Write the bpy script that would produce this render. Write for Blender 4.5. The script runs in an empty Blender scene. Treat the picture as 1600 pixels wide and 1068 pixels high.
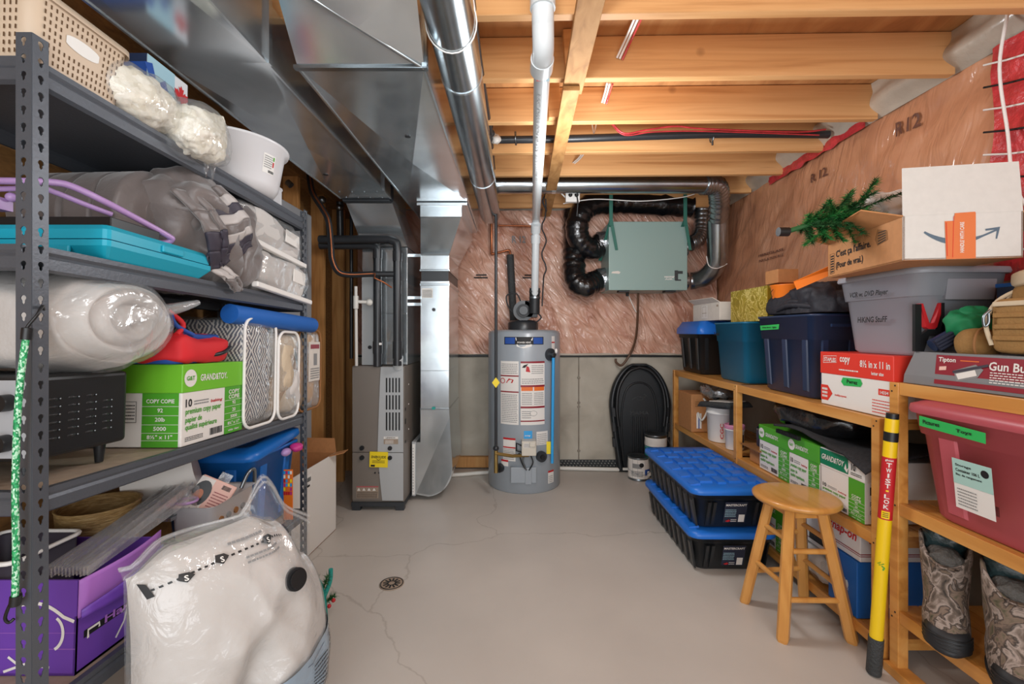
import bpy, math, random
from mathutils import Vector, Matrix, noise
random.seed(7)
C = bpy.context.scene.collection
PI = math.pi
def V(*a): return Vector(a)
def P(x, y, Y): return Vector(((x-800)/700*Y, Y, 1.3-(y-518)/700*Y))

# ---------------------------------------------------------------- materials
def _new(name):
    m = bpy.data.materials.new(name); m.use_nodes = True
    nt = m.node_tree; b = nt.nodes['Principled BSDF']
    return m, nt, b
def lin(c):
    return tuple(((v/12.92) if v <= .04045 else ((v+.055)/1.055)**2.4) for v in c)
def hx(s):
    return lin(tuple(int(s[i:i+2], 16)/255 for i in (0, 2, 4)))
def mat(name, col, rough=.5, metal=0, bump=0, bscale=30, vary=.0, vscale=8, stretch=(1, 1, 1), coat=0, spec=.5, dist=0, alpha=1, trans=0, sheen=0):
    if isinstance(col, str): col = hx(col)
    m, nt, b = _new(name)
    b.inputs['Base Color'].default_value = (*col, 1)
    b.inputs['Roughness'].default_value = rough
    b.inputs['Metallic'].default_value = metal
    b.inputs['Specular IOR Level'].default_value = spec
    b.inputs['Coat Weight'].default_value = coat
    b.inputs['Coat Roughness'].default_value = .15
    b.inputs['Alpha'].default_value = alpha
    b.inputs['Transmission Weight'].default_value = trans
    if sheen: b.inputs['Sheen Weight'].default_value = sheen
    L = nt.links
    if bump or vary:
        tc = nt.nodes.new('ShaderNodeTexCoord'); mp = nt.nodes.new('ShaderNodeMapping')
        mp.inputs['Scale'].default_value = stretch
        L.new(tc.outputs['Object'], mp.inputs[0])
    if vary:
        n = nt.nodes.new('ShaderNodeTexNoise'); n.inputs['Scale'].default_value = vscale
        n.inputs['Detail'].default_value = 6; n.inputs['Distortion'].default_value = dist
        L.new(mp.outputs[0], n.inputs['Vector'])
        r = nt.nodes.new('ShaderNodeValToRGB')
        r.color_ramp.elements[0].position = .3; r.color_ramp.elements[1].position = .72
        r.color_ramp.elements[0].color = (*[max(0, v*(1-vary)) for v in col], 1)
        r.color_ramp.elements[1].color = (*[min(1, v*(1+vary)) for v in col], 1)
        L.new(n.outputs['Fac'], r.inputs[0]); L.new(r.outputs[0], b.inputs['Base Color'])
    if bump:
        n2 = nt.nodes.new('ShaderNodeTexNoise'); n2.inputs['Scale'].default_value = bscale
        n2.inputs['Detail'].default_value = 5
        L.new(mp.outputs[0], n2.inputs['Vector'])
        bp = nt.nodes.new('ShaderNodeBump'); bp.inputs['Strength'].default_value = bump
        bp.inputs['Distance'].default_value = .02
        L.new(n2.outputs['Fac'], bp.inputs['Height']); L.new(bp.outputs[0], b.inputs['Normal'])
    return m
def ramp_mat(name, stops, scale=5, stretch=(1, 1, 1), rough=.5, metal=0, dist=0, detail=8, bump=.0, coat=0, tex='noise', knots=0, rrange=None, bdist=.01):
    m, nt, b = _new(name); L = nt.links
    tc = nt.nodes.new('ShaderNodeTexCoord'); mp = nt.nodes.new('ShaderNodeMapping')
    mp.inputs['Scale'].default_value = stretch
    oi = nt.nodes.new('ShaderNodeObjectInfo')
    ad = nt.nodes.new('ShaderNodeVectorMath'); ad.operation = 'ADD'
    ml = nt.nodes.new('ShaderNodeMath'); ml.operation = 'MULTIPLY'; ml.inputs[1].default_value = 13.7
    L.new(oi.outputs['Random'], ml.inputs[0]); L.new(tc.outputs['Object'], ad.inputs[0]); L.new(ml.outputs[0], ad.inputs[1])
    L.new(ad.outputs[0], mp.inputs[0])
    if tex == 'noise':
        n = nt.nodes.new('ShaderNodeTexNoise'); n.inputs['Detail'].default_value = detail; n.inputs['Distortion'].default_value = dist
        out = n.outputs['Fac']
    elif tex == 'vor':
        n = nt.nodes.new('ShaderNodeTexVoronoi'); out = n.outputs['Color']
    else:
        n = nt.nodes.new('ShaderNodeTexWave'); n.inputs['Distortion'].default_value = dist; n.inputs['Detail'].default_value = 3
        out = n.outputs['Fac']
    n.inputs['Scale'].default_value = scale
    L.new(mp.outputs[0], n.inputs['Vector'])
    r = nt.nodes.new('ShaderNodeValToRGB'); e = r.color_ramp.elements
    while len(e) < len(stops): e.new(.5)
    for i, (p, c) in enumerate(stops):
        if isinstance(c, str): c = hx(c)
        e[i].position = p; e[i].color = (*c, 1)
    L.new(out, r.inputs[0])
    col = r.outputs[0]
    if knots:
        v = nt.nodes.new('ShaderNodeTexVoronoi'); v.inputs['Scale'].default_value = knots
        L.new(ad.outputs[0], v.inputs['Vector'])
        r2 = nt.nodes.new('ShaderNodeValToRGB')
        r2.color_ramp.elements[0].position = .04; r2.color_ramp.elements[1].position = .085
        r2.color_ramp.elements[0].color = (.16, .06, .02, 1); r2.color_ramp.elements[1].color = (1, 1, 1, 1)
        L.new(v.outputs['Distance'], r2.inputs[0])
        mx = nt.nodes.new('ShaderNodeMix'); mx.data_type = 'RGBA'; mx.blend_type = 'MULTIPLY'; mx.inputs[0].default_value = .8
        L.new(col, mx.inputs[6]); L.new(r2.outputs[0], mx.inputs[7]); col = mx.outputs[2]
    L.new(col, b.inputs['Base Color'])
    b.inputs['Roughness'].default_value = rough; b.inputs['Metallic'].default_value = metal; b.inputs['Coat Weight'].default_value = coat
    if rrange:
        mr = nt.nodes.new('ShaderNodeMapRange'); mr.inputs[3].default_value = rrange[0]; mr.inputs[4].default_value = rrange[1]
        L.new(out, mr.inputs[0]); L.new(mr.outputs[0], b.inputs['Roughness'])
    if bump:
        bp = nt.nodes.new('ShaderNodeBump'); bp.inputs['Strength'].default_value = bump; bp.inputs['Distance'].default_value = bdist
        L.new(out, bp.inputs['Height']); L.new(bp.outputs[0], b.inputs['Normal'])
    return m
def film(name, tint=(.93, .95, .96), opacity=.2, rough=.08):
    """thin clear plastic film: mostly see-through, with glossy highlights"""
    m, nt, b = _new(name); L = nt.links
    out = nt.nodes['Material Output']
    tr = nt.nodes.new('ShaderNodeBsdfTransparent'); gl = nt.nodes.new('ShaderNodeBsdfGlossy'); gl.inputs['Roughness'].default_value = rough
    b.inputs['Base Color'].default_value = (*tint, 1); b.inputs['Roughness'].default_value = .5
    fr = nt.nodes.new('ShaderNodeLayerWeight'); fr.inputs['Blend'].default_value = .28
    tc = nt.nodes.new('ShaderNodeTexCoord'); n = nt.nodes.new('ShaderNodeTexNoise'); n.inputs['Scale'].default_value = 14
    n.inputs['Detail'].default_value = 4; n.inputs['Distortion'].default_value = .8
    L.new(tc.outputs['Object'], n.inputs['Vector'])
    bp = nt.nodes.new('ShaderNodeBump'); bp.inputs['Strength'].default_value = .7; bp.inputs['Distance'].default_value = .02
    L.new(n.outputs['Fac'], bp.inputs['Height']); L.new(bp.outputs[0], gl.inputs['Normal']); L.new(bp.outputs[0], fr.inputs['Normal'])
    m1 = nt.nodes.new('ShaderNodeMixShader'); m1.inputs[0].default_value = opacity*.45
    L.new(tr.outputs[0], m1.inputs[1]); L.new(b.outputs[0], m1.inputs[2])
    ad = nt.nodes.new('ShaderNodeMath'); ad.operation = 'MULTIPLY_ADD'; ad.inputs[1].default_value = .5; ad.inputs[2].default_value = .045; L.new(fr.outputs['Facing'], ad.inputs[0])
    mx = nt.nodes.new('ShaderNodeMixShader'); L.new(ad.outputs[0], mx.inputs[0])
    L.new(m1.outputs[0], mx.inputs[1]); L.new(gl.outputs[0], mx.inputs[2]); L.new(mx.outputs[0], out.inputs['Surface'])
    return m

M = {}
def m_(k, *a, **kw): M[k] = mat(k, *a, **kw)
m_('white', 'ece9e4', .45); m_('paper', 'e6e2dc', .6); m_('black', '1a1b1d', .4); m_('ink', '141416', .6)
m_('blackplastic', '202326', .35, bump=.05, bscale=200); m_('rubber', '1d1f22', .55)
m_('abs', '2a2c2f', .35); m_('greytext', '8a8a8a', .6); m_('red', 'c01f26', .5); m_('orange', 'e8742a', .5)
m_('green', '4fa32b', .45); m_('green_dark', '3f9a2c', .45); m_('green_bright', '72bf2e', .42); m_('green_old', '0f7d55', .5)
m_('tape_green', '2fb457', .5); m_('steel', '8d9499', .35, 1); m_('dark_steel', '494d52', .45, .6)
m_('post', '5a5e65', .42, .35, bump=.06, bscale=120); m_('post_black', '2a2b2d', .5, .2)
m_('deck', 'a08e7c', .7, vary=.12, vscale=30)
m_('blue', '1d6fd0', .38, bump=.05, bscale=150); m_('blue_tote', '1266b8', .38); m_('bluelid', '1c62c8', .36)
m_('navy', '243350', .36); m_('tealbin', '12688a', .4); m_('greybin', '9a9ea6', .36); m_('maroon', 'b5535c', .4)
m_('teal', '17a3bd', .4); m_('lavender', 'b18dc0', .35)
m_('pvc', 'c9cfd1', .3, coat=.3); m_('hose', 'dedbd3', .4)
m_('cardboard', 'b67f4f', .75, vary=.07, vscale=40); m_('cardboard_in', 'a5744d', .8); m_('cardboard_dark', '8e6136', .8)
m_('cream', 'd9d2c8', .7, vary=.04, vscale=30)
m_('purple', '6a3fa6', .5, vary=.08, vscale=6); m_('purple_in', 'a76bc0', .6)
m_('furnace', '7d756d', .4); m_('furnace_light', 'b2b5b6', .35); m_('yellow', 'f5d81c', .45)
m_('heater', '99a1a8', .33, vary=.03, coat=.2); m_('sky', '2f9fe0', .35); m_('hrv', '8fa8a2', .38)
m_('hose_brown', '5a3f2c', .4); m_('copper', 'a5623f', .35, .8); m_('brass', 'a98f58', .35, .9); m_('strap_green', '2d6a5c', .6)
m_('fabric_white', 'cbc6c1', .9, bump=.3, bscale=18, sheen=.3); m_('fabric_grey', '6c6360', .42, bump=.15, bscale=25, sheen=.4)
m_('fabric_dark', '3b3641', .6); m_('fabric_silver', 'b6afab', .5); m_('fabric_navy', '20263a', .8)
m_('fabric_black', '23242c', .65, bump=.3, bscale=30); m_('fabric_tan', 'a78963', .9); m_('fabric_red', 'd3222a', .7); m_('fabric_blue', '1f4c9c', .7)
m_('printfilm', '8fa3b4', .2, bump=.4, bscale=12, coat=.6); m_('khaki', '97713f', .85, bump=.2, bscale=150, vary=.08, vscale=20); m_('khaki_light', 'c8b79b', .8)
m_('noodle', '1b63b8', .6, bump=.15, bscale=300)
m_('foil', 'b9bcc0', .25, .9, bump=.6, bscale=30); m_('gold', 'b99a2c', .35, .5, bump=.5, bscale=30)
m_('orange_plastic', 'ee7a1e', .4); m_('pink', 'd48bab', .45); m_('magenta', 'c0307f', .45); m_('pinkcard', 'e9bcae', .5)
m_('skin', 'b5785c', .6); m_('maroon_label', '8c1d2b', .45); m_('grey_box', '7d7e80', .5); m_('yellow_bar', 'f0c916', .35)
m_('tubwhite', 'dcdadb', .35, coat=.2); m_('basket', 'cbb49b', .5); m_('bluebox', '1860b0', .45); m_('snap', 'd7d8db', .5)
m_('clearpl', 'd9dde0', .15, alpha=.5); m_('teal2', '1f9a90', .45); m_('pine_green', '245a2c', .7); m_('mat_black', '303033', .9, bump=.5, bscale=250, vary=.3, vscale=90)
m_('beige_valve', 'cfc9bb', .4); m_('lightblue', '9fc3d0', .5); m_('mint', 'a9cfc6', .5); m_('panel_grey', 'a9abae', .5)
m_('osb', '8b6336', .8, vary=.25, vscale=25, stretch=(1, 1, 3)); m_('kraftpaper', '5c4126', .85)
m_('foam_dark', '3a3d3e', .6, bump=.5, bscale=120); m_('beige', 'c9b79d', .85, bump=.25, bscale=30); m_('mustard', 'c9964a', .85)
m_('steelblue', '5b6f80', .5); m_('tape_orange', 'e07b45', .4); m_('green_fabric', '0f7a4a', .7); m_('wrap', 'c4373d', .35, vary=.25, vscale=18, bump=.4, bscale=40, coat=.4)
M['wood'] = ramp_mat('joist_lumber', [(.2, 'b07642'), (.45, 'd6a067'), (.62, 'dfac74'), (.85, 'c0844d')], scale=2.2, stretch=(.35, 6, 9), rough=.62, dist=1.2, knots=2.3)
M['ply'] = ramp_mat('plywood', [(.25, 'a06d40'), (.5, 'c48d58'), (.8, 'd4a36c')], scale=3, stretch=(1.5, .4, 1), rough=.7, dist=2.5)
M['strap'] = ramp_mat('strapping_lumber', [(.25, '8f6236'), (.5, 'b0814c'), (.8, 'c19560')], scale=8, stretch=(3, 1, 3), rough=.75, dist=.6)
M['shelfwood'] = ramp_mat('varnished_pine', [(.2, 'b0702f'), (.5, 'cf9148'), (.8, 'dba55e')], scale=2.5, stretch=(5, .5, 5), rough=.38, dist=1.4, coat=.15)
M['stoolwood'] = ramp_mat('stool_beech', [(.2, 'b67634'), (.5, 'cf944c'), (.8, 'dba35c')], scale=2.2, stretch=(7, 1.0, 1.2), rough=.32, dist=1.0, coat=.25)
M['stud'] = ramp_mat('stud_lumber', [(.2, '9a6431'), (.5, 'c58e52'), (.8, 'd6a669')], scale=2.5, stretch=(6, 6, .5), rough=.65, dist=1.3, knots=3)
M['galv'] = ramp_mat('galvanised_steel', [(.2, 'c6ced2'), (.5, 'd2dade'), (.8, 'dfe6e9')], scale=5, rough=.27, metal=.87, dist=1., detail=2, rrange=(.14, .23))
M['galv_pipe'] = ramp_mat('galvanised_pipe', [(.2, '9aa2a7'), (.8, 'bcc3c6')], scale=5, rough=.24, metal=1, dist=1)
M['flexfoil'] = ramp_mat('flex_foil', [(.2, '8e9498'), (.8, 'c3c8cb')], scale=9, rough=.25, metal=.95)
M['blackpoly'] = mat('black_poly_sleeve', '121315', .2, bump=.55, bscale=22, coat=.6)
M['concrete'] = ramp_mat('poured_concrete', [(.2, '9c9386'), (.5, 'b8b0a1'), (.8, 'cbc4b6')], scale=3.5, rough=.85, detail=10, dist=.4, bump=.3)
M['conc2'] = ramp_mat('concrete_seam', [(.2, '857c70'), (.8, '9f978a')], scale=9, rough=.9)
M['camo'] = ramp_mat('camo_fabric', [(.3, '2a2520'), (.42, '6b5d52'), (.5, 'a3948a'), (.545, '352d27'), (.6, '7d6a5c'), (.68, '55523c'), (.74, '2d2823'), (.85, 'a88c80')], scale=19, stretch=(1.2, 1.2, .9), rough=.8, dist=.7)
M['wicker'] = ramp_mat('woven_fibre', [(.2, '6d5230'), (.5, '9f7f4d'), (.8, 'c3a878')], scale=30, stretch=(1, 1, 6), rough=.6, dist=1, bump=.5)
M['packing'] = ramp_mat('packing_pieces', [(.1, 'd9cfb9'), (.5, 'e9e1cf'), (.9, 'f1ebdd')], scale=75, rough=.6, tex='vor', bump=1.0, bdist=.02)
M['film'] = film('clear_bag_film'); M['film_cloudy'] = film('cloudy_bag_film', opacity=.34, rough=.2)
M['film_strong'] = film('clear_shiny_film', opacity=.28, rough=.06)

# poly vapour barrier over pink fibreglass
def poly_mat(name, a, b_, c, bs=.9, rot=(0, -.95, 0)):
    m, nt, b = _new(name); L = nt.links
    tc = nt.nodes.new('ShaderNodeTexCoord'); mr = nt.nodes.new('ShaderNodeMapping'); mr.inputs['Rotation'].default_value = rot; L.new(tc.outputs['Object'], mr.inputs[0])
    mp = nt.nodes.new('ShaderNodeMapping'); mp.inputs['Scale'].default_value = (1.0, 1.0, 1.5)
    L.new(mr.outputs[0], mp.inputs[0])
    n = nt.nodes.new('ShaderNodeTexNoise'); n.inputs['Scale'].default_value = 2.6; n.inputs['Detail'].default_value = 9; n.inputs['Distortion'].default_value = 1.1
    L.new(mp.outputs[0], n.inputs['Vector'])
    r = nt.nodes.new('ShaderNodeValToRGB'); e = r.color_ramp.elements; e.new(.5)
    for i, (p, cc) in enumerate(((.28, a), (.5, b_), (.75, c))):
        e[i].position = p; e[i].color = (*hx(cc), 1)
    L.new(n.outputs['Fac'], r.inputs[0]); L.new(r.outputs[0], b.inputs['Base Color'])
    b.inputs['Roughness'].default_value = .42; b.inputs['Coat Weight'].default_value = .8; b.inputs['Coat Roughness'].default_value = .11
    mp2 = nt.nodes.new('ShaderNodeMapping'); mp2.inputs['Scale'].default_value = (2.4, 2.4, 10)
    L.new(mr.outputs[0], mp2.inputs[0])
    n2 = nt.nodes.new('ShaderNodeTexNoise'); n2.inputs['Scale'].default_value = 1.0; n2.inputs['Detail'].default_value = 2.2; n2.inputs['Distortion'].default_value = 1.9
    L.new(mp2.outputs[0], n2.inputs['Vector'])
    bp = nt.nodes.new('ShaderNodeBump'); bp.inputs['Strength'].default_value = bs; bp.inputs['Distance'].default_value = .05
    L.new(n2.outputs['Fac'], bp.inputs['Height']); L.new(bp.outputs[0], b.inputs['Coat Normal'])
    bp2 = nt.nodes.new('ShaderNodeBump'); bp2.inputs['Strength'].default_value = bs*.5; bp2.inputs['Distance'].default_value = .03
    L.new(n2.outputs['Fac'], bp2.inputs['Height']); L.new(bp2.outputs[0], b.inputs['Normal'])
    return m
M['poly_back'] = poly_mat('poly_over_pink_insulation', 'b9806a', 'd5a189', 'e8c2ad', 2.4)
M['poly_side'] = poly_mat('poly_over_side_insulation', 'b27a5a', 'c48a67', 'cf9774', .5, (1.25, 0, 0))
M['poly_white'] = mat('whitish_poly', 'b9ae9f', .35, bump=.6, bscale=8, coat=.5, vary=.15, vscale=5)

# painted floor with hairline cracks and faint stains
def floor_mat():
    m, nt, b = _new('painted_concrete_floor'); L = nt.links
    tc = nt.nodes.new('ShaderNodeTexCoord')
    n = nt.nodes.new('ShaderNodeTexNoise'); n.inputs['Scale'].default_value = 1.6; n.inputs['Detail'].default_value = 8
    L.new(tc.outputs['Object'], n.inputs['Vector'])
    r = nt.nodes.new('ShaderNodeValToRGB'); r.color_ramp.elements[0].position = .3; r.color_ramp.elements[1].position = .75
    r.color_ramp.elements[0].color = (*hx('c0b9b1'), 1); r.color_ramp.elements[1].color = (*hx('cec7be'), 1)
    L.new(n.outputs['Fac'], r.inputs[0])
    n2 = nt.nodes.new('ShaderNodeTexNoise'); n2.inputs['Scale'].default_value = 3; n2.inputs['Detail'].default_value = 6
    L.new(tc.outputs['Object'], n2.inputs['Vector'])
    mxv = nt.nodes.new('ShaderNodeMix'); mxv.data_type = 'VECTOR'; mxv.inputs[0].default_value = .22
    L.new(tc.outputs['Object'], mxv.inputs[4]); L.new(n2.outputs['Color'], mxv.inputs[5])
    v = nt.nodes.new('ShaderNodeTexVoronoi'); v.feature = 'DISTANCE_TO_EDGE'; v.inputs['Scale'].default_value = .75
    L.new(mxv.outputs[1], v.inputs['Vector'])
    r2 = nt.nodes.new('ShaderNodeValToRGB'); r2.color_ramp.elements[0].position = .0; r2.color_ramp.elements[1].position = .0035
    r2.color_ramp.elements[0].color = (.74, .72, .7, 1); r2.color_ramp.elements[1].color = (1, 1, 1, 1)
    L.new(v.outputs['Distance'], r2.inputs[0])
    mx = nt.nodes.new('ShaderNodeMix'); mx.data_type = 'RGBA'; mx.blend_type = 'MULTIPLY'; mx.inputs[0].default_value = .8
    L.new(r.outputs[0], mx.inputs[6]); L.new(r2.outputs[0], mx.inputs[7]); L.new(mx.outputs[2], b.inputs['Base Color'])
    b.inputs['Roughness'].default_value = .42
    bp = nt.nodes.new('ShaderNodeBump'); bp.inputs['Strength'].default_value = .08
    n3 = nt.nodes.new('ShaderNodeTexNoise'); n3.inputs['Scale'].default_value = 40
    L.new(tc.outputs['Object'], n3.inputs['Vector']); L.new(n3.outputs['Fac'], bp.inputs['Height']); L.new(bp.outputs[0], b.inputs['Normal'])
    return m
M['floor'] = floor_mat()

# navy and white woven diamond blanket
def blanket_mat():
    m, nt, b = _new('diamond_weave'); L = nt.links
    tc = nt.nodes.new('ShaderNodeTexCoord'); sp = nt.nodes.new('ShaderNodeSeparateXYZ'); L.new(tc.outputs['Object'], sp.inputs[0])
    def mth(op, a, b2=None):
        n = nt.nodes.new('ShaderNodeMath'); n.operation = op
        for i, q in enumerate((a, b2)):
            if q is None: continue
            if isinstance(q, (int, float)): n.inputs[i].default_value = q
            else: L.new(q, n.inputs[i])
        return n.outputs[0]
    u = mth('ADD', sp.outputs[0], sp.outputs[1]); w = sp.outputs[2]
    pu = mth('PINGPONG', mth('ADD', u, 5.0), .055); pv = mth('PINGPONG', mth('ADD', mth('MULTIPLY', w, .9), 5.0), .085)
    d = mth('ADD', mth('MULTIPLY', pu, 1.5), pv)
    s = mth('SINE', mth('MULTIPLY', d, 260))
    s2 = mth('SINE', mth('MULTIPLY', mth('SUBTRACT', u, w), 420))
    t = mth('GREATER_THAN', mth('ADD', s, mth('MULTIPLY', s2, .6)), .1)
    mx = nt.nodes.new('ShaderNodeMix'); mx.data_type = 'RGBA'
    mx.inputs[6].default_value = (*hx('262f47'), 1); mx.inputs[7].default_value = (*hx('e2dcd3'), 1)
    L.new(t, mx.inputs[0]); L.new(mx.outputs[2], b.inputs['Base Color']); b.inputs['Roughness'].default_value = .9
    return m
M['blanket'] = blanket_mat()

# ---------------------------------------------------------------- mesh builder
_tc = {}
def text_geo(s):
    if s in _tc: return _tc[s]
    cu = bpy.data.curves.new('t', 'FONT'); cu.body = s; cu.resolution_u = 2; cu.offset = .022
    ob = bpy.data.objects.new('t', cu); C.objects.link(ob)
    me = bpy.data.meshes.new_from_object(ob)
    vs = [v.co.copy() for v in me.vertices]; fs = [tuple(p.vertices) for p in me.polygons]
    bpy.data.objects.remove(ob); bpy.data.curves.remove(cu); bpy.data.meshes.remove(me)
    if vs:
        x0 = min(v.x for v in vs); x1 = max(v.x for v in vs); y0 = min(v.y for v in vs); y1 = max(v.y for v in vs)
    else: x0 = y0 = 0; x1 = y1 = 1
    _tc[s] = ([((v.x-x0)/max(x1-x0, 1e-6), (v.y-y0)/max(y1-y0, 1e-6)) for v in vs], fs)
    return _tc[s]
def ring(w, d, r, z, n=4, cx=0, cy=0):
    r = min(r, w/2-1e-4, d/2-1e-4); out = []
    for k, (sx, sy) in enumerate(((1, 1), (-1, 1), (-1, -1), (1, -1))):
        for i in range(n+1):
            a = (k+i/n)*PI/2
            out.append(V(cx+sx*(w/2-r)+r*math.cos(a), cy+sy*(d/2-r)+r*math.sin(a), z))
    return out
def spl(pts, n=8):
    pts = [Vector(p) for p in pts]; out = []
    for i in range(len(pts)-1):
        p0 = pts[max(i-1, 0)]; p1 = pts[i]; p2 = pts[i+1]; p3 = pts[min(i+2, len(pts)-1)]
        for k in range(n):
            t = k/n
            out.append(.5*((2*p1)+(p2-p0)*t+(2*p0-5*p1+4*p2-p3)*t*t+(3*p1-p0-3*p2+p3)*t**3))
    out.append(pts[-1]); return out
class MB:
    def __init__(s): s.v = []; s.f = []; s.m = []; s.sm = []
    def add(s, vs, fs, m, smooth=False, T=None):
        o = len(s.v)
        s.v += [(T @ Vector(p)) if T else Vector(p) for p in vs]
        for f in fs: s.f.append(tuple(i+o for i in f)); s.m.append(m); s.sm.append(smooth)
        return s
    def box(s, x0, x1, y0, y1, z0, z1, m, T=None):
        vs = [(x, y, z) for z in (z0, z1) for y in (y0, y1) for x in (x0, x1)]
        return s.add(vs, [(0, 2, 3, 1), (4, 5, 7, 6), (0, 1, 5, 4), (2, 6, 7, 3), (0, 4, 6, 2), (1, 3, 7, 5)], m, False, T)
    def hexa(s, a, b, m):
        """a, b: two quads (4 pts each) joined"""
        return s.add(list(a)+list(b), [(3, 2, 1, 0), (4, 5, 6, 7), (0, 1, 5, 4), (1, 2, 6, 5), (2, 3, 7, 6), (3, 0, 4, 7)], m)
    def loft(s, rings, m, cap0=True, cap1=True, smooth=True, closed=True, T=None):
        n = len(rings[0]); vs = [p for r in rings for p in r]; fs = []
        for i in range(len(rings)-1):
            for j in range(n if closed else n-1):
                k = (j+1) % n
                fs.append((i*n+j, i*n+k, (i+1)*n+k, (i+1)*n+j))
        s.add(vs, fs, m, smooth, T)
        if cap0: s.add(rings[0], [tuple(range(n))[::-1]], m, False, T)
        if cap1: s.add(rings[-1], [tuple(range(n))], m, False, T)
        return s
    def tube(s, pts, r, m, seg=12, caps=True, closed=False, T=None):
        pts = [Vector(p) for p in pts]; N = len(pts); rr = r if isinstance(r, (list, tuple)) else [r]*N
        rings = []; up = None
        for i, p in enumerate(pts):
            if closed: t = pts[(i+1) % N]-pts[i-1]
            else: t = pts[min(i+1, N-1)]-pts[max(i-1, 0)]
            t.normalize()
            if up is None:
                up = t.orthogonal().normalized()
            up = (up-t*up.dot(t)); up = up.normalized() if up.length > 1e-6 else t.orthogonal().normalized()
            b = t.cross(up)
            rings.append([p+(up*math.cos(a)+b*math.sin(a))*rr[i] for a in (2*PI*k/seg for k in range(seg))])
        if closed: rings.append(rings[0]); caps = False
        return s.loft(rings, m, caps, caps, True, True, T)
    def cyl(s, a, b, r, m, seg=24, r2=None, T=None):
        return s.tube([a, b], [r, r if r2 is None else r2], m, seg, True, False, T)
    def lathe(s, prof, m, seg=32, c=(0, 0, 0), T=None, cap0=True, cap1=True):
        c = Vector(c)
        rings = [[c+V(r*math.cos(2*PI*k/seg), r*math.sin(2*PI*k/seg), z) for k in range(seg)] for r, z in prof]
        return s.loft(rings, m, cap0, cap1, True, True, T)
    def grid(s, fn, nu, nv, m, smooth=True, T=None):
        vs = [fn(i/nu, j/nv) for j in range(nv+1) for i in range(nu+1)]
        fs = [(j*(nu+1)+i, j*(nu+1)+i+1, (j+1)*(nu+1)+i+1, (j+1)*(nu+1)+i) for j in range(nv) for i in range(nu)]
        return s.add(vs, fs, m, smooth, T)
    def prism(s, poly, o, u, v, h, m, smooth=False):
        o = Vector(o); u = Vector(u); v = Vector(v); n = u.cross(v).normalized()*h
        a = [o+u*p[0]+v*p[1] for p in poly]; b = [p+n for p in a]; N = len(poly)
        s.add(a+b, [(i, (i+1) % N, N+(i+1) % N, N+i) for i in range(N)], m, smooth)
        s.add(a, [tuple(range(N))[::-1]], m); s.add(b, [tuple(range(N))], m); return s
    def blob(s, c, a, b, cc, m, e1=1., e2=1., nu=40, nv=24, amp=.0, freq=4., seed=0, ridge=False, T=None, flat=None):
        c = Vector(c)
        def sp(x, p): return math.copysign(abs(x)**p, x)
        def fn(u, w):
            th = 2*PI*u; ph = PI*(w-.5)
            n = V(sp(math.cos(ph), e1)*sp(math.cos(th), e2), sp(math.cos(ph), e1)*sp(math.sin(th), e2), sp(math.sin(ph), e1))
            p = V(n.x*a, n.y*b, n.z*cc)
            if amp:
                q = p*freq+V(seed*7.3, seed*3.1, seed)
                d = noise.fractal(q, 1, 2, 4) if not ridge else (1-2*abs(noise.fractal(q, 1, 2, 3)))*.8
                p = p+n*(amp*d)
            if flat is not None and p.z < flat: p.z = flat
            return c+p
        return s.grid(fn, nu, nv, m, True, T)
    def build(s, name, parent=None, bevel=0, seg=2, sub=0, label=None, solid=0, auto=True, T=None, split=False):
        if split:
            par = list(range(len(s.v)))
            def fd(i):
                while par[i] != i: par[i] = par[par[i]]; i = par[i]
                return i
            key = {}
            for i, p in enumerate(s.v):
                k = (round(p.x, 5), round(p.y, 5), round(p.z, 5))
                if k in key: par[fd(i)] = fd(key[k])
                else: key[k] = i
            for f in s.f:
                for i in f[1:]: par[fd(i)] = fd(f[0])
            isl = {}
            for q, f in enumerate(s.f): isl.setdefault(fd(f[0]), []).append(q)
            res = []
            for fs in isl.values():
                nb = MB(); mp = {}
                for q in fs:
                    g = []
                    for i in s.f[q]:
                        if i not in mp: mp[i] = len(nb.v); nb.v.append(s.v[i])
                        g.append(mp[i])
                    nb.f.append(tuple(g)); nb.m.append(s.m[q]); nb.sm.append(s.sm[q])
                res.append(nb.build(name, parent, bevel, seg, sub, label, solid, auto, T))
            return res
        me = bpy.data.meshes.new(name)
        me.from_pydata([tuple(p) for p in s.v], [], s.f)
        ms = []
        for k in s.m:
            if k not in ms: ms.append(k)
        for k in ms: me.materials.append(M[k] if isinstance(k, str) else k)
        me.polygons.foreach_set('material_index', [ms.index(k) for k in s.m])
        me.polygons.foreach_set('use_smooth', s.sm)
        me.validate(); me.update()
        o = bpy.data.objects.new(name, me); C.objects.link(o)
        if parent: o.parent = parent
        if T: o.matrix_local = T
        if label: o['label'] = label
        if solid:
            md = o.modifiers.new('s', 'SOLIDIFY'); md.thickness = solid; md.offset = 0
        if bevel:
            md = o.modifiers.new('b', 'BEVEL'); md.width = bevel; md.segments = seg; md.limit_method = 'ANGLE'; md.angle_limit = .6
            md.harden_normals = False
        if sub:
            md = o.modifiers.new('u', 'SUBSURF'); md.levels = sub; md.render_levels = sub
        return o
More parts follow.
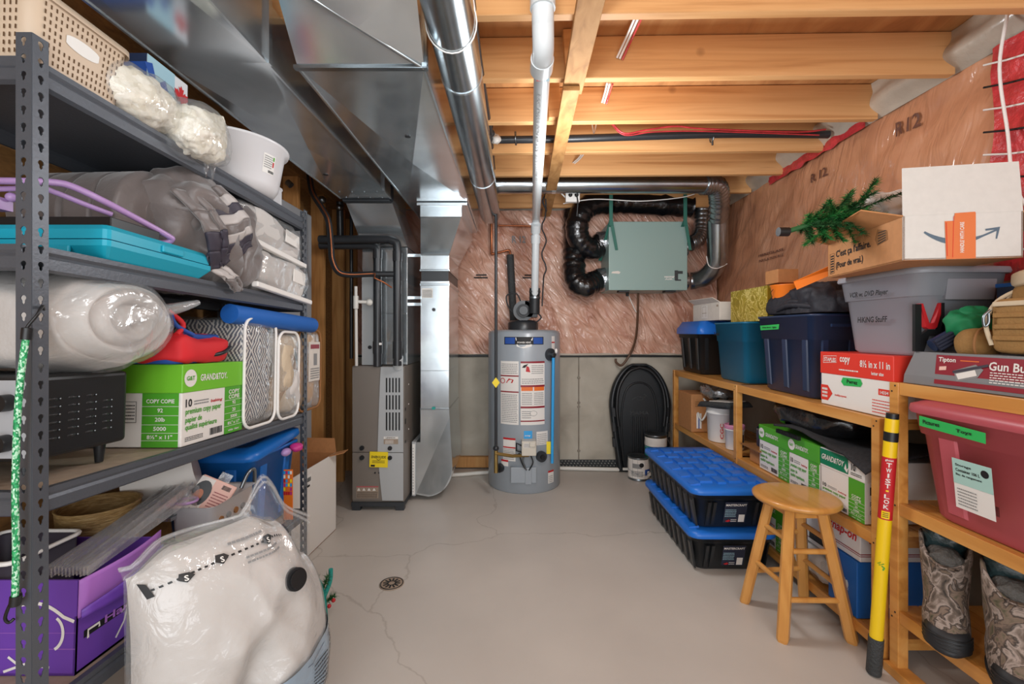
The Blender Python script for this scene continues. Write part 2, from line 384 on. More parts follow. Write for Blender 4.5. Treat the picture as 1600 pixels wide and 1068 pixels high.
# decals: printed areas a hair above a surface
class Face:
    def __init__(s, o, u, v):
        s.o = Vector(o); s.u = Vector(u).normalized(); s.v = Vector(v).normalized(); s.n = s.u.cross(s.v)
    def at(s, a, b, l=.0006): return s.o+s.u*a+s.v*b+s.n*l
    seg = 1
class Cyl:
    def __init__(s, c, r, z0=0): s.c = Vector(c); s.r = r; s.z0 = z0
    def at(s, a, b, l=.0008):
        t = a/s.r; return s.c+V((s.r+l)*math.sin(t), -(s.r+l)*math.cos(t), b)
    seg = 10
def rect(mb, F, a, b, w, h, m, l=.0006):
    n = F.seg
    mb.grid(lambda i, j: F.at(a+w*i, b+h*j, l), n, 1, m, n > 1)
def poly(mb, F, pts, m, l=.0008):
    mb.add([F.at(p[0], p[1], l) for p in pts], [tuple(range(len(pts)))], m)
def txt(mb, F, s, a, b, w, h, m, l=.0014, slant=0, rot=False):
    """text fitted into the box whose lower left corner is (a, b)"""
    vs, fs = text_geo(s)
    if rot: pts = [F.at(a+w*(1-y), b+h*x, l) for x, y in vs]
    else: pts = [F.at(a+w*x+slant*y*h, b+h*y, l) for x, y in vs]
    mb.add(pts, fs, m)
def stroke(mb, F, pts, wd, m, l=.0012):
    """a drawn line of width wd through 2-D points"""
    L = []; R = []
    for i, p in enumerate(pts):
        q0 = pts[max(i-1, 0)]; q1 = pts[min(i+1, len(pts)-1)]
        dx = q1[0]-q0[0]; dy = q1[1]-q0[1]; d = math.hypot(dx, dy) or 1
        w = wd[i] if isinstance(wd, (list, tuple)) else wd
        L.append(F.at(p[0]-dy/d*w/2, p[1]+dx/d*w/2, l)); R.append(F.at(p[0]+dy/d*w/2, p[1]-dx/d*w/2, l))
    n = len(pts)
    mb.add(R+L, [(i, i+1, n+i+1, n+i) for i in range(n-1)], m)
def lines(mb, F, a, b, w, h, n, m, fill=.45, l=.0012, seed=1):
    """small print: n rows of fine bars standing for type too small to read"""
    rnd = random.Random(seed)
    for i in range(n):
        y = b+h*(1-(i+.8)/n); x = a
        while x < a+w*.97:
            ww = min(rnd.uniform(.04, .11)*w, a+w-x); rect(mb, F, x, y, ww, h/n*fill, m, l); x += ww+.02*w
def barcode(mb, F, a, b, w, h, m='ink', seed=3):
    rnd = random.Random(seed); x = a
    while x < a+w:
        ww = rnd.choice((.02, .03, .05))*w; rect(mb, F, x, b, ww, h, m, .0012); x += ww+rnd.choice((.02, .03))*w
# ---------------------------------------------------------------- things
def tag(o, label, cat, group=None, kind=None):
    o['label'] = label; o['category'] = cat
    if group: o['group'] = group
    if kind: o['kind'] = kind
    return o
def thing(name, label, cat, loc=(0, 0, 0), rz=0, group=None, rx=0, ry=0):
    o = bpy.data.objects.new(name, None); C.objects.link(o); o.empty_display_size = .05
    o.location = loc; o.rotation_euler = (rx, ry, rz)
    return tag(o, label, cat, group)
def struct(name, mb, **k):
    o = mb.build(name, **k); o['kind'] = 'structure'; return o
def dup(t, loc, rz=None, label=None, rx=None):
    r = t.copy(); C.objects.link(r); r.location = loc
    if rz is not None: r.rotation_euler.z = rz
    if rx is not None: r.rotation_euler.x = rx
    if label: r['label'] = label
    for ch in list(t.children):
        c = ch.copy(); C.objects.link(c); c.parent = r
        for g in list(ch.children):
            d = g.copy(); C.objects.link(d); d.parent = c
    return r
# ================================================================ setting
WX = 1.95; BY = 4.30; LX = -1.56
b = MB(); b.box(-1.7, 2.1, -1.6, 4.4, -.08, 0, 'floor'); struct('floor', b)
b = MB(); b.box(-1.7, 2.1, -1.6, 4.4, 2.602, 2.62, 'ply'); struct('ceiling', b)
b = MB(); b.box(-1.7, 2.1, BY, BY+.1, 0, 2.6, 'concrete'); struct('wall_back', b)
b = MB(); b.box(WX+.03, WX+.13, -1.6, 4.3, 0, 2.6, 'concrete'); struct('wall_right', b)
b = MB(); b.box(LX-.1, LX, -1.6, 4.3, 0, 2.6, 'osb'); struct('wall_left', b)
b = MB(); b.box(LX, LX+.12, -1.6, 4.3, 2.36, 2.6, 'osb'); struct('trim_1', b)
# the seam and cone holes left by the wall forms
b = MB(); Fb = Face((0, BY, 0), (1, 0, 0), (0, 0, 1))
b.tube([(.64, BY-.004, z) for z in (0, .3, .62, .9, 1.1)], .006, 'conc2', 6)
for z in (.16, .58, .62, .86): b.blob((.64, BY-.004, z), .016, .006, .014, 'conc2', nu=10, nv=6)
struct('trim_2', b)

# pink insulation under clear poly, back and right
def wr(x, z, k, s):
    q = V((x+z*.55)*k, z*.8, s)
    return .016*noise.fractal(V(x*2.2, z*2.2, s), 1, 2, 4)+.016*(1-2*abs(noise.fractal(V((x*.55+z)*5.2, (x-z)*1.3, s+4), 1, 2, 3)))
class Ins:
    seg = 1
    def __init__(s, side): s.side = side
    def at(s, a, b_, l=.002):
        if s.side == 'b': return V(a, BY-.045-wr(a, b_, 3, 1)-l, b_)
        return V(WX+.005-.8*wr(a, b_, 3, 9)-l, a, b_)
IB = Ins('b'); IR = Ins('r')
t = thing('insulation_blanket', 'pink insulation under wrinkled clear plastic across the back wall behind the water heater', 'insulation', (0, 0, 0))
m_('stamp', '6a4538', .6)
b = MB(); b.grid(lambda u, v: IB.at(-1.5+3.44*u, 1.09+1.36*v, 0), 150, 70, 'poly_back'); b.build('plastic_covered_batt', t)
b = MB(); b.tube(spl([(-1.5, BY-.035, 1.085), (-.3, BY-.04, 1.092), (.6, BY-.04, 1.085), (1.2, BY-.035, 1.09), (1.9, BY-.04, 1.08)], 8), .012, 'poly_white', 8)
b.tube([(-1.5, BY-.02, 1.07), (1.9, BY-.02, 1.07)], .012, 'abs', 6); b.build('bottom_hem', t, label='pale folded hem of the plastic')
b = MB()
for (a, z, w, h) in ((-.34, 1.83, .1, .012), (-.36, 1.805, .13, .012), (.12, 1.83, .12, .012), (.1, 1.805, .15, .012)):
    rect(b, IB, a, z, w, h, 'ink', .012)
txt(b, IB, 'R 12', .0, 2.14, .13, .065, 'greytext', .014); b.build('printed_text', t)
t = thing('insulation_blanket', 'pink insulation under plastic along the right wall above the shelves', 'insulation', (0, 0, 0))
b = MB(); b.grid(lambda u, v: IR.at(.35+3.93*u, 1.09+1.345*v-.02*(1-v), 0), 150, 60, 'poly_side'); b.build('plastic_covered_batt', t)
b = MB(); b.tube([(WX-.01, y, 1.085) for y in (.4, 2, 3, 4.2)], .012, 'poly_white', 8); b.build('bottom_hem', t)
b = MB()
class IRf(Ins):
    def at(s, a, b_, l=.002): return Ins.at(s, -a, b_, l)
IRF = IRf('r')
def rtxt(x, y, s, w, h):
    Y = WX*700/(x-800); z = 1.3-(y-518)/700*Y; txt(b, IRF, s, -Y, z, w, h, 'stamp', .012)
rtxt(1403, 214, 'R', .045, .07); rtxt(1421, 206, '12', .07, .07); rtxt(1270, 286, 'R 12', .15, .055); rtxt(1188, 402, 'FIBREGLASS', .3, .02); rtxt(1189, 410, 'INSULATION R12', .3, .02)
rtxt(1100, 428, 'FIBREGLASS', .2, .02); b.build('printed_text', t)
# whitish plastic stuffed between joist ends along the right wall
t = thing('vapour_barrier_plastic', 'whitish loose plastic folded between the joist ends above the right wall', 'plastic sheet', (0, 0, 0))
b = MB(); b.grid(lambda u, v: V(WX+.01-.10*math.sin(v*PI*.75)*(0.75+.6*noise.noise(V(u*14, v*2, 0)))-.02, .4+3.83*u, 2.425+.175*v), 120, 14, 'poly_white')
b.build('folded_plastic', t)
def red_strip(ys, zs, w, lab, wob=.01):
    b = MB()
    b.grid(lambda u, v: V(WX-.035-.015*noise.noise(V(u*9, v*3, 5)), ys[0]+(ys[1]-ys[0])*u, zs[0]+(zs[1]-zs[0])*u+w*(v-.5)+wob*noise.noise(V(u*12, 1, 2))), 40, 4, 'wrap')
    o = b.build('sealing_tape'); tag(o, lab, 'tape')
red_strip((2.43, 3.34), (2.44, 2.42), .06, 'red sealing tape along the top edge of the right wall insulation')
b = MB(); b.grid(lambda u, v: V(WX-.03-.02*noise.noise(V(u*6, v*9, 5)), 1.30+.49*u+.02*noise.noise(V(1, v*5, 3)), 1.5+.93*v), 30, 60, 'wrap')
for k in range(9):
    z = 1.62+k*.09; b.tube(spl([(WX-.055, 1.34, z+.05), (WX-.055, 1.6, z-.02), (WX-.055, 1.8, z+.03)], 4), .004, 'ink' if k % 2 else 'white', 5)
o = b.build('wall_wrap'); tag(o, 'shiny red wrap taped down the right wall beside the open carton', 'tape')
b = MB(); b.tube(spl([(WX-.09, 1.68, 2.5), (WX-.1, 1.70, 2.3), (WX-.08, 1.69, 2.05), (WX-.09, 1.66, 1.85), (WX-.08, 1.6, 1.7)], 6), .0055, 'white', 8)
tag(b.build('electrical_cable'), 'white cable hanging in front of the red wall wrap', 'cable')

# joists, bridging, strapping
ords = ['frontmost wide ceiling joist at the top edge of the picture', 'ceiling joist second from the front, with cables through it', 'ceiling joist third from the front, marked with large knots', 'ceiling joist fourth from the front, behind the black pipe', 'ceiling joist fifth from the front, just in front of the round vent pipe', 'ceiling joist just behind the horizontal round vent pipe', 'ceiling joist nearest the back wall']
JY = [1.57, 1.97, 2.38, 2.79, 3.20, 3.62, 4.02]
for i, y in enumerate(JY):
    b = MB(); b.box(-1.84, 1.62, 0, .038, 0, .184, 'wood')
    o = b.build('ceiling_joist', bevel=.003, seg=1); o.location = (.3, y, 2.415); o.rotation_euler.z = -.02
    tag(o, ords[i], 'joist', 'ceiling joists')
for (x, y, lab) in ((.265, 1.94, 'short wood strip nailed to the second joist beside the strapping'), (.225, 2.35, 'short wood strip nailed to the third joist beside the white pipe')):
    b = MB(); b.box(-.034, .034, -.02, .02, -.005, .18, 'wood'); o = b.build('bridging_board', bevel=.002, seg=1); o.location = (x, y, 2.42); o.rotation_euler.y = -.07; tag(o, lab, 'board')
t = thing('strapping_board', 'brown strapping boards nailed under the joists running toward the back wall', 'board', (0, 0, 0))
b = MB(); b.hexa([(.205, 1.1, 2.39), (.30, 1.1, 2.39), (.32, 2.06, 2.39), (.23, 2.06, 2.39)], [(.205, 1.1, 2.413), (.30, 1.1, 2.413), (.32, 2.06, 2.413), (.23, 2.06, 2.413)], 'strap'); b.build('near_length', t, bevel=.002, seg=1)
b = MB(); b.hexa([(.225, 1.98, 2.366), (.30, 1.98, 2.366), (.355, 4.15, 2.366), (.275, 4.15, 2.366)], [(.225, 1.98, 2.388), (.30, 1.98, 2.388), (.355, 4.15, 2.388), (.275, 4.15, 2.388)], 'strap'); b.build('far_length', t, bevel=.002, seg=1)

# left stud wall
for y, lab in ((3.05, 'stud nearest the shelving on the left wall'), (3.47, 'pine stud on the left wall beside the white carton'), (3.88, 'pine stud on the left wall beside the furnace'), (4.2, 'pine stud in the back left corner behind the furnace')):
    b = MB(); b.box(0, .1, 0, .04, 0, 2.36, 'stud'); o = b.build('wall_stud', bevel=.002, seg=1); o.location = (LX, y, 0); tag(o, lab, 'stud', 'left wall studs')
b = MB(); b.box(-.012, .012, 0, .95, 0, 2.13, 'panel_grey'); o = b.build('grey_panel', bevel=.01); 
b = None; o.location = (-1.445, 2.26, 0); o.rotation_euler.y = 0; tag(o, 'pale grey panel with rounded corners standing behind the far end of the shelving', 'panel')

# ================================================================ ducts
def sag(b, x0, x1, y0, y1, z, m, d=.012):
    c = V((x0+x1)/2, (y0+y1)/2, z-d)
    q = [V(x0, y0, z), V(x1, y0, z), V(x1, y1, z), V(x0, y1, z)]
    b.add(q+[c], [(1, 0, 4), (2, 1, 4), (3, 2, 4), (0, 3, 4)], m)
t = thing('supply_duct', 'long galvanised duct nearest the shelving, running to above the furnace', 'duct', (0, 0, 0))
b = MB(); x0, x1, z0, z1 = -1.16, -.82, 2.2, 2.412
sag(b, x0, x1, -.4, 1.5, z0, 'galv'); sag(b, x0, x1, 1.5, 2.86, z0, 'galv'); sag(b, x0, x1, 2.86, 3.03, z0, 'galv', .001)
b.add([(x1, -.4, z0), (x1, 3.03, z0), (x1, 3.03, z1), (x1, -.4, z1), (x0, -.4, z0), (x0, 3.03, z0), (x0, 3.03, z1), (x0, -.4, z1)],
      [(0, 1, 2, 3), (5, 4, 7, 6), (4, 0, 3, 7), (1, 5, 6, 2), (3, 2, 6, 7)], 'galv')
b.build('duct_body', t)
b = MB()
for x in (x0, x1): b.box(x-.004, x+.004, -.4, 3.03, z0-.004, z0+.006, 'galv')
b.box(x1-.003, x1+.012, 1.49, 1.51, z0-.006, z1, 'galv'); b.box(x1-.003, x1+.012, 2.84, 2.86, z0-.006, z1, 'galv'); b.build('seam_strip', t, split=True)
b = MB()
for y in (2.88, 3.0):
    for k in range(4): b.blob((x0+.05+k*.08, y, z0-.003), .006, .006, .003, 'steel', nu=8, nv=4)
b.build('screw_head', t, split=True)
b = MB(); b.cyl((-1.06, 2.55, z0-.008), (-1.06, 2.55, z0+.01), .014, 'abs', 16); b.build('test_hole_plug', t)
b = MB()
for k in range(9): b.tube([(x0+.01, 3.04+k*.007, z0-.006-.004*(k % 2)), (x1-.01, 3.04+k*.007, z0-.006-.004*(k % 2))], .005, 'dark_steel', 6)
b.box(x0, x1, 3.03, 3.10, z0, z1, 'dark_steel'); b.build('flexible_collar', t, label='dark ribbed fabric collar')
# the offset drop into the plenum
b = MB(); pa = [(-1.15, 3.10, 2.195), (-.83, 3.10, 2.195), (-.83, 3.5, 2.2), (-1.15, 3.5, 2.2)]; pb = [(-1.105, 3.32, 1.93), (-.775, 3.32, 1.93), (-.775, 3.86, 1.93), (-1.105, 3.86, 1.93)]
b.hexa(pb, pa, 'galv'); b.box(-1.15, -.83, 3.1, 3.5, 2.2, 2.4, 'galv'); b.build('offset_drop', t)

t = thing('furnace_plenum', 'galvanised plenum and coil cabinet standing on the furnace', 'plenum', (-.95, 3.6, 1.055))
b = MB(); b.box(-.155, .175, -.28, .26, 0, .87, 'galv'); b.build('plenum_body', t, bevel=.004)
b = MB(); b.box(-.16, -.07, -.287, -.24, 0, .66, 'furnace_light'); b.box(-.157, -.07, -.285, -.24, .70, .86, 'galv'); b.build('coil_door', t, split=True, label='pale grey metal panel')
b = MB(); b.cyl((-.1, -.295, .13), (-.1, -.28, .13), .014, 'abs', 14); b.build('cabinet_knob', t)
b = MB(); b.add([(.0, -.2825, .02), (.17, -.2825, .02), (.08, -.2825, .36)], [(0, 1, 2)], 'galv_pipe'); b.tube([(-.06, -.283, .38), (.17, -.283, .38)], .004, 'galv', 6); b.tube([(-.06, -.283, .63), (.17, -.283, .63)], .004, 'galv', 6); b.build('coil_cover', t, split=True)

t = thing('return_duct', 'wide galvanised duct over the middle of the room beside the round pipe', 'duct', (0, 0, 0))
b = MB(); x0, x1 = -.73, -.30
sag(b, x0, x1, 1.525, 3.12, z0, 'galv', .03); sag(b, x0, x1, 3.12, 4.0, z0, 'galv', .002)
b.add([(x1, 1.525, z0), (x1, 4.0, z0), (x1, 4.0, z1), (x1, 1.525, z1), (x0, 1.525, z0), (x0, 4.0, z0), (x0, 4.0, z1), (x0, 1.525, z1)], [(0, 1, 2, 3), (5, 4, 7, 6), (1, 5, 6, 2)], 'galv')
b.build('duct_body', t)
b = MB()   # raised section towards the camera, rising to the joists
a0 = [V(-.73, 1.525, z0), V(-.30, 1.525, z0)]; a1 = [V(-.69, 1.28, 2.33), V(-.28, 1.28, 2.33)]
b.add([a0[0], a0[1], a1[1], a1[0]], [(0, 1, 3)], 'galv'); b.add([a0[1], a1[1], a1[0], (-.48, 1.40, 2.25)], [(0, 3, 2), (0, 1, 3), (1, 2, 3)], 'galv')
b.add([a0[1], (-.30, 1.525, z1), (-.28, 1.28, z1), a1[1]], [(0, 1, 2, 3)], 'galv'); b.add([a0[0], (-.73, 1.525, z1), (-.69, 1.28, z1), a1[0]], [(3, 2, 1, 0)], 'galv')
b.box(-.69, -.28, -.4, 1.28, 2.33, z1, 'galv'); b.build('transition_section', t)
b = MB()
for x in (x0, x1): b.box(x-.004, x+.004, 1.525, 4.0, z0-.004, z0+.006, 'galv')
b.box(x0-.01, x1+.01, 1.515, 1.535, z0-.008, z0+.004, 'galv_pipe'); b.box(x1-.004, x1+.012, 1.51, 1.54, z0-.006, z1, 'galv_pipe')
b.tube([a0[1]-V(0, 0, .004), a1[0]-V(0, 0, .004)], .007, 'galv_pipe', 8); b.build('seam_strip', t, split=True)
b = MB(); b.cyl((-.47, 2.02, z0-.022), (-.47, 2.02, z0), .013, 'abs', 16); b.build('test_hole_plug', t)

t = thing('return_drop', 'tall galvanised drop duct with a curved boot on the right of the furnace', 'duct', (0, 0, 0))
b = MB(); b.box(-.66, -.31, 3.10, 3.98, 2.175, 2.195, 'galv'); b.box(-.64, -.35, 3.12, 3.97, 2.10, 2.18, 'galv'); b.build('takeoff_collar', t, bevel=.002, split=True)
b = MB(); b.hexa([(-.705, 3.45, 1.886), (-.485, 3.45, 1.886), (-.485, 4.05, 1.886), (-.705, 4.05, 1.886)], [(-.64, 3.13, 2.11), (-.352, 3.13, 2.11), (-.352, 3.97, 2.11), (-.64, 3.97, 2.11)], 'galv'); b.build('offset_section', t, bevel=.002)
b = MB(); b.box(-.705, -.485, 3.45, 4.05, 1.78, 1.886, 'galv'); b.box(-.71, -.48, 3.445, 4.055, 1.765, 1.78, 'galv_pipe')
b.box(-.705, -.485, 3.45, 4.05, 1.0, 1.69, 'galv'); b.box(-.71, -.48, 3.445, 4.055, 1.655, 1.672, 'galv_pipe'); b.box(-.71, -.482, 3.445, 4.055, .70, .712, 'galv_pipe'); b.box(-.705, -.485, 3.45, 4.05, .70, 1.0, 'galv'); b.build('straight_section', t, bevel=.002, split=True)
b = MB(); b.box(-.70, -.49, 3.455, 4.045, 1.69, 1.78, 'abs'); b.build('canvas_connector', t, label='black canvas connector')
b = MB(); pl = [(-.745, .05), (-.745, .45), (-.705, .45), (-.705, .70), (-.485, .70), (-.46, .28)]
pl += [(-.66+.20*math.cos(a), .24+.21*math.sin(a)-.0) for a in [-.1-1.4*k/8 for k in range(9)]]
b.prism([(p[0], p[1]) for p in pl][::-1], (0, 3.45, 0), (1, 0, 0), (0, 0, 1), -.6, 'galv'); b.build('curved_boot', t, bevel=.002)
b = MB(); b.add([(-.735, 3.447, .06), (-.48, 3.447, .64), (-.462, 3.447, .27), (-.47, 3.447, .2), (-.53, 3.447, .08), (-.62, 3.447, .045)], [(0, 5, 4, 3, 2, 1)], 'galv_pipe'); b.build('boot_face', t)
b = MB(); b.box(-.768, -.742, 3.44, 3.9, .04, .455, 'furnace_light'); Fm = Face((-.768, 3.4395, .04), (1, 0, 0), (0, 0, 1)); rect(b, Fm, .003, .01, .02, .39, 'white')
for k in range(16): rect(b, Fm, .006, .03+k*.022, .006, .008, 'greytext', .001)
b.build('filter_slot', t, label='white filter rack strip')
b = MB(); Fm = Face((-.705, 3.4495, .7), (1, 0, 0), (0, 0, 1)); rect(b, Fm, .01, .86, .085, .075, 'paper', .001); lines(b, Fm, .015, .865, .075, .06, 6, 'ink', .45, .002, 4); rect(b, Fm, .09, .003, .025, .02, 'teal2', .012)
b.build('paper_sticker', t); b = MB(); b.cyl((-.60, 3.43, 1.47), (-.60, 3.455, 1.47), .013, 'abs', 14); b.build('test_hole_plug', t)
b = MB(); 
for z in (1.875, 1.55, 1.50): b.box(-.79, -.70, 3.44, 3.452, z, z+.022, 'galv_pipe')
b.build('brace_strap', t, split=True)

t = thing('round_duct', 'long round galvanised pipe hanging beside the wide duct under the joists', 'duct', (0, 0, 0))
b = MB(); A = V(-.208, .3, 2.325); B = V(-.176, 3.62, 2.25); b.tube([A.lerp(B, k/24) for k in range(25)], .079, 'galv_pipe', 32); b.build('pipe', t)
b = MB(); 
for k in (.16, .43, .75):
    p = A.lerp(B, k); d = (B-A).normalized(); b.tube([p-d*.006, p+d*.006], .0815, 'galv', 32)
b.build('pipe_seam', t, split=True)
b = MB(); p = A.lerp(B, .345); b.tube([p+V(.083*math.cos(a), -.03*math.sin(a), .083*math.sin(a)) for a in (2*PI*k/24 for k in range(25))], .0025, 'white', 6); b.tube([p+V(.08, 0, .02), p+V(.06, .02, .16)], .0025, 'white', 6); b.build('hanger_wire', t, split=True)

# ---------------------------------------------------------------- gas line, drain pipe, vent pipes
t = thing('gas_pipe', 'thin black gas pipe along the ceiling and straight down past the water heater', 'pipe', (0, 0, 0))
b = MB(); b.tube([P(733, -30, 1.45), P(748, 90, 1.86), P(766, 205, 2.55), P(771, 262, 3.2), P(773, 290, 3.45)], .014, 'abs', 12)
b.tube([P(775, 280, 3.45), P(775, 700, 3.47)], .012, 'abs', 12); b.build('pipe', t)
b = MB(); 
for (x, y, Y) in ((767, 208, 2.6), (772, 280, 3.44), (774, 300, 3.45), (775, 316, 3.46), (775, 700, 3.47)): b.blob(P(x, y, Y), .024, .024, .022, 'abs', nu=14, nv=8)
b.tube([P(756, 191, 2.56), P(778, 191, 2.56)], .005, 'abs', 6); b.tube([P(770, 191, 2.56), P(766, 214, 2.56)], .006, 'abs', 6); b.build('pipe_fitting', t, split=True)
b = MB(); c = P(775, 597, 3.45); b.box(c.x-.016, c.x+.016, c.y-.02, c.y+.02, c.z-.02, c.z+.02, 'yellow'); b.prism([(-.04, 0), (0, .03), (.04, 0), (0, -.03)], c+V(0, -.024, 0), (0, 0, 1), (1, 0, 0), .006, 'yellow'); b.build('shutoff_valve', t, bevel=.003, label='yellow shutoff handle')
b = MB(); b.tube([P(775, 700, 3.47), P(775, 738, 3.47)], .016, 'brass', 12); b.tube([P(775, 708, 3.46), P(800, 712, 3.50), P(826, 711, 3.55)], .013, 'brass', 10); b.build('brass_fitting', t, split=True)

t = thing('vent_pipe', 'white plastic vent pipe sloping under the joists and down into the water heater', 'pipe', (0, 0, 0))
b = MB(); A = P(848, 86, 1.50); B = V(.185, 3.45, 2.185)
b.tube([A, B], .030, 'pvc', 20); b.tube(spl([B, B+V(.002, .05, -.015), B+V(.002, .075, -.06), V(.187, 3.53, 2.02)], 5), .03, 'pvc', 20)
b.tube([V(.187, 3.53, 2.05), V(.185, 3.64, 1.60), V(.185, 3.66, 1.55)], .030, 'pvc', 20); b.build('pipe', t)
b = MB(); b.tube(spl([V(.098, 1.43, 2.7), V(.098, 1.43, 2.36), V(.1, 1.45, 2.29), A+V(0, -.02, .012), A+V(0, .03, -.003)], 5), .036, 'pvc', 20); b.tube([A+V(0, .02, 0), A+V(0, .08, -.003)], .04, 'pvc', 20)
b.tube([V(.098, 1.43, 2.33), V(.098, 1.43, 2.40)], .041, 'pvc', 20); b.tube([B+V(0, .03, -.05), B+V(.002, .075, -.10)], .038, 'pvc', 20); b.tube([V(.187, 3.525, 2.06), V(.187, 3.545, 2.0)], .037, 'pvc', 20); b.build('elbow', t, split=True)
b = MB(); d = (B-A).normalized(); F = Face(A+d*.09+V(-.012, 0, -.0315), d, (-1, 0, 0)); txt(b, F, 'PVC DWV SCH 40  CSA  IPEX SYSTEM 15', .1, -.01, .9, .014, 'greytext'); F2 = Face(A+d*.085+V(-.02, -.004, -.0305), (1, 0, 0), d); rect(b, F2, 0, 0, .022, .02, 'red', .001); rect(b, F2, .026, 0, .02, .02, 'lightblue', .001); b.build('pipe_marking', t)

t = thing('drain_pipe', 'black insulated pipe running across the fourth joist', 'pipe', (0, 0, 0))
b = MB(); b.tube(spl([(-.11, 2.70, 2.455), (.3, 2.69, 2.457), (.8, 2.68, 2.468), (1.3, 2.67, 2.477), (1.88, 2.66, 2.47)], 8), .022, 'abs', 16); b.build('pipe', t)
b = MB()
for x in (.02, 1.2): b.tube([V(x+.0, 2.69, 2.5), V(x+.004, 2.69, 2.42)], .006, 'steel', 6); b.tube([V(x, 2.69+.026*math.cos(a), 2.463+.026*math.sin(a)) for a in (2*PI*k/14 for k in range(14))], .004, 'steel', 6, closed=True)
b.build('hanger', t, split=True)
b = MB(); c = V(-.1, 2.68, 2.455); b.blob(c, .035, .03, .03, 'hose', amp=.012, freq=30, nu=16, nv=10); b.build('foam_plug', t, label='cream foam plug')
b = MB(); b.tube(spl([P(955, 190, 2.62), P(975, 208, 2.62), P(1010, 203, 2.62), P(1055, 197, 2.62), P(1100, 201, 2.62), P(1240, 206, 2.62), P(1290, 202, 2.62)], 6), .0055, 'wrap', 8)
b.tube(spl([P(955, 193, 2.63), P(976, 211, 2.63), P(1020, 206, 2.63), P(1100, 205, 2.63), P(1280, 211, 2.63)], 6), .004, 'wrap', 8); tag(b.build('electrical_cable'), 'thin red cables sagging along the black ceiling pipe', 'cable')
for (pts, lab) in (((P(1000, 22, 1.7), P(985, 55, 1.9), P(968, 92, 1.96)), 'cable bundle passing through a hole in the second joist'), ((P(953, 130, 2.05), P(949, 145, 2.3), P(944, 161, 2.37)), 'short cable bundle passing through a hole in the third joist'), ((P(914, 238, 2.95), P(906, 248, 3.1), P(898, 255, 3.19)), 'thin white cable loop on the fifth joist')):
    t = thing('electrical_cable', lab, 'cable', (0, 0, 0))
    b = MB(); b.tube(spl(pts, 5), .005, 'white', 8); b.tube([p+V(-.012, 0, .004) for p in spl(pts, 5)], .005, 'white', 8); b.build('white_cable', t)
    if 'loop' not in lab: b = MB(); b.tube([p+V(.012, 0, -.004) for p in spl(pts, 5)], .0045, 'wrap', 8); b.build('red_cable', t)
b = MB(); b.tube(spl([P(925, 192, 2.75), P(928, 208, 2.72), P(932, 192, 2.75)], 5), .004, 'white', 6); tag(b.build('electrical_cable'), 'white cable end hanging above the black ceiling pipe beside the strapping', 'cable')
# ================================================================ furnace
t = thing('furnace', 'grey brown gas furnace with a yellow tag on its front', 'furnace', (-.976, 3.26, 0))
b = MB(); w = .189
b.box(-w, w, .012, .69, .045, 1.05, 'furnace'); b.build('cabinet', t, bevel=.004)
def door(z0, z1, x0, edge):
    b = MB(); b.box(-w+.002, w-.002, 0, .014, z0, z1, 'furnace'); o = b.build('door', t, bevel=.003)
    b = MB(); pl = [(edge(z0+(z1-z0)*k/8), z0+(z1-z0)*k/8) for k in range(9)]+[(w-.003, z1), (w-.003, z0)]
    b.prism([(p[0], p[1]) for p in pl][::-1], (0, -.001, 0), (1, 0, 0), (0, 0, 1), -.006 if 0 else .006, 'furnace_light')
    b.build('pale_side_panel', o, label='lighter grey curved panel'); return o
d1 = door(.425, 1.045, 0, lambda z: .025-.025*((1.05-z)/.62)**.7)
F = Face((0, -.0075, 0), (1, 0, 0), (0, 0, 1))
b = MB()
for r in range(3):
    for k in range(5): rect(b, F, .06+k*.023, [.86, .735, .585][r]-.0, .011, [.105, .105, .13][r], 'black', .0008)
b.build('louvre_slots', d1)
b = MB(); rect(b, F, .045, .485, .105, .055, 'deck', .001); rect(b, F, .045, .522, .105, .018, 'paper', .0015); txt(b, F, 'LENNOX', .06, .526, .07, .010, 'ink', .002); lines(b, F, .055, .488, .06, .026, 3, 'paper', .5, .002); b.build('maker_plate', d1)
d2 = door(.075, .42, 0, lambda z: .005+.03*((.42-z)/.35)**1.5)
b = MB(); F2 = Face((0, -.0012, 0), (1, 0, 0), (0, 0, 1)); rect(b, F2, -.155, .09, .16, .09, 'deck', .001); rect(b, F2, -.155, .17, .16, .008, 'maroon', .0016)
for k in range(4): poly(b, F2, [(-.15+k*.037, .145), (-.125+k*.037, .145), (-.1375+k*.037, .165)], 'paper', .002)
lines(b, F2, -.15, .093, .15, .045, 7, 'ink', .4, .002, 8); b.build('warning_sticker', d2); 
b = MB()
for x in (-.115, .09):
    for z in (.455, .385): b.cyl((x, .004, z), (x, -.017, z), .018, 'blackplastic', 18, .015)
b.cyl((-.02, 0, .275), (-.02, -.006, .275), .006, 'black'); b.cyl((.01, 0, .275), (.01, -.006, .275), .006, 'black'); b.build('door_knob', t, split=True)
b = MB(); b.box(-w-.004, w+.004, -.004, .69, .03, .06, 'dark_steel'); b.box(-w, -w+.06, .0, .05, 0, .03, 'dark_steel'); b.box(w-.06, w, 0, .05, 0, .03, 'dark_steel'); b.box(-w, w, .5, .6, 0, .03, 'dark_steel'); b.build('base_rail', t, split=True)
b = MB(); Fs = Face((w+.0005, 0, 0), (0, 1, 0), (0, 0, 1))
for z in (.56, .75, .9): b.blob((w, .15, z), .003, .006, .006, 'white', nu=8, nv=6)
for z in (.48, .62, .72): rect(b, Fs, .03, z, .03, .02 if z != .62 else .04, 'black', .001)
b.build('side_knockout', t, split=True)
o = b = None
b = MB(); F = Face((0, 0, 0), (1, 0, 0), (0, 0, 1)); b.box(-.066, .066, -.002, .002, 0, .112, 'yellow'); Ft = Face((-.066, -.002, 0), (1, 0, 0), (0, 0, 1))
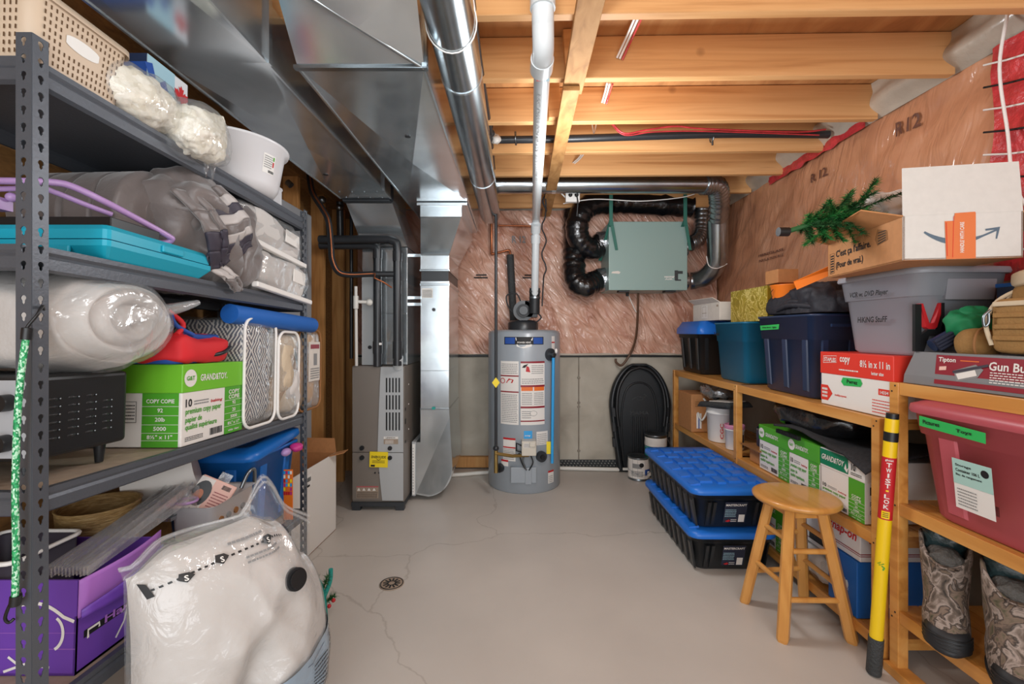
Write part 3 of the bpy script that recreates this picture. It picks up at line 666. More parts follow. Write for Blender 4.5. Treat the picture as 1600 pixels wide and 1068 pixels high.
txt(b, Ft, 'ENERGUIDE', .014, .066, .104, .018, 'ink'); lines(b, Ft, .02, .03, .09, .022, 3, 'ink', .4); rect(b, Ft, .01, .004, .03, .014, 'ink'); stroke(b, Ft, [(.05, .062), (.066, .052), (.082, .062)], .004, 'ink')
o = b.build('energy_tag'); o.location = (-.968, 3.2485, .318); o.rotation_euler = (0, .03, 0); tag(o, 'yellow energy tag hanging on the furnace front', 'tag')

# black pipes, condensate pipe and refrigerant line above the furnace
t = thing('flue_pipe', 'black plastic pipe above the furnace, right one of the pair', 'pipe', (0, 0, 0))
Yp = 3.2
b = MB(); top = P(612, 374, Yp); b.tube([P(621, 571, Yp), P(621, 392, Yp)]+spl([P(621, 392, Yp), P(619, 379, Yp), P(608, 374, Yp)], 5)+[P(520, 374, Yp), P(500, 374, Yp+.02)], .030, 'abs', 18); b.build('pipe', t)
b = MB(); b.tube([P(621, 392, Yp), P(621, 408, Yp)], .034, 'abs', 18); b.tube([P(621, 533, Yp), P(621, 560, Yp)], .034, 'abs', 18); b.build('coupling', t, split=True)
b = MB(); b.tube([P(622, 558, Yp), P(622, 573, Yp+.06)], .036, 'pvc', 18); b.build('white_collar', t, label='white plastic collar on the furnace top')
t = thing('flue_pipe', 'black plastic pipe above the furnace, left one of the pair', 'pipe', (0, 0, 0))
b = MB(); b.tube([P(590, 572, Yp+.06), P(590, 398, Yp+.06)]+spl([P(590, 398, Yp+.06), P(588, 387, Yp+.06), P(578, 383, Yp+.06)], 4)+[P(500, 383, Yp+.06)], .030, 'abs', 18); b.build('pipe', t)
b = MB(); b.tube([P(590, 533, Yp+.06), P(590, 552, Yp+.06)], .034, 'abs', 18); b.tube([P(590, 390, Yp+.06), P(590, 404, Yp+.06)], .034, 'abs', 18); b.build('coupling', t, split=True)
b = MB(); b.box(*[q for i in range(3) for q in (P(594.5, 537, Yp-.0)[i]-.008, P(594.5, 537, Yp-.0)[i]+.008)], 'white'); b.build('drain_cap', t)
t = thing('condensate_pipe', 'white condensate drain pipe with a tee left of the black pipes', 'pipe', (0, 0, 0))
b = MB(); b.tube([P(556, 447, 3.18), P(557, 571, 3.24)], .011, 'hose', 12); b.tube([P(556, 471, 3.18), P(580, 472, 3.2)], .012, 'hose', 12); b.build('pipe', t)
b = MB(); b.tube([P(556, 462, 3.18), P(556, 482, 3.18)], .018, 'hose', 12); b.blob(P(577, 472, 3.2), .024, .024, .024, 'hose', nu=14, nv=8); b.build('tee_fitting', t, split=True)
t = thing('refrigerant_line', 'black foam covered refrigerant line with a copper wire curving down the left wall', 'pipe', (0, 0, 0))
pts = spl([P(483, 268, 3.1), P(488, 300, 3.05), P(503, 325, 3.03), P(513, 345, 3.02), P(517, 380, 3.02), P(519, 405, 3.02), P(528, 424, 3.04), P(545, 429, 3.08), P(580, 428, 3.12), P(615, 428, 3.16)], 7)
b = MB(); b.tube(pts, .020, 'rubber', 14); b.build('foam_sleeve', t)
b = MB(); b.tube([p+V(.012, -.024, 0) for p in pts[:58]]+[P(585, 434, 3.08), P(600, 441, 3.12), P(612, 449, 3.16)], .0055, 'copper', 8); b.build('copper_wire', t, label='thin copper coloured wire')
t = thing('drain_stack', 'thin dark pipe standing against the left wall behind the black pipes', 'pipe', (0, 0, 0))
b = MB(); b.tube([P(549, 560, 3.6), P(549, 330, 3.6)], .014, 'abs', 10); b.tube([P(532, 375, 3.55), P(531, 315, 3.5)], .026, 'abs', 12); b.build('pipe', t)
b = MB(); b.blob(P(503, 312, 3.3), .03, .03, .03, 'steel', nu=12, nv=8); b.blob(P(530, 324, 3.48), .025, .025, .025, 'steel', nu=12, nv=8); b.tube([P(455, 290, 2.9), P(449, 284, 2.9)], .02, 'steel', 10); b.build('pipe_fitting', t, split=True)

# ================================================================ water heater
HC = V(.105, 3.89, 0); HR = .310
t = thing('water_heater', 'grey cylindrical gas water heater covered in warning labels', 'water heater', HC)
b = MB(); b.lathe([(HR-.01, .0), (HR, .012), (HR, 1.285), (HR-.012, 1.305), (HR-.05, 1.315), (.1, 1.32)], 'heater', 56); b.build('tank', t)
K = Cyl((0, 0, 0), HR)
def zx(y): return 1.3-(y-518)/700*3.6
b = MB()
def zr(x0, x1, y0, y1, m='paper', l=.0008):  # a sticker from its size in the photo's label grid
    a = (x0-819)/700*3.62; w_ = (x1-x0)/700*3.62; z = 1.3-(y1-518)/700*3.6; h = (y1-y0)/700*3.6
    rect(b, K, a, z, w_, h, m, l); return a, z, w_, h
for (x0, x1, y0, y1) in ((778, 809, 564, 663), (812, 851, 564, 663)): zr(x0, x1, y0, y1)
for (x0, x1, y0, y1) in ((778, 809, 586, 588), (812, 851, 564, 567), (812, 851, 601, 604), (778, 809, 611, 613), (812, 851, 634, 637), (812, 851, 656, 658)): zr(x0, x1, y0, y1, 'maroon_label', .0016)
zr(813, 831, 604, 610, 'orange', .0016); zr(833, 850, 604, 610, 'orange', .0016)
for (x0, x1, y0, y1, n, sd) in ((780, 807, 567, 584, 6, 1), (780, 807, 615, 660, 16, 2), (829, 849, 569, 584, 5, 3), (814, 849, 590, 599, 3, 4), (814, 830, 612, 632, 7, 5), (833, 849, 612, 632, 7, 6), (814, 828, 640, 653, 4, 7)):
    a = (x0-819)/700*3.62; lines(b, K, a, zx(y1), (x1-x0)/700*3.62, (y1-y0)/700*3.6, n, 'greytext', .4, .0016, sd)
F = K
for (x, y, s) in ((782, 595, 9), ): 
    a = (x-819)/700*3.62; b.tube([K.at(a+.02*math.cos(q), zx(y)+.02*math.sin(q), .001) for q in (2*PI*k/16 for k in range(16))], .003, 'red', 6, closed=True)
poly(b, K, [((788-819)/193, zx(598)), ((799-819)/193, zx(598)), ((801-819)/193, zx(593)), ((793-819)/193, zx(591))], 'red', .0018)
poly(b, K, [((820-819)/193, zx(580)), ((827-819)/193, zx(581)), ((825-819)/193, zx(573)), ((821-819)/193, zx(571))], 'red', .0018)
poly(b, K, [((814-819)/193, zx(574)), ((819-819)/193, zx(574)), ((824-819)/193, zx(568)), ((817-819)/193, zx(570))], 'ink', .002)
b.tube([K.at((832-819)/193+.03*math.cos(q), zx(645)+.02*math.sin(q), .001) for q in (2*PI*k/14 for k in range(14))], .0015, 'greytext', 5, closed=True)
b.build('warning_labels', t)
b = MB()
zr(785, 849, 526, 538, 'ink'); zr(786.5, 803, 527, 537, 'fabric_blue', .0016); zr(832, 847.5, 527, 537, 'fabric_blue', .0016)
poly(b, K, [((804-819)/193, zx(527)), ((831-819)/193, zx(527)), ((829-819)/193, zx(541)), ((817-819)/193, zx(544)), ((806-819)/193, zx(541))], 'paper', .0018)
zr(803, 832, 531.5, 537.5, 'ink', .0024); txt(b, K, 'POWER VENT', (807-819)/193, zx(536), .11, .013, 'paper', .003); b.build('badge', t)
b = MB()
zr(817, 830, 672, 684, 'sky'); txt(b, K, 'energy', (818.5-819)/193, zx(681), .045, .012, 'paper', .002); b.build('sticker', t, label='small blue sticker'); b = MB(); zr(837, 857, 674, 695); lines(b, K, (838-819)/193, zx(694), .09, .09, 6, 'greytext', .35, .002, 9); b.build('sticker', t); b = MB()
zr(783, 804, 684, 720); zr(783, 804, 684, 687, 'red', .0016); zr(783, 804, 698, 700, 'red', .0016); lines(b, K, (784-819)/193, zx(718), .09, .09, 7, 'greytext', .4, .002, 10); b.build('sticker', t); b = MB(); zr(779, 792, 719, 729); zr(779, 792, 719, 722, 'red', .0016)
b.build('sticker', t); b = MB(); zr(858, 871, 738, 758); zr(858, 871, 738, 741, 'red', .0016); lines(b, K, (859-819)/193, zx(757), .05, .06, 4, 'greytext', .4, .002, 11); b.build('sticker', t); b = MB(); zr(866, 874, 525, 549); zr(866, 874, 534, 536, 'red', .0016); b.build('sticker', t)
b = MB(); q = (822-819)/193; b.box(-.115, .09, -HR-.012, -HR+.03, .095, .22, 'heater'); b.box(.0, .05, -HR-.02, -HR+.0, .085, .22, 'heater'); b.build('burner_door', t, bevel=.004)
b = MB(); b.box(-.03, .085, -HR-.085, -HR+.02, .33, .445, 'beige_valve'); b.box(.03, .08, -HR-.095, -HR-.08, .40, .44, 'beige_valve'); Fv = Face((-.03, -HR-.0855, .33), (1, 0, 0), (0, 0, 1)); rect(b, Fv, .015, .065, .07, .035, 'paper'); lines(b, Fv, .018, .068, .06, .03, 3, 'ink', .4); b.build('gas_valve', t, bevel=.01, seg=3)
b = MB(); b.tube([(-.03, -HR-.04, .40), (-.07, -HR-.04, .42), (-.07, -HR-.04, .36), (-.03, -HR-.04, .35)], .007, 'rubber', 8); b.tube(spl([(.0, -HR-.05, .33), (-.02, -HR-.04, .28), (.01, -HR-.02, .2)], 5), .006, 'steel', 8); b.tube(spl([(.04, -HR-.05, .33), (.06, -HR-.05, .27), (.03, -HR-.02, .2)], 5), .005, 'rubber', 8); b.tube(spl([(-.05, -HR-.03, .34), (-.03, -HR-.04, .27), (.0, -HR-.02, .21)], 5), .005, 'rubber', 8); b.build('control_wire', t, split=True)
for x, z, r in ((.125, .30, .043), (-.195, .195, .036)):
    b = MB(); th = math.asin(x/HR); n = V(math.sin(th), -math.cos(th), 0); p = n*HR+V(0, 0, z); b.cyl(p, p+n*.03, r, 'dark_steel' if x > 0 else 'abs', 24); b.cyl(p+n*.03, p+n*.05, r*.45, 'rubber', 16); b.build('drain_valve', t)
b = MB(); th = math.asin(.20/HR); n = V(math.sin(th), -math.cos(th), 0); p = n*HR+V(0, 0, 1.115); b.cyl(p, p+n*.022, .05, 'dark_steel', 28); b.cyl(p+n*.02, p+n*.06, .018, 'steel', 16); b.blob(p+n*.055+V(.015, 0, .03), .012, .012, .02, 'white', nu=10, nv=6); b.build('relief_valve', t, label='relief valve on a dark disc')
b = MB(); p0 = n*(HR+.045)+V(0, 0, 1.09); b.tube([p0, p0+V(-.01, 0, -.85)], .0125, 'sky', 12); b.build('relief_tube', t, label='bright blue tube')
b = MB(); a = .185; b.prism([(0, -.05), (.06, -.05), (.06, .05), (0, .05)], K.at(a, .36, .001), (1, 0, 0), (0, 0, 1), .001, 'yellow'); b.build('yellow_sticker', t)
# blower on top
b = MB(); b.lathe([(.13, 1.315), (.13, 1.375), (.11, 1.395), (.05, 1.40)], 'abs', 28, (-.01, -.05, 0)); b.build('blower_base', t)
b = MB(); c = V(-.01, -.1, 1.475); b.cyl(c+V(0, .05, 0), c+V(0, -.05, 0), .085, 'abs', 28); b.cyl(c+V(0, -.05, 0), c+V(0, -.085, 0), .055, 'rubber', 24); b.cyl(c+V(0, -.085, 0), c+V(0, -.1, 0), .035, 'abs', 20); b.box(.0, .11, -.15, -.03, 1.42, 1.56, 'abs'); b.build('blower_housing', t, bevel=.004)
b = MB(); b.tube([(.078, -.235, 1.45), (.08, -.235, 1.655)], .043, 'rubber', 20); b.tube([(.08, -.235, 1.57), (.08, -.235, 1.585)], .047, 'steel', 20); b.tube([(.08, -.235, 1.62), (.08, -.235, 1.635)], .047, 'steel', 20); b.build('rubber_coupling', t)
b = MB(); b.tube(spl([(-.05, -.12, 1.42), (-.13, -.14, 1.5), (-.15, -.14, 1.6), (-.07, -.13, 1.62), (-.03, -.13, 1.55)], 6), .006, 'rubber', 8); b.tube(spl([(.10, -.13, 1.38), (.14, -.13, 1.42), (.11, -.13, 1.46), (.10, -.13, 1.5)], 5), .006, 'rubber', 8); b.build('blower_wire', t, split=True)
b = MB(); pts = [P(847, 478, 3.6), P(849, 440, 3.62)]+[P(850+3.5*math.sin(k*1.3), 430-k*9, 3.64) for k in range(11)]+[P(853, 318, 3.6), P(850, 290, 3.6)]
b.tube(spl(pts, 4), .006, 'rubber', 8); b.tube(spl([P(851+3*math.cos(k), 330-k*5, 3.6) for k in range(8)], 3), .007, 'rubber', 6)
tag(b.build('power_cord'), 'coiled black power cord hanging beside the white vent pipe', 'cord')
t = thing('water_pipe', 'grey foam sleeved water pipe with a copper top behind the water heater', 'pipe', (0, 0, 0))
b = MB(); b.tube([P(803, 512, 4.16), P(797, 398, 4.16)], .034, 'foam_dark', 16); b.build('foam_sleeve', t)
b = MB(); b.tube(spl([P(797, 400, 4.16), P(796, 391, 4.16), P(785, 393, 4.16), P(772, 396, 4.17), P(768, 397, 4.17)], 4)+[P(768, 340, 4.17)], .011, 'copper', 10); b.tube([P(779, 352, 4.17), P(832, 353, 4.17)], .008, 'copper', 8); b.build('copper_pipe', t, label='thin copper pipe')
# things lying along the wall foot
b = MB(); b.box(-.55, -.04, 4.24, 4.29, .015, .115, 'stud'); tag(b.build('sill_board', bevel=.003), 'orange lumber lying against the wall foot left of the water heater', 'board')
b = MB(); b.box(.35, 1.0, 4.285, 4.298, .0, .075, 'foam_dark')
for k in range(60): b.blob((.36+.0108*k, 4.284, .02+.045*((k*7) % 3)/2), .004, .003, .004, 'hose', nu=6, nv=4)
tag(b.build('dimpled_membrane'), 'strip of black speckled membrane along the wall foot right of the water heater', 'membrane')
b = MB(); b.tube(spl([(-.60, 4.0, .018), (-.45, 4.02, .02), (-.28, 4.07, .02), (-.1, 4.1, .022), (.1, 4.22, .02), (.5, 4.2, .02), (.9, 4.17, .02), (1.2, 4.16, .02)], 8), .018, 'hose', 10); tag(b.build('drain_hose'), 'white drain hose lying along the wall foot behind the water heater', 'hose')
# floor drain
t = thing('floor_drain', 'round floor drain with radial slots beside the white carton', 'drain', (P(530, 912, 1)*1).to_3d() if 0 else (-.62, 2.31, .001))
b = MB(); b.lathe([(.062, 0), (.062, .003), (.052, .004), (.001, .004)], 'deck', 32); b.build('drain_cover', t)
b = MB()
for k in range(12):
    a = 2*PI*k/12; b.box(.016, .044, -.0045, .0045, .0035, .0052, 'black', Matrix.Rotation(a, 4, 'Z'))
b.tube([(.056*math.cos(a), .056*math.sin(a), .003) for a in (2*PI*k/28 for k in range(28))], .003, 'black', 6, closed=True); b.build('drain_slots', t)

# ================================================================ ventilator
t = thing('heat_recovery_ventilator', 'sage green metal ventilator box hung under the joists on green straps', 'ventilator', (1.17, 3.85, 1.657))
b = MB(); b.box(-.335, .335, .012, .355, 0, .588, 'hrv'); b.build('cabinet', t, bevel=.006)
b = MB(); b.box(-.338, .338, 0, .012, .0, .59, 'hrv'); b.build('front_door', t, bevel=.005, seg=3)
b = MB(); F = Face((-.338, -.0004, 0), (1, 0, 0), (0, 0, 1)); rect(b, F, .565, .085, .03, .085, 'foam_dark', .001); rect(b, F, .575, .14, .06, .025, 'foam_dark', .0015); rect(b, F, .57, .08, .05, .012, 'foam_dark', .0015)
txt(b, F, 'venmar', .475, .105, .09, .016, 'paper', .002); txt(b, F, 'AIR', .48, .088, .07, .012, 'paper', .002); b.build('printed_logo', t)
b = MB(); poly(b, F, [(.02, .145), (.09, .14), (.10, .155), (.08, .165), (.03, .16)], 'cream', .002); b.build('tape_scrap', t)
b = MB()
for x in (-.2, .2): b.box(x-.045, x+.045, .02, .1, -.014, 0, 'rubber')
b.box(-.2, .3, .1, .3, .588, .60, 'rubber'); b.build('vibration_pad', t, split=True)
b = MB(); 
for (x, z, s) in ((-.335, .42, -1), (-.335, .13, -1), (.335, .40, 1), (.335, .10, 1)):
    b.cyl((x, .2, z), (x+s*.03, .2, z), .085, 'rubber', 28); b.cyl((x+s*.03, .2, z), (x+s*.07, .2, z), .082, 'flexfoil', 28)
b.build('duct_collar', t, split=True)
b = MB(); b.tube([(-.14, .15, 0), (-.14, .15, -.04)], .014, 'rubber', 10); b.build('drain_spout', t)
for sx, lab in ((-.33, 'green strap at the left side of the ventilator, up to the joist'), (.30, 'green strap at the right side of the ventilator, up to the joist')):
    b = MB(); X = 1.17+sx; b.box(X-.014, X+.014, 3.80, 3.804, 2.2, 2.5, 'strap_green'); b.add([(X-.014, 3.80, 2.25), (X+.014, 3.80, 2.25), (X+.07*(1 if sx < 0 else 1), 3.84, 2.0), (X+.045, 3.84, 2.0)], [(0, 3, 2, 1)], 'strap_green'); b.add([(X-.014, 3.803, 2.25), (X+.014, 3.803, 2.25), (X-.02, 4.1, 1.95), (X-.05, 4.1, 1.95)], [(0, 1, 2, 3)], 'strap_green')
    tag(b.build('hanging_strap', solid=.003), lab, 'strap')
def flex(pts, r, n, am=.0035, per=4):
    ps = spl(pts, n); rr = [r+am*(1 if (i % per) == 0 else -.3)+.012*noise.noise(V(i*.45, r*9, 1)) for i in range(len(ps))]; return ps, rr
t = thing('flexible_duct', 'black flexible duct looping into the upper left side of the ventilator', 'duct', (0, 0, 0))
b = MB(); ps, rr = flex([P(1080, 322, 4.08), P(1010, 318, 4.08), P(960, 316, 4.06), P(920, 322, 3.98), P(903, 345, 3.95), P(905, 375, 3.98), P(925, 388, 4.03), P(938, 381, 4.05)], .1, 12); b.tube(ps, rr, 'blackpoly', 28); b.build('sleeve', t)
b = MB(); b.tube([P(934, 381, 4.05), P(949, 379, 4.05)], .107, 'foil', 24); b.build('foil_tape', t, label='silver foil tape')
t = thing('flexible_duct', 'black flexible duct bending into the lower left side of the ventilator', 'duct', (0, 0, 0))
b = MB(); ps, rr = flex([P(897, 330, 4.12), P(897, 370, 4.10), P(897, 405, 4.05), P(899, 435, 3.99), P(912, 447, 3.96), P(925, 442, 4.0), P(938, 437, 4.05)], .1, 12); b.tube(ps, rr, 'blackpoly', 28); b.build('sleeve', t)
b = MB(); b.tube([P(934, 438, 4.05), P(948, 436, 4.05)], .107, 'foil', 24); b.build('foil_tape', t, label='silver foil tape')
t = thing('exhaust_duct', 'round steel vent pipe crossing the joists and bending down to the ventilator', 'duct', (0, 0, 0))
b = MB(); b.tube([P(772, 288, 3.42), P(1102, 288, 3.42)], .067, 'galv_pipe', 28); b.tube([P(862, 288, 3.42), P(868, 288, 3.42)], .07, 'galv', 28); b.build('straight_pipe', t)
b = MB(); ps = spl([P(1098, 288, 3.42), P(1118, 290, 3.45), P(1124, 310, 3.55), P(1122, 345, 3.72)], 14); rr = [.076+.004*(1 if i % 3 == 0 else -1) for i in range(len(ps))]; b.tube(ps, rr, 'flexfoil', 28); b.build('flexible_bend', t, label='crinkled flexible metal bend')
b = MB(); b.tube([P(1121, 342, 3.72), P(1121, 400, 3.82)], .084, 'galv_pipe', 28); b.tube(spl([P(1121, 398, 3.82), P(1118, 415, 3.86), P(1103, 432, 3.95), P(1088, 438, 4.03), P(1079, 439, 4.05)], 5), .08, 'flexfoil', 28); b.build('elbow', t)
b = MB(); b.tube(spl([P(1104, 400, 3.74), P(1108, 415, 3.75), P(1121, 419, 3.76), P(1136, 412, 3.8)], 5), .004, 'white', 6); b.build('tie_wire', t)
t = thing('exhaust_duct', 'short crinkled metal duct behind, entering the upper right of the ventilator', 'duct', (0, 0, 0))
b = MB(); ps = spl([P(1098, 305, 4.12), P(1097, 335, 4.12), P(1095, 362, 4.1), P(1088, 376, 4.06), P(1078, 380, 4.05)], 12); rr = [.07+.003*(1 if i % 3 == 0 else -1) for i in range(len(ps))]; b.tube(ps, rr, 'flexfoil', 24); b.build('flexible_pipe', t)
t = thing('condensate_hose', 'brown drain hose hanging in a curve below the ventilator', 'hose', (0, 0, 0))
b = MB(); b.tube(spl([P(997, 458, 4.0), P(996, 500, 4.08), P(993, 530, 4.15), P(985, 552, 4.2), P(972, 570, 4.2), P(963, 566, 4.2), P(962, 560, 4.2)], 8), .011, 'hose_brown', 10); b.build('hose', t)
b = MB(); b.tube(spl([P(981, 458, 4.05), P(988, 475, 4.06), P(995, 488, 4.06), P(995, 478, 4.05)], 5), .004, 'white', 6); b.build('tie_string', t)
t = thing('junction_box', 'white electrical outlet box with plugs on the joist near the strapping', 'outlet', P(895, 306, 3.50))
b = MB(); b.box(-.055, .055, 0, .04, -.045, .045, 'white'); b.build('cover_plate', t, bevel=.003)
b = MB(); b.blob((-.02, -.012, .005), .016, .018, .016, 'black', nu=12, nv=8); b.blob((.028, -.012, .005), .016, .018, .016, 'black', nu=12, nv=8); b.tube(spl([(.028, -.02, .0), (.035, -.03, -.06), (.03, -.01, -.16)], 5), .005, 'black', 8); b.build('plugs', t)
b = MB(); b.tube(spl([P(865, 293, 3.56), P(875, 300, 3.56), P(884, 309, 3.57)], 4), .006, 'white', 8); b.tube(spl([P(880, 318, 3.62), P(930, 311, 3.62), P(1000, 314, 3.62), P(1060, 309, 3.62), P(1085, 303, 3.62)], 6), .004, 'white', 6); tag(b.build('electrical_cable'), 'white cable stretched along the joist above the ventilator', 'cable')
# ================================================================ builders for storage things
def faces(w, d):
    return {'S': Face((-w/2, -d/2, 0), (1, 0, 0), (0, 0, 1)), 'E': Face((w/2, -d/2, 0), (0, 1, 0), (0, 0, 1)),
            'W': Face((-w/2, d/2, 0), (0, -1, 0), (0, 0, 1))}
def carton(name, label, cat, loc, w, d, h, m='cardboard', lid=None, lidh=.09, rz=0, rx=0, group=None, bevel=.003):
    t = thing(name, label, cat, loc, rz, group, rx)
    b = MB(); b.box(-w/2, w/2, -d/2, d/2, 0, h-(.004 if lid else 0), m); b.build('box_body', t, bevel=bevel)
    if lid:
        b = MB(); b.box(-w/2-.003, w/2+.003, -d/2-.003, d/2+.003, h-lidh, h, lid); b.build('lid', t, bevel=bevel)
    return t
def lifted(F, e): return Face(F.o+F.n*e, F.u, F.v)
def gt_print(t, w, d, h, lidh, side, long_face, g='green', end=True):
    """green and white copy paper box printing on one long face and the end facing the camera"""
    F = faces(w, d); b = MB(); L = d; f = F[long_face]
    rect(b, f, L*.66, 0, L*.34, h-lidh, g); txt(b, f, '10', L*.05, h*.47, L*.09, h*.10, 'ink'); lines(b, f, L*.17, h*.48, L*.22, h*.07, 2, 'greytext')
    txt(b, f, 'premium copy paper', L*.05, h*.36, L*.55, h*.09, g); txt(b, f, 'papier de', L*.05, h*.26, L*.24, h*.09, g); txt(b, f, 'qualité supérieure', L*.05, h*.17, L*.48, h*.09, g)
    barcode(b, f, L*.42, h*.05, L*.2, h*.09); lines(b, f, L*.05, h*.05, L*.26, h*.06, 3, 'ink')
    x = L*.66
    for s, y, ww, hh in (('COPY', .55, .2, .06), ('COPIE', .48, .2, .06), ('92', .40, .06, .05), ('20', .30, .06, .05), ('5000', .21, .12, .045), ('8½" x 11"', .12, .22, .045), ('white · blanc', .03, .2, .03)):
        txt(b, f, s, x+L*(.17-ww/2), h*y, L*ww, h*hh, 'paper')
    for y in (.46, .375, .28, .19, .10): rect(b, f, x, h*y, L*.34, .0012, 'paper', .0012)
    txt(b, f, 'baking', L*.42, h*.47, L*.19, h*.05, 'red', slant=.3)
    if end:
        f = F['S']; rect(b, f, w*.72, 0, w*.26, h-lidh, g)
        for s, y, ww, hh in (('COPY COPIE', .53, .2, .05), ('92', .42, .04, .05), ('20lb', .31, .07, .05), ('5000', .2, .09, .05), ('8½" x 11"', .1, .18, .05)): txt(b, f, s, w*(.85-ww/2), h*y, w*ww, h*hh, 'paper')
        for y in (.49, .38, .27, .17, .08): rect(b, f, w*.72, h*y, w*.26, .0012, 'paper', .0012)
        stroke(b, f, [(w*.56, h*.3), (w*.68, h*.3), (w*.68, h*.55), (w*.56, h*.55), (w*.56, h*.3)], .002, 'ink'); lines(b, f, w*.57, h*.33, w*.1, h*.2, 5, 'ink', .3)
    b.build('printed_sides', t)
    lo = next((c for c in t.children if c.name.startswith('lid')), t)
    b = MB(); f = lifted(F[long_face], .003); k = h-lidh
    b.add([f.at(L*.1+.028*math.cos(a), k+lidh*.5+.028*math.sin(a), .0008) for a in (2*PI*i/20 for i in range(20))], [tuple(range(20))], 'paper'); txt(b, f, 'G&T', L*.1-.018, k+lidh*.5-.007, .036, .014, g, .002)
    txt(b, f, 'GRAND&TOY.', L*.24, k+lidh*.36, L*.44, lidh*.25, 'paper'); b.build('lid_print', lo)
def tote(name, label, loc, w, d, h, m, lid=None, lidh=.07, taper=.86, rz=0, rx=0, ribs=3, cat='storage tote', group=None, lip=.012, r=.035, full=None, ltex=False, latch=False, rimh=.05, lidrx=0, lidoff=(0, 0, 0)):
    t = thing(name, label, cat, loc, rz, group, rx)
    b = MB(); zt = h
    def q(f, z, g=0): k = taper+(1-taper)*f; return ring(w*k-2*lip+g, d*k-2*lip+g, r, z)
    b.loft([q(0, 0, -.02), q(.0, .012), q((zt-rimh)/zt, zt-rimh), q((zt-rimh)/zt, zt-rimh, 2*lip*.5), q(1, zt-.012, 2*lip*.6), q(1, zt-.012, 2*lip), q(1, zt, 2*lip), q(1, zt, -.006), q(1, zt-.03, -.01)], m, True, False)
    if full: b.loft([q(1, zt-.03, -.01), q(1, zt-.031, -.06)], m, False, False); b.loft([q(1, zt-.031, -.012), q(1, zt-.02, -.1)], full, False, True)
    else: b.loft([q(1, zt-.03, -.01), q(0, .02, -.03)], m, False, True)
    b.build('tub', t)
    if ribs:
        for fx, L_ in (('W', d), ('S', w), ('E', d)):
            for k in range(ribs):
                a = (k+.5)/ribs-.5; b = MB(); rw = L_/ribs*.26
                A0 = taper; kt = taper+(1-taper)*((zt-rimh)/zt)
                def pt(s, z, o):
                    kk = taper+(1-taper)*z/zt
                    if fx == 'S': return V(a*w*kk+s, -(d*kk/2-lip)-o, z)
                    sx = -1 if fx == 'W' else 1
                    return V(sx*((w*kk/2-lip)+o), a*d*kk+s, z)
                A = [pt(-rw/2, .03, -.004), pt(rw/2, .03, -.004), pt(rw/2, zt-rimh, -.004), pt(-rw/2, zt-rimh, -.004)]; B = [pt(-rw*.36, .035, .006), pt(rw*.36, .035, .006), pt(rw*.36, zt-rimh, .006), pt(-rw*.36, zt-rimh, .006)]
                b.hexa(A, B, m); b.build('rib', t)
    if lid:
        b = MB(); W = w+.012; D = d+.012
        if ltex: b.loft([ring(W, D, r+.01, zt-.012), ring(W+.004, D+.004, r+.01, zt-.006), ring(W+.004, D+.004, r+.01, zt+.006), ring(W-.012, D-.012, r, zt+lidh*.6), ring(W-.10, D-.10, r, zt+lidh*.6), ring(W-.115, D-.115, r, zt+lidh-.010)], lid, True, True)
        else: b.loft([ring(W, D, r+.01, zt-.018), ring(W+.006, D+.006, r+.01, zt-.01), ring(W, D, r+.01, zt+lidh*.35), ring(W-.03, D-.03, r, zt+lidh*.55), ring(W-.07, D-.07, r, zt+lidh), ring(W-.12, D-.12, r, zt+lidh), ring(W-.13, D-.13, r, zt+lidh-.008)], lid, True, True)
        if ltex:
            nx, ny = 4, 6; zz = zt+lidh-.010
            for i in range(nx):
                for j in range(ny):
                    cx = (i-(nx-1)/2)*(W-.15)/nx; cy = (j-(ny-1)/2)*(D-.15)/ny; hx_, hy = ((W-.15)/nx*.46, (D-.15)/ny*.3) if (i+j) % 2 == 0 else ((W-.15)/nx*.3, (D-.15)/ny*.46)
                    b.hexa([(cx-hx_, cy-hy, zz-.006), (cx+hx_, cy-hy, zz-.006), (cx+hx_, cy+hy, zz-.006), (cx-hx_, cy+hy, zz-.006)], [(cx-hx_*.9, cy-hy*.85, zz+.011), (cx+hx_*.9, cy-hy*.85, zz+.011), (cx+hx_*.9, cy+hy*.85, zz+.011), (cx-hx_*.9, cy+hy*.85, zz+.011)], lid)
            for s in (-1, 1):
                for k in range(6):
                    cy = (k-2.5)*D/6.4; b.hexa([(s*(W/2-.075), cy-.03, zt), (s*(W/2-.008), cy-.03, zt), (s*(W/2-.008), cy+.03, zt), (s*(W/2-.075), cy+.03, zt)], [(s*(W/2-.07), cy-.026, zt+lidh), (s*(W/2-.02), cy-.024, zt+lidh*.75), (s*(W/2-.02), cy+.024, zt+lidh*.75), (s*(W/2-.07), cy+.026, zt+lidh)], lid)
        o = b.build('lid', t, T=Matrix.Translation(V(*lidoff)) @ Matrix.Translation(V(0, -d/2, zt)) @ Matrix.Rotation(lidrx, 4, 'X') @ Matrix.Translation(V(0, d/2, -zt)))
    return t
def zipbag(name, label, loc, w, d, h, inner, rx=0, rz=0, piping='white', group=None, extra=None, film='film_strong', seed=1, tapes=()):
    t = thing(name, label, 'zippered bag', loc, rz, group, rx)
    b = MB(); b.blob((0, 0, h/2), w/2*.96, d/2*.94, h/2*.95, inner, .28, .3, 44, 26, .012, 7, seed); b.build('folded_linen', t)
    if extra: extra(t)
    b = MB(); b.blob((0, 0, h/2), w/2*1.02, d/2*1.03, h/2*1.02, film, .2, .22, 44, 26, .006, 9, seed+2); b.build('clear_cover', t)
    if piping:
        b = MB(); lp = [V(w/2*.99, p.x, p.y+h/2) for p in [V(q.x, q.y, 0) for q in ring(d*1.0, h*1.0, .05, 0, 6)]]; b.tube(lp, .006, piping, 8, closed=True); b.build('zip_piping', t)
    return t

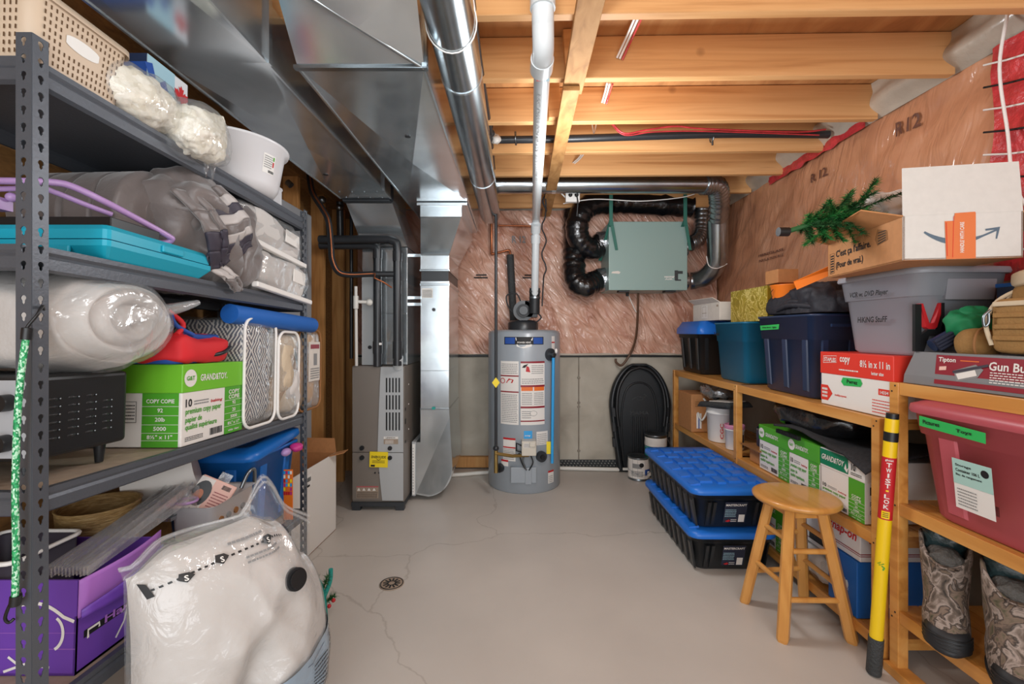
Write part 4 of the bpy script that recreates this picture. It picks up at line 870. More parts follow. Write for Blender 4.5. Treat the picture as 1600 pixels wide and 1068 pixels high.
# ================================================================ steel shelving on the left
def lz(k, Y): return {1: 1.870, 2: 1.470, 3: .930, 4: .453}[k]-(.027 if k < 3 else .045)*(Y-1.585)
SX0, SX1, SY0, SY1 = -1.44, -1.018, .95, 2.224
t = thing('storage_shelving', 'tall dark grey steel shelving unit along the left side, loaded on every level', 'shelving unit')
def khole(b, f, w, z0, pitch, m):
    """one slotted segment of a post: a panel pierced by a keyhole"""
    n = 20; hole = []; outr = []
    cx, cz = w*.52, z0+pitch*.58
    for i in range(n):
        a = 2*PI*i/n+1e-3; c, s = math.cos(a), math.sin(a)
        r = .0062
        if s < 0:
            r = max(r, min(.0034/max(abs(c), 1e-4), .0145/abs(s)))
        hole.append((cx+r*c, cz+r*s))
        k = min(((w-cx)/c if c > 1e-6 else 9e9), (-cx/c if c < -1e-6 else 9e9), ((z0+pitch-cz)/s if s > 1e-6 else 9e9), ((z0-cz)/s if s < -1e-6 else 9e9))
        outr.append((cx+k*c, cz+k*s))
    for q, (X_, Z_) in enumerate(((w, z0+pitch), (0, z0+pitch), (0, z0), (w, z0))):
        i = min(range(n), key=lambda i: (outr[i][0]-X_)**2+(outr[i][1]-Z_)**2); outr[i] = (X_, Z_)
    vs = [f.at(*p, 0) for p in outr]+[f.at(*p, 0) for p in hole]
    b.add(vs, [(i, (i+1) % n, n+(i+1) % n, n+i) for i in range(n)], m)
def post(x, y, sx, sy, ztop):
    b = MB(); w = .0335; pitch = .0365; n = int(ztop/pitch)
    # leg across X (faces the camera or away), leg along Y (faces the room or the wall)
    fx = Face((x, y, 0), (sx, 0, 0), (0, 0, 1)); fy = Face((x, y, 0), (0, sy, 0), (0, 0, 1))
    for k in range(n): khole(b, fx, w, k*pitch, pitch, 'post'); khole(b, fy, w, k*pitch, pitch, 'post')
    b.build('post', t, solid=.002)
post(SX1, SY0, -1, 1, 1.95); post(SX1, SY1, -1, -1, 1.93); post(SX0, SY0, 1, 1, 1.95); post(SX0, SY1, 1, -1, 1.93)
for k in (1, 2, 3, 4):
    def beam(xa, ya, xb, yb, ox, oy):
        b = MB(); za, zb = lz(k, ya), lz(k, yb)
        def sec(x, y, z): return [V(x, y, z), V(x-ox*.016, y-oy*.016, z), V(x-ox*.016, y-oy*.016, z-.016), V(x-ox*.006, y-oy*.006, z-.022), V(x-ox*.002, y-oy*.002, z-.05), V(x-ox*.01, y-oy*.01, z-.056), V(x-ox*.0, y-oy*.0, z-.05), V(x, y, z-.026), V(x-ox*.004, y-oy*.004, z-.019), V(x, y, z-.012)]
        b.loft([sec(xa, ya, za), sec(xb, yb, zb)], 'post', True, True, False); b.build('beam', t)
    beam(SX1-.003, SY0+.03, SX1-.003, SY1-.03, 1, 0); beam(SX0+.003, SY1-.03, SX0+.003, SY0+.03, -1, 0)
    beam(SX0+.03, SY0+.003, SX1-.03, SY0+.003, 0, -1); beam(SX1-.03, SY1-.003, SX0+.03, SY1-.003, 0, 1)
    b = MB(); x0, x1, y0, y1 = SX0+.018, SX1-.018, SY0+.02, SY1-.02
    b.hexa([(x0, y0, lz(k, y0)-.016), (x1, y0, lz(k, y0)-.016), (x1, y1, lz(k, y1)-.016), (x0, y1, lz(k, y1)-.016)], [(x0, y0, lz(k, y0)-.002), (x1, y0, lz(k, y0)-.002), (x1, y1, lz(k, y1)-.002), (x0, y1, lz(k, y1)-.002)], 'deck' if k > 2 else 'post'); b.build('shelf_board', t)
M['bungee'] = ramp_mat('bungee_braid', [(.3, '15804a'), (.55, '2fae68'), (.72, 'bfe6cc')], scale=330, stretch=(1, 1, .6), rough=.6, tex='vor')
t = thing('bungee_cord', 'green bungee cord hooked on the nearest shelving post', 'cord')
b = MB(); b.tube(spl([P(43, 515, .93), P(36, 560, .925), P(28, 640, .925), P(24, 760, .925), P(25, 870, .925), P(23, 938, .93)], 8), .0058, 'bungee', 12); b.build('cord', t)
b = MB(); b.tube(spl([P(42, 520, .93), P(43, 510, .935), P(58, 492, .943), P(66, 478, .96), P(68, 484, .975)], 5), .003, 'black', 8); b.cyl(P(41, 530, .93), P(43, 512, .93), .0095, 'black', 10); b.build('hook', t, label='black wire hook at the top')
b = MB(); b.tube(spl([P(25, 930, .93), P(15, 945, .925), P(8, 965, .93), P(14, 972, .935), P(22, 966, .94)], 5), .003, 'black', 8); b.cyl(P(25, 930, .93), P(23, 945, .93), .0095, 'black', 10); b.build('hook', t)

# ---------------------------------------------------------------- top level
z = lz(1, 1.07)
t = thing('plastic_basket', 'beige plastic basket with slotted sides on the top shelf nearest the camera', 'basket', (-1.225, 1.075, z), rx=-.02)
b = MB(); w, d, h = .41, .245, .155
b.loft([ring(w*.92, d*.9, .03, 0), ring(w, d, .03, h), ring(w+.012, d+.012, .03, h+.004), ring(w+.012, d+.012, .03, h-.01)], 'basket', True, False); b.loft([ring(w+.01, d+.01, .03, h+.004), ring(w-.012, d-.012, .03, h), ring(w*.9, d*.86, .03, .006)], 'basket', False, True); b.build('basket_body', t)
b = MB()
class Slant:
    seg = 1
    def __init__(s, k): s.k = k
    def at(s, a, c, l=.001):
        f = .92+.08*c/h+.002
        return V(w/2*f+l, a*f, c) if s.k == 'E' else V(a*f, -(d/2*f+l), c)
for i in range(17):
    for j in range(8):
        a = -.098+i*.0122; c = .014+j*.0165
        if abs(a+.005) < .045 and 3 <= j <= 5: continue
        rect(b, Slant('E'), a, c, .0035, .009, 'kraftpaper')
b.build('slots', t); b = MB()
for i in range(28):
    for j in range(8): rect(b, Slant('S'), -.178+i*.0128, .014+j*.0165, .0035, .009, 'kraftpaper')
b.build('slots', t)
b = MB(); S_ = Slant('E'); b.add([S_.at(-.005+.042*math.copysign(min(1, abs(math.cos(q))*1.2), math.cos(q)), .09+.016*math.sin(q)) for q in (2*PI*k/24 for k in range(24))], [tuple(range(24))], 'paper'); b.build('handle_opening', t, label='long rounded hand hole')
t = carton('white_tray', 'white plastic tray standing behind the beige basket on the top shelf', 'tray', (-1.34, 1.27, lz(1, 1.27)), .17, .14, .215, 'tubwhite', 'tubwhite', .012, bevel=.012)
z = lz(1, 1.43)
t = carton('juice_box', 'blue and silver carton with a red maple leaf on the top shelf', 'carton', (-1.195, 1.425, z+.035), .2, .17, .225, 'snap', rx=-.02)
F = faces(.2, .17); b = MB(); f = F['E']
rect(b, f, 0, .0, .11, .225, 'lightblue'); stroke(b, f, [(.005, .2), (.03, .14), (.06, .17), (.1, .08)], .03, 'fabric_blue'); stroke(b, f, [(.0, .12), (.04, .08), (.1, .14)], .02, 'navy', .0016)
leaf = [(0, -.5), (.04, -.22), (.33, -.26), (.28, -.16), (.5, .06), (.43, .1), (.46, .25), (.3, .22), (.27, .3), (.12, .16), (.18, .42), (.08, .38), (0, .52)]
leaf = leaf+[(-x, y) for x, y in leaf[-2:0:-1]]
poly(b, f, [(.138+x*.065, .165+y*.075) for x, y in leaf], 'red', .0014)
f = F['S']; rect(b, f, .0, 0, .2, .2, 'fabric_blue'); rect(b, f, .0, .2, .2, .025, 'navy'); b.build('printed_sides', t)
t = thing('bag_of_packing_foam', 'clear bag of cream packing pieces slumped over the edge of the top shelf', 'bag', (-1.06, 1.315, lz(1, 1.32)))
def lumpy(b, c, r, m, seed): b.blob(c, *r, m, .85, .85, 80, 50, .012, 30, seed); 
b = MB(); lumpy(b, V(-.02, -.05, .075), (.095, .125, .075), 'packing', 1); lumpy(b, V(.05, .10, .05), (.07, .085, .07), 'packing', 2); b.blob((.06, .15, .06), .05, .05, .08, 'packing', .6, .6, 40, 24, .009, 36, 3)
b.build('packing_pieces', t)
b = MB(); b.blob((-.02, -.05, .08), .105, .135, .082, 'film', .8, .8, 40, 24, .012, 8, 4); b.blob((.055, .10, .05), .088, .10, .09, 'film', .7, .7, 40, 24, .012, 8, 5)
b.grid(lambda u, v: V(.055+.05*(u-.5)+.01*math.sin(v*9), .17+.05*v, -.06+.19*u+.008*math.sin(v*14+u*5)), 10, 8, 'film'); b.build('clear_bag', t)
t = thing('round_tub', 'white round plastic tub near the far end of the top shelf', 'tub', (-1.145, 1.84, lz(1, 1.84)), rx=-.02)
b = MB(); b.lathe([(.11, 0), (.148, .006), (.165, .035), (.188, .18), (.203, .186), (.206, .195), (.198, .199), (.184, .192), (.16, .035), (.11, .012)], 'tubwhite', 48); b.build('tub_body', t)
b = MB(); K2 = Cyl((0, 0, 0), .163)
class TubF:
    seg = 8
    def at(s, a, c, l=.001):
        q = a/.165; r = .165+.023*(c-.035)/.145+l; return V(r*math.sin(q), -r*math.cos(q), c)
rect(b, TubF(), .165*1.15, .07, .055, .075, 'paper'); lines(b, TubF(), .165*1.15+.004, .09, .035, .05, 6, 'greytext', .4, .002); rect(b, TubF(), .165*1.15+.042, .10, .007, .02, 'red', .002); rect(b, TubF(), .165*1.15+.042, .125, .007, .015, 'green', .002); barcode(b, TubF(), .165*1.15+.025, .074, .028, .01); b.build('sticker', t)
t = carton('white_bin', 'white plastic bin behind the round tub at the end of the top shelf', 'bin', (-1.20, 2.1, lz(1, 2.1)), .17, .16, .14, 'tubwhite', 'tubwhite', .02, bevel=.012)

# ---------------------------------------------------------------- second level
zz = lz(2, 1.3)
t = thing('folded_table', 'bright turquoise folded plastic table lying flat on the second shelf', 'folding table', (-1.21, 1.30, zz), rx=-.03)
b = MB(); w, d = .42, .39
b.loft([ring(w-.05, d-.05, .008, .0, 2), ring(w, d, .012, .03, 2), ring(w, d, .012, .045, 2)], 'teal', True, True, False); b.build('lower_leaf', t)
b = MB(); b.loft([ring(w-.006, d-.006, .012, .048, 2), ring(w-.006, d-.006, .012, .072, 2), ring(w-.03, d-.03, .012, .085, 2)], 'teal', True, True, False); b.build('upper_leaf', t)
b = MB(); b.box(w/2-.004, w/2+.004, -.02, .06, .05, .07, 'teal'); b.box(.05, .12, -d/2-.005, -d/2+.003, .012, .03, 'teal'); b.build('latch', t, bevel=.003, split=True)
t = thing('black_board', 'flat black board lying on the turquoise table', 'board', (-1.22, 1.225, zz+.09), rx=-.03)
b = MB(); b.box(-.2, .19, -.075, .085, 0, .026, 'black'); b.build('panel', t, bevel=.002); b = MB(); b.box(-.198, .192, -.073, .087, -.002, .0005, 'mint'); b.build('pale_underside', t, label='pale green underside')
t = thing('lavender_frame', 'lavender plastic tube frame resting on the black board', 'frame')
b = MB(); b.tube(spl([P(-40, 282, 1.10), P(30, 283, 1.10), P(85, 285, 1.12), P(115, 292, 1.14), P(160, 313, 1.18), P(215, 342, 1.26), P(262, 368, 1.345), P(268, 374, 1.36), P(255, 379, 1.35), P(215, 376, 1.31)], 8), .0085, 'lavender', 12); b.build('outer_tube', t)
b = MB(); b.tube(spl([P(-30, 296, 1.12), P(60, 294, 1.14), P(85, 300, 1.155), P(130, 318, 1.20), P(175, 335, 1.25)], 6), .007, 'lavender', 10); b.build('inner_tube', t)
b = MB(); b.blob(P(18, 308, 1.14), .012, .012, .012, 'lavender', nu=16, nv=10); b.box(*[q for i in range(3) for q in (P(5, 318, 1.14)[i]-.018, P(5, 318, 1.14)[i]+.012)], 'lavender'); b.build('hinge_knob', t)
t = thing('comforter', 'big grey brown striped comforter rolled and bunched on the second shelf', 'comforter', (0, 0, 0))
b = MB()
A0, A1 = V(-1.46, 1.44, 1.645), V(-1.10, 1.42, 1.645); n = 60; rings = []
for i in range(n+1):
    u = i/n; c = A0.lerp(A1, u); e = min(1, (1-u)*9+.25)**.5; r = .155*e*(1-.06*(abs(math.sin(u*PI*4.2)) < .18))
    rings.append([c+V(.008*noise.noise(V(k*.4, u*6, 1)), r*math.cos(a)*(1+.03*noise.noise(V(math.cos(a)*2, math.sin(a)*2, u*5))), r*math.sin(a)) for k, a in enumerate(2*PI*k/36 for k in range(36))])
b.loft(rings, 'fabric_grey'); b.build('rolled_part', t)
b = MB(); b.blob((-1.19, 1.60, 1.645), .19, .235, .165, 'fabric_grey', .85, .8, 90, 56, .06, 3.4, 11, True); b.blob((-1.10, 1.50, 1.72), .11, .10, .09, 'fabric_grey', .8, .8, 60, 36, .045, 6, 5, True); b.blob((-1.13, 1.72, 1.63), .13, .10, .16, 'fabric_grey', .8, .8, 60, 36, .035, 6, 8, True); b.build('bunched_part', t)
def drape(corners, bands, name, nv=10, bulge=.03):
    b = MB(); c0, c1, c2, c3 = corners; nb = len(bands)
    for k, m in enumerate(bands):
        def fn(u, v, k=k):
            s = (k+v)/nb; p = (c0.lerp(c1, u)).lerp(c3.lerp(c2, u), s)
            return p+V(bulge*math.sin(PI*min(1, s*1.05))+.008*noise.noise(V(u*5, s*7, 1)), -.01*math.sin(u*9), 0)
        b.grid(fn, 12, nv, m)
    b.build(name, t, solid=.012)
drape((P(300, 292, 1.44), P(345, 292, 1.52), P(394, 385, 1.66), P(348, 416, 1.55)), ['fabric_grey', 'fabric_silver', 'fabric_dark', 'fabric_silver', 'fabric_grey', 'fabric_silver', 'fabric_dark', 'fabric_dark'], 'striped_flap', 5, .04)
drape((P(268, 296, 1.36), P(306, 300, 1.42), P(352, 412, 1.55), P(326, 424, 1.50)), ['fabric_grey', 'fabric_grey', 'fabric_dark', 'fabric_dark'], 'hanging_fold', 8, .05)
drape((P(322, 418, 1.50), P(346, 412, 1.56), P(380, 452, 1.66), P(368, 456, 1.62)), ['fabric_silver', 'fabric_grey'], 'hanging_corner', 6, .02)
b = MB()
for pts in () and ([(270, 292, 1.40), (278, 300, 1.41), (279, 318, 1.43), (290, 345, 1.46), (303, 380, 1.50), (322, 418, 1.53)], [(206, 250, 1.36), (222, 248, 1.37), (240, 262, 1.38), (252, 270, 1.40)]): b.tube([p*1 for p in spl([P(q[0], q[1], q[2]-.05) for q in pts], 6)], .0035, 'fabric_silver', 6)
t = thing('dark_bag', 'dark navy bag pushed behind the comforter under the top shelf', 'bag', (-1.33, 1.83, lz(2, 1.83)))
b = MB(); b.blob((0, 0, .17), .09, .20, .165, 'fabric_navy', .7, .7, 40, 24, .03, 5, 3); b.build('bag_body', t)
for (nm, lab, loc, s, sd) in (('bedding_bag', 'clear zip bag of folded white bedding, lower of the two on the second shelf', (-1.15, 1.985, lz(2, 1.985)), (.29, .48, .17), 4),
                              ('bedding_bag', 'clear zip bag of white quilted bedding, upper of the two on the second shelf', (-1.16, 1.95, lz(2, 1.95)+.178), (.27, .52, .165), 8)):
    w, d, h = s; t = thing(nm, lab, 'bedding bag', loc, 0, 'bags of white bedding', -.09)
    b = MB(); b.blob((0, 0, h/2), w/2*.95, d/2*.95, h/2*.95, 'fabric_white', .45, .4, 56, 32, .02, 6, sd, True); b.build('folded_bedding', t)
    b = MB(); b.blob((0, 0, h/2), w/2*1.04, d/2*1.03, h/2*1.05, 'film', .3, .3, 56, 32, .012, 9, sd+1); b.build('clear_cover', t)
    b = MB(); b.box(w/2-.012, w/2+.014, -d/2, d/2, -.004, .018, 'white'); b.build('hem_band', t, bevel=.005)
    b = MB(); b.box(w/2+.002, w/2+.006, d*.12, d*.36, h*.45, h*.8, 'paper'); b.build('label_pocket', t, bevel=.002)

# ---------------------------------------------------------------- third level
z = lz(3, 1.125)
t = thing('toaster_oven', 'black toaster oven with vented side on the third shelf behind the post', 'toaster oven', (-1.29, 1.13, z), rx=-.035)
b = MB(); b.box(-.21, .21, -.125, .125, .05, .245, 'black'); b.build('housing', t, bevel=.012, seg=3)
F = faces(.42, .25); b = MB()
for c in range(4):
    for r_ in range(6 if c < 3 else 5):
        p = F['E'].at(.045+c*.046, .095+r_*.0185, -.004); b.blob(p, .007, .016, .005, 'blackplastic', nu=10, nv=6); b.blob(p+V(.006, .013, 0), .002, .0025, .0025, 'steel', nu=6, nv=4)
b.build('vent_louvres', t)
b = MB(); f = F['S']; rect(b, f, .31, .06, .10, .175, 'panel_grey'); b.build('control_panel', t)
for k in (.095, .185): b = MB(); b.cyl((.155, -.125, k), (.155, -.15, k), .019, 'black', 20); b.build('knob', t)
for x in (-.17, .17):
    for y in (-.1, .085): b = MB(); b.cyl((x, y, .052), (x, y, 0), .014, 'blackplastic', 14, .009); b.build('foot', t)
t = thing('bedding_roll', 'bulky roll of white bedding in a cloudy plastic bag on the toaster oven', 'bedding roll', (-1.235, 1.185, z+.247))
def rollfn(sc_, spiral):
    def fn(u, v):
        th = 2*PI*u; ph = PI*(v-.5); e = .55
        cx = math.copysign(abs(math.sin(ph))**e, math.sin(ph)); rr = abs(math.cos(ph))**e
        p = V(.235*cx, .195*rr*math.cos(th), .128*rr*math.sin(th))*sc_
        if cx > .3 and spiral: p.x += .016*math.sin(th+rr*26)*min(1, (1.02-rr)*4)
        p += p.normalized()*(.018*(1-2*abs(noise.noise(p*7+V(0, 0, 3)))))
        return p+V(0, 0, .128)
    return fn
b = MB(); b.grid(rollfn(.95, True), 64, 56, 'fabric_white'); b.build('rolled_bedding', t)
b = MB(); b.grid(rollfn(1.02, False), 64, 40, 'film_cloudy'); b.tube(spl([(.2, .13, .16), (.23, .19, .18), (.245, .23, .195)], 5), [.022-.0014*i for i in range(11)], 'film_cloudy', 8); b.build('plastic_bag', t, split=True)
t = carton('copy_paper_box', 'lime green lidded copy paper box at the middle of the third shelf', 'box', (-1.25, 1.55, lz(3, 1.55)+.003), .44, .315, .258, 'paper', 'green_bright', .09, rx=-.035)
gt_print(t, .44, .315, .258, .09, 'E', 'E')
t = thing('life_vest', 'red and blue folded fabric bag on top of the lime green box', 'folded bag', (-1.14, 1.50, lz(3, 1.5)+.264), rx=-.03)
b = MB(); b.blob((0, 0, .045), .12, .125, .043, 'fabric_red', .45, .4, 44, 26, .014, 9, 3, True); b.build('red_body', t)
b = MB(); b.blob((-.01, .0, .010), .12, .12, .014, 'fabric_blue', .4, .4, 32, 12, .004, 9, 2); b.blob((0.0, .03, .085), .09, .10, .012, 'fabric_blue', .4, .4, 32, 12, .006, 9, 5); b.build('blue_panels', t, split=True)
b = MB(); b.tube(spl([(.09, -.1, .09), (.08, -.06, .125), (.06, -.1, .165)], 5), .008, 'fabric_red', 8); b.tube(spl([(.1, -.04, .09), (.08, -.09, .12), (.07, -.1, .155)], 5), .007, 'fabric_blue', 8); b.tube(spl([(.11, .0, .02), (.13, .06, .03), (.12, .12, .05)], 5), .007, 'black', 8); b.build('straps', t, split=True)
b = MB(); b.grid(lambda u, v: V(.06+.02*v, -.06+.13*u, .10+.055*u+.012*v), 6, 3, 'film_strong'); b.build('clear_flap', t)
zipbag('blanket_bag', 'clear zip bag holding a navy and white diamond pattern blanket', (-1.20, 1.815, lz(3, 1.815)+.003), .36, .225, .43, 'blanket', rx=-.03, seed=3)
def ex2(t):
    b = MB(); b.blob((.12, -.01, .24), .06, .06, .12, 'beige', .6, .6, 36, 24, .02, 9, 3, True); b.blob((.13, .05, .12), .05, .05, .09, 'fabric_white', .6, .6, 36, 24, .02, 9, 4, True); b.blob((.1, -.05, .12), .06, .05, .09, 'fabric_tan', .6, .6, 36, 24, .02, 9, 6, True); b.build('loose_linen', t, split=True)
    b = MB(); b.box(.180, .183, -.03, .0, .14, .3, 'paper'); b.build('paper_tag', t)
zipbag('blanket_bag', 'clear zip bag of beige and cream linen next to the diamond blanket', (-1.19, 2.025, lz(3, 2.025)+.003), .36, .185, .385, 'beige', rx=-.03, seed=5, extra=ex2)
def ex3(t):
    b = MB(); b.box(.176, .181, -.02, .10, .14, .34, 'cream'); f = Face((.1815, -.02, .14), (0, 1, 0), (0, 0, 1)); rect(b, f, .01, .165, .1, .022, 'maroon_label'); rect(b, f, .045, .08, .04, .06, 'greytext'); lines(b, f, .01, .01, .1, .06, 5, 'greytext'); b.build('paper_insert', t)
zipbag('blanket_bag', 'clear zip bag of mustard blankets at the far end of the third shelf', (-1.20, 2.27, lz(3, 2.2)+.006), .35, .25, .40, 'mustard', rx=-.02, piping='cardboard_dark', seed=8, extra=ex3)
for i, (pp, q) in enumerate((((400, 505, 1.93), (421, 517, 1.93)), ((455, 540, 2.13), (465, 575, 2.13)))):
    b = MB(); a = P(*pp); c = P(*q); n_ = (c-a); b.hexa([a+V(0, 0, -.008), a+V(.012, 0, -.008), c+V(.012, 0, -.008), c+V(0, 0, -.008)], [a+V(0, 0, .01), a+V(.012, 0, .012), c+V(.012, 0, .012), c+V(0, 0, .01)], 'tape_green')
    tag(b.build('tape_strip', bevel=.002), ('green tape strip on the top edge of the diamond blanket bag', 'green tape strip on the side of the beige linen bag')[i], 'tape')
b = MB(); a, c = V(-1.06, 1.68, 1.368), V(-1.0, 2.24, 1.332); d = (c-a).normalized(); b.tube([a, c-d*.005, c], [.037, .037, .034], 'noodle', 24); b.cyl(c-d*.001, c+d*.001, .012, 'navy', 14)
tag(b.build('foam_tube'), 'bright blue foam tube lying along the zip bags', 'foam tube')

# ---------------------------------------------------------------- bottom level
tote('storage_tote', 'bright blue tote with a lid ajar at the far end of the bottom shelf', (-1.245, 2.0, lz(4, 2.0)+.002), .40, .40, .345, 'blue_tote', 'blue_tote', .03, .88, rx=-.035, ribs=2, full='fabric_dark', lidrx=.11)
b = MB(); b.blob(P(463, 698, 2.12), .03, .03, .02, 'magenta', nu=16, nv=10, amp=.005, freq=40); b.blob(P(447, 706, 2.06), .02, .03, .018, 'lavender', nu=16, nv=10); tag(b.build('purple_toy'), 'pink and purple thing peeking out under the blue tote lid', 'toy')
z = lz(4, 1.2)
t = thing('open_carton', 'open purple carton with white line drawings on the bottom shelf', 'carton', (-1.25, 1.20, z), rx=-.035)
w, d, h = .40, .25, .225
b = MB(); b.box(-w/2, w/2, -d/2, d/2, 0, .006, 'purple'); b.box(-w/2, w/2, -d/2, -d/2+.005, 0, h, 'purple'); b.box(-w/2, w/2, d/2-.005, d/2, 0, h, 'purple'); b.box(-w/2, -w/2+.005, -d/2, d/2, 0, h, 'purple'); b.box(w/2-.005, w/2, -d/2, d/2, 0, h*.62, 'purple'); b.build('box_body', t)
b = MB(); b.grid(lambda u, v: V(w/2+.004+.03*v*math.sin(u*PI)*.6, -d/2+d*u, h*.60+(h*.40+.02*u)*v), 10, 8, 'purple_in'); b.grid(lambda u, v: V(w/2+.012+.02*math.sin(u*PI), -d/2+d*u, h*.60+(.02+.05*u)*v), 10, 3, 'purple'); b.build('bent_flap', t, solid=.003, label='bent flap showing its pinkish inside')
b = MB(); F = faces(w, d); f = F['S']; rect(b, f, 0, .062, w, .0015, 'purple_in'); rect(b, f, 0, .1, w, .001, 'purple_in')
stroke(b, f, [(w-.14+.11*k/10, .165+.012*math.sin(k/10*PI*.9)-.03*(k/10)**2) for k in range(11)]+[(w-.004, .128)], .008, 'paper'); stroke(b, f, [(w-.06-.0+.03*math.cos(a), .10+.04*math.sin(a)) for a in (-1.2+2.3*k/14 for k in range(15))], .007, 'paper')
stroke(b, f, [(w-.17, .01), (w-.12, .028), (w-.06, .02)], .006, 'paper'); stroke(b, f, [(w-.16, .045), (w-.1, .0)], .006, 'paper')
stroke(b, f, [(w-.32, .15), (w-.26, .175), (w-.2, .165)], .007, 'paper')
f = F['E']; stroke(b, f, [(.11, .02), (.135, .05), (.145, .085)], .006, 'paper'); stroke(b, f, [(.125, .078), (.146, .088), (.156, .07)], .006, 'paper'); rect(b, f, .02, .075, .20, .018, 'ink'); txt(b, f, 'Hams', .075, .078, .11, .02, 'purple_in', .002); stroke(b, f, [(.03, .07), (.03, .09), (.06, .09), (.06, .08)], .006, 'paper', .002); b.build('line_drawings', t)
t = thing('plastic_basket', 'dark maroon basket with a white rim inside the purple carton', 'basket', (-1.335, 1.19, z+.01))
b = MB(); b.loft([ring(.2, .15, .02, 0), ring(.215, .18, .025, .25), ring(.20, .16, .02, .245), ring(.19, .14, .02, .05)], 'fabric_dark', True, True)
b.build('basket_body', t); b = MB(); b.tube(ring(.22, .185, .025, .25), .006, 'white', 8, closed=True); b.build('rim', t, label='white rim')
t = thing('fibre_vase', 'gold brown woven fibre vase behind the purple carton', 'vase', (-1.325, 1.44, lz(4, 1.43)))
b = MB(); b.lathe([(.085, 0), (.09, .02), (.098, .15), (.105, .285), (.108, .29), (.10, .29), (.092, .15), (.085, .02)], 'wicker', 40); b.build('vase_body', t)
t = thing('acrylic_strips', 'bundle of clear acrylic strips lying across the purple carton', 'acrylic strips')
rnd = random.Random(4)
for k in range(13):
    u = k/12; b = MB(); a = V(-1.135+.105*u, 1.085, .705+.006*rnd.random()); c = V(-1.27+.125*u, 1.62, .70+.02*rnd.random()+.01*(k % 3)); e = V(.0035, 0, 0); hgt = V(0, 0, .022)
    b.hexa([a, a+e, c+e, c], [a+hgt, a+e+hgt, c+e+hgt, c+hgt], 'film_strong'); b.build('strip', t)
b = MB(); b.box(-1.28, -1.13, 1.615, 1.62, .69, .745, 'film_strong'); b.build('end_panel', t)
t = thing('paper_roll', 'white paper roll leaning behind the vase under the third shelf', 'paper roll', (-1.28, 1.70, .77))
b = MB(); b.tube([(-.11, -.08, -.05), (.07, .02, .0)], .075, 'paper', 28); b.build('roll', t)
t = thing('mesh_tray', 'silver wire mesh tray behind the vase on the bottom shelf', 'tray', (-1.27, 1.56, .66))
b = MB(); b.box(-.12, .12, -.05, .05, 0, .012, 'foil')
for k in range(16): b.box(-.12+k*.016-.001, -.12+k*.016+.001, -.055, .055, .012, .016, 'steel')
b.build('wire_mesh', t)
t = thing('plastic_basket', 'white basket with round holes behind the bedding bag on the bottom shelf', 'basket', (-1.10, 1.66, lz(4, 1.66)))
b = MB(); b.loft([ring(.13, .22, .02, 0), ring(.15, .25, .025, .245), ring(.165, .265, .025, .25), ring(.15, .25, .02, .245), ring(.12, .21, .02, .02)], 'tubwhite', True, True); b.build('basket_body', t)
for i in range(5):
    for j in range(2): 
        b = MB(); b.cyl((.072+.0+.008*(.12+j*.06)/.25-.008, -.08+i*.042, .14+j*.05), (.078, -.08+i*.042, .14+j*.05), .011, 'cardboard_dark' if (i+j) % 2 else 'greytext', 16); b.build('round_hole', t)
b = MB(); b.tube(spl([(.06, .06, .25), (.07, .09, .30), (.07, .13, .30), (.06, .15, .24)], 6), .007, 'steel', 10); b.build('handle', t, label='grey metal handle')
t = thing('hair_product_pack', 'pink retail pack with a dark haired woman pictured, standing in the white basket', 'package', P(318, 790, 1.62))
t.rotation_euler = (-.35, .5, .25)
b = MB(); b.box(-.06, .065, -.006, .006, -.05, .095, 'pinkcard'); b.build('card', t, bevel=.008, seg=3)
b = MB(); f = Face((-.06, -.0062, -.05), (1, 0, 0), (0, 0, 1)); rect(b, f, .0, .0, .05, .14, 'paper'); b.add([f.at(.028+.030*math.cos(a), .085+.045*math.sin(a), .0012) for a in (2*PI*k/20 for k in range(20))], [tuple(range(20))], 'black'); b.add([f.at(.024+.014*math.cos(a), .078+.020*math.sin(a), .002) for a in (2*PI*k/16 for k in range(16))], [tuple(range(16))], 'skin'); lines(b, f, .065, .02, .05, .09, 9, 'maroon_label', .35); barcode(b, f, .08, .12, .03, .015); b.build('printed_front', t)
b = MB(); b.box(-.01, .03, -.001, .001, .095, .125, 'film_strong'); b.build('hang_tab', t)
t = thing('clear_bottle', 'lilac edged clear plastic bottle beside the pink pack', 'bottle', P(292, 800, 1.58))
b = MB(); b.lathe([(.025, -.05), (.03, -.03), (.03, .05), (.015, .06), (.015, .075)], 'film_strong', 20); b.build('bottle_body', t); b = MB(); b.tube([V(.031*math.cos(a), .031*math.sin(a), .04) for a in (2*PI*k/20 for k in range(20))], .005, 'lavender', 8, closed=True); b.build('rim', t)
b = MB(); a = P(444, 772, 1.9); a.x = -1.03; a.y = 2.06; rnd = random.Random(2)
f = Face(a+V(-.02, 0, -.06), (1, .2, 0), (0, .0, 1)); b.box(a.x-.02, a.x+.02, a.y, a.y+.006, .436, a.z+.055, 'orange_plastic')
for k in range(24): rect(b, Face(a+V(-.02, -.001, -.06), (1, 0, 0), (0, 0, 1)), (k % 4)*.01, (k//4)*.019, .009, .015, rnd.choice(['red', 'yellow', 'magenta', 'white', 'sky', 'orange']), .001)
tag(b.build('snack_packet'), 'colourful snack packet in front of the blue tote', 'packet')

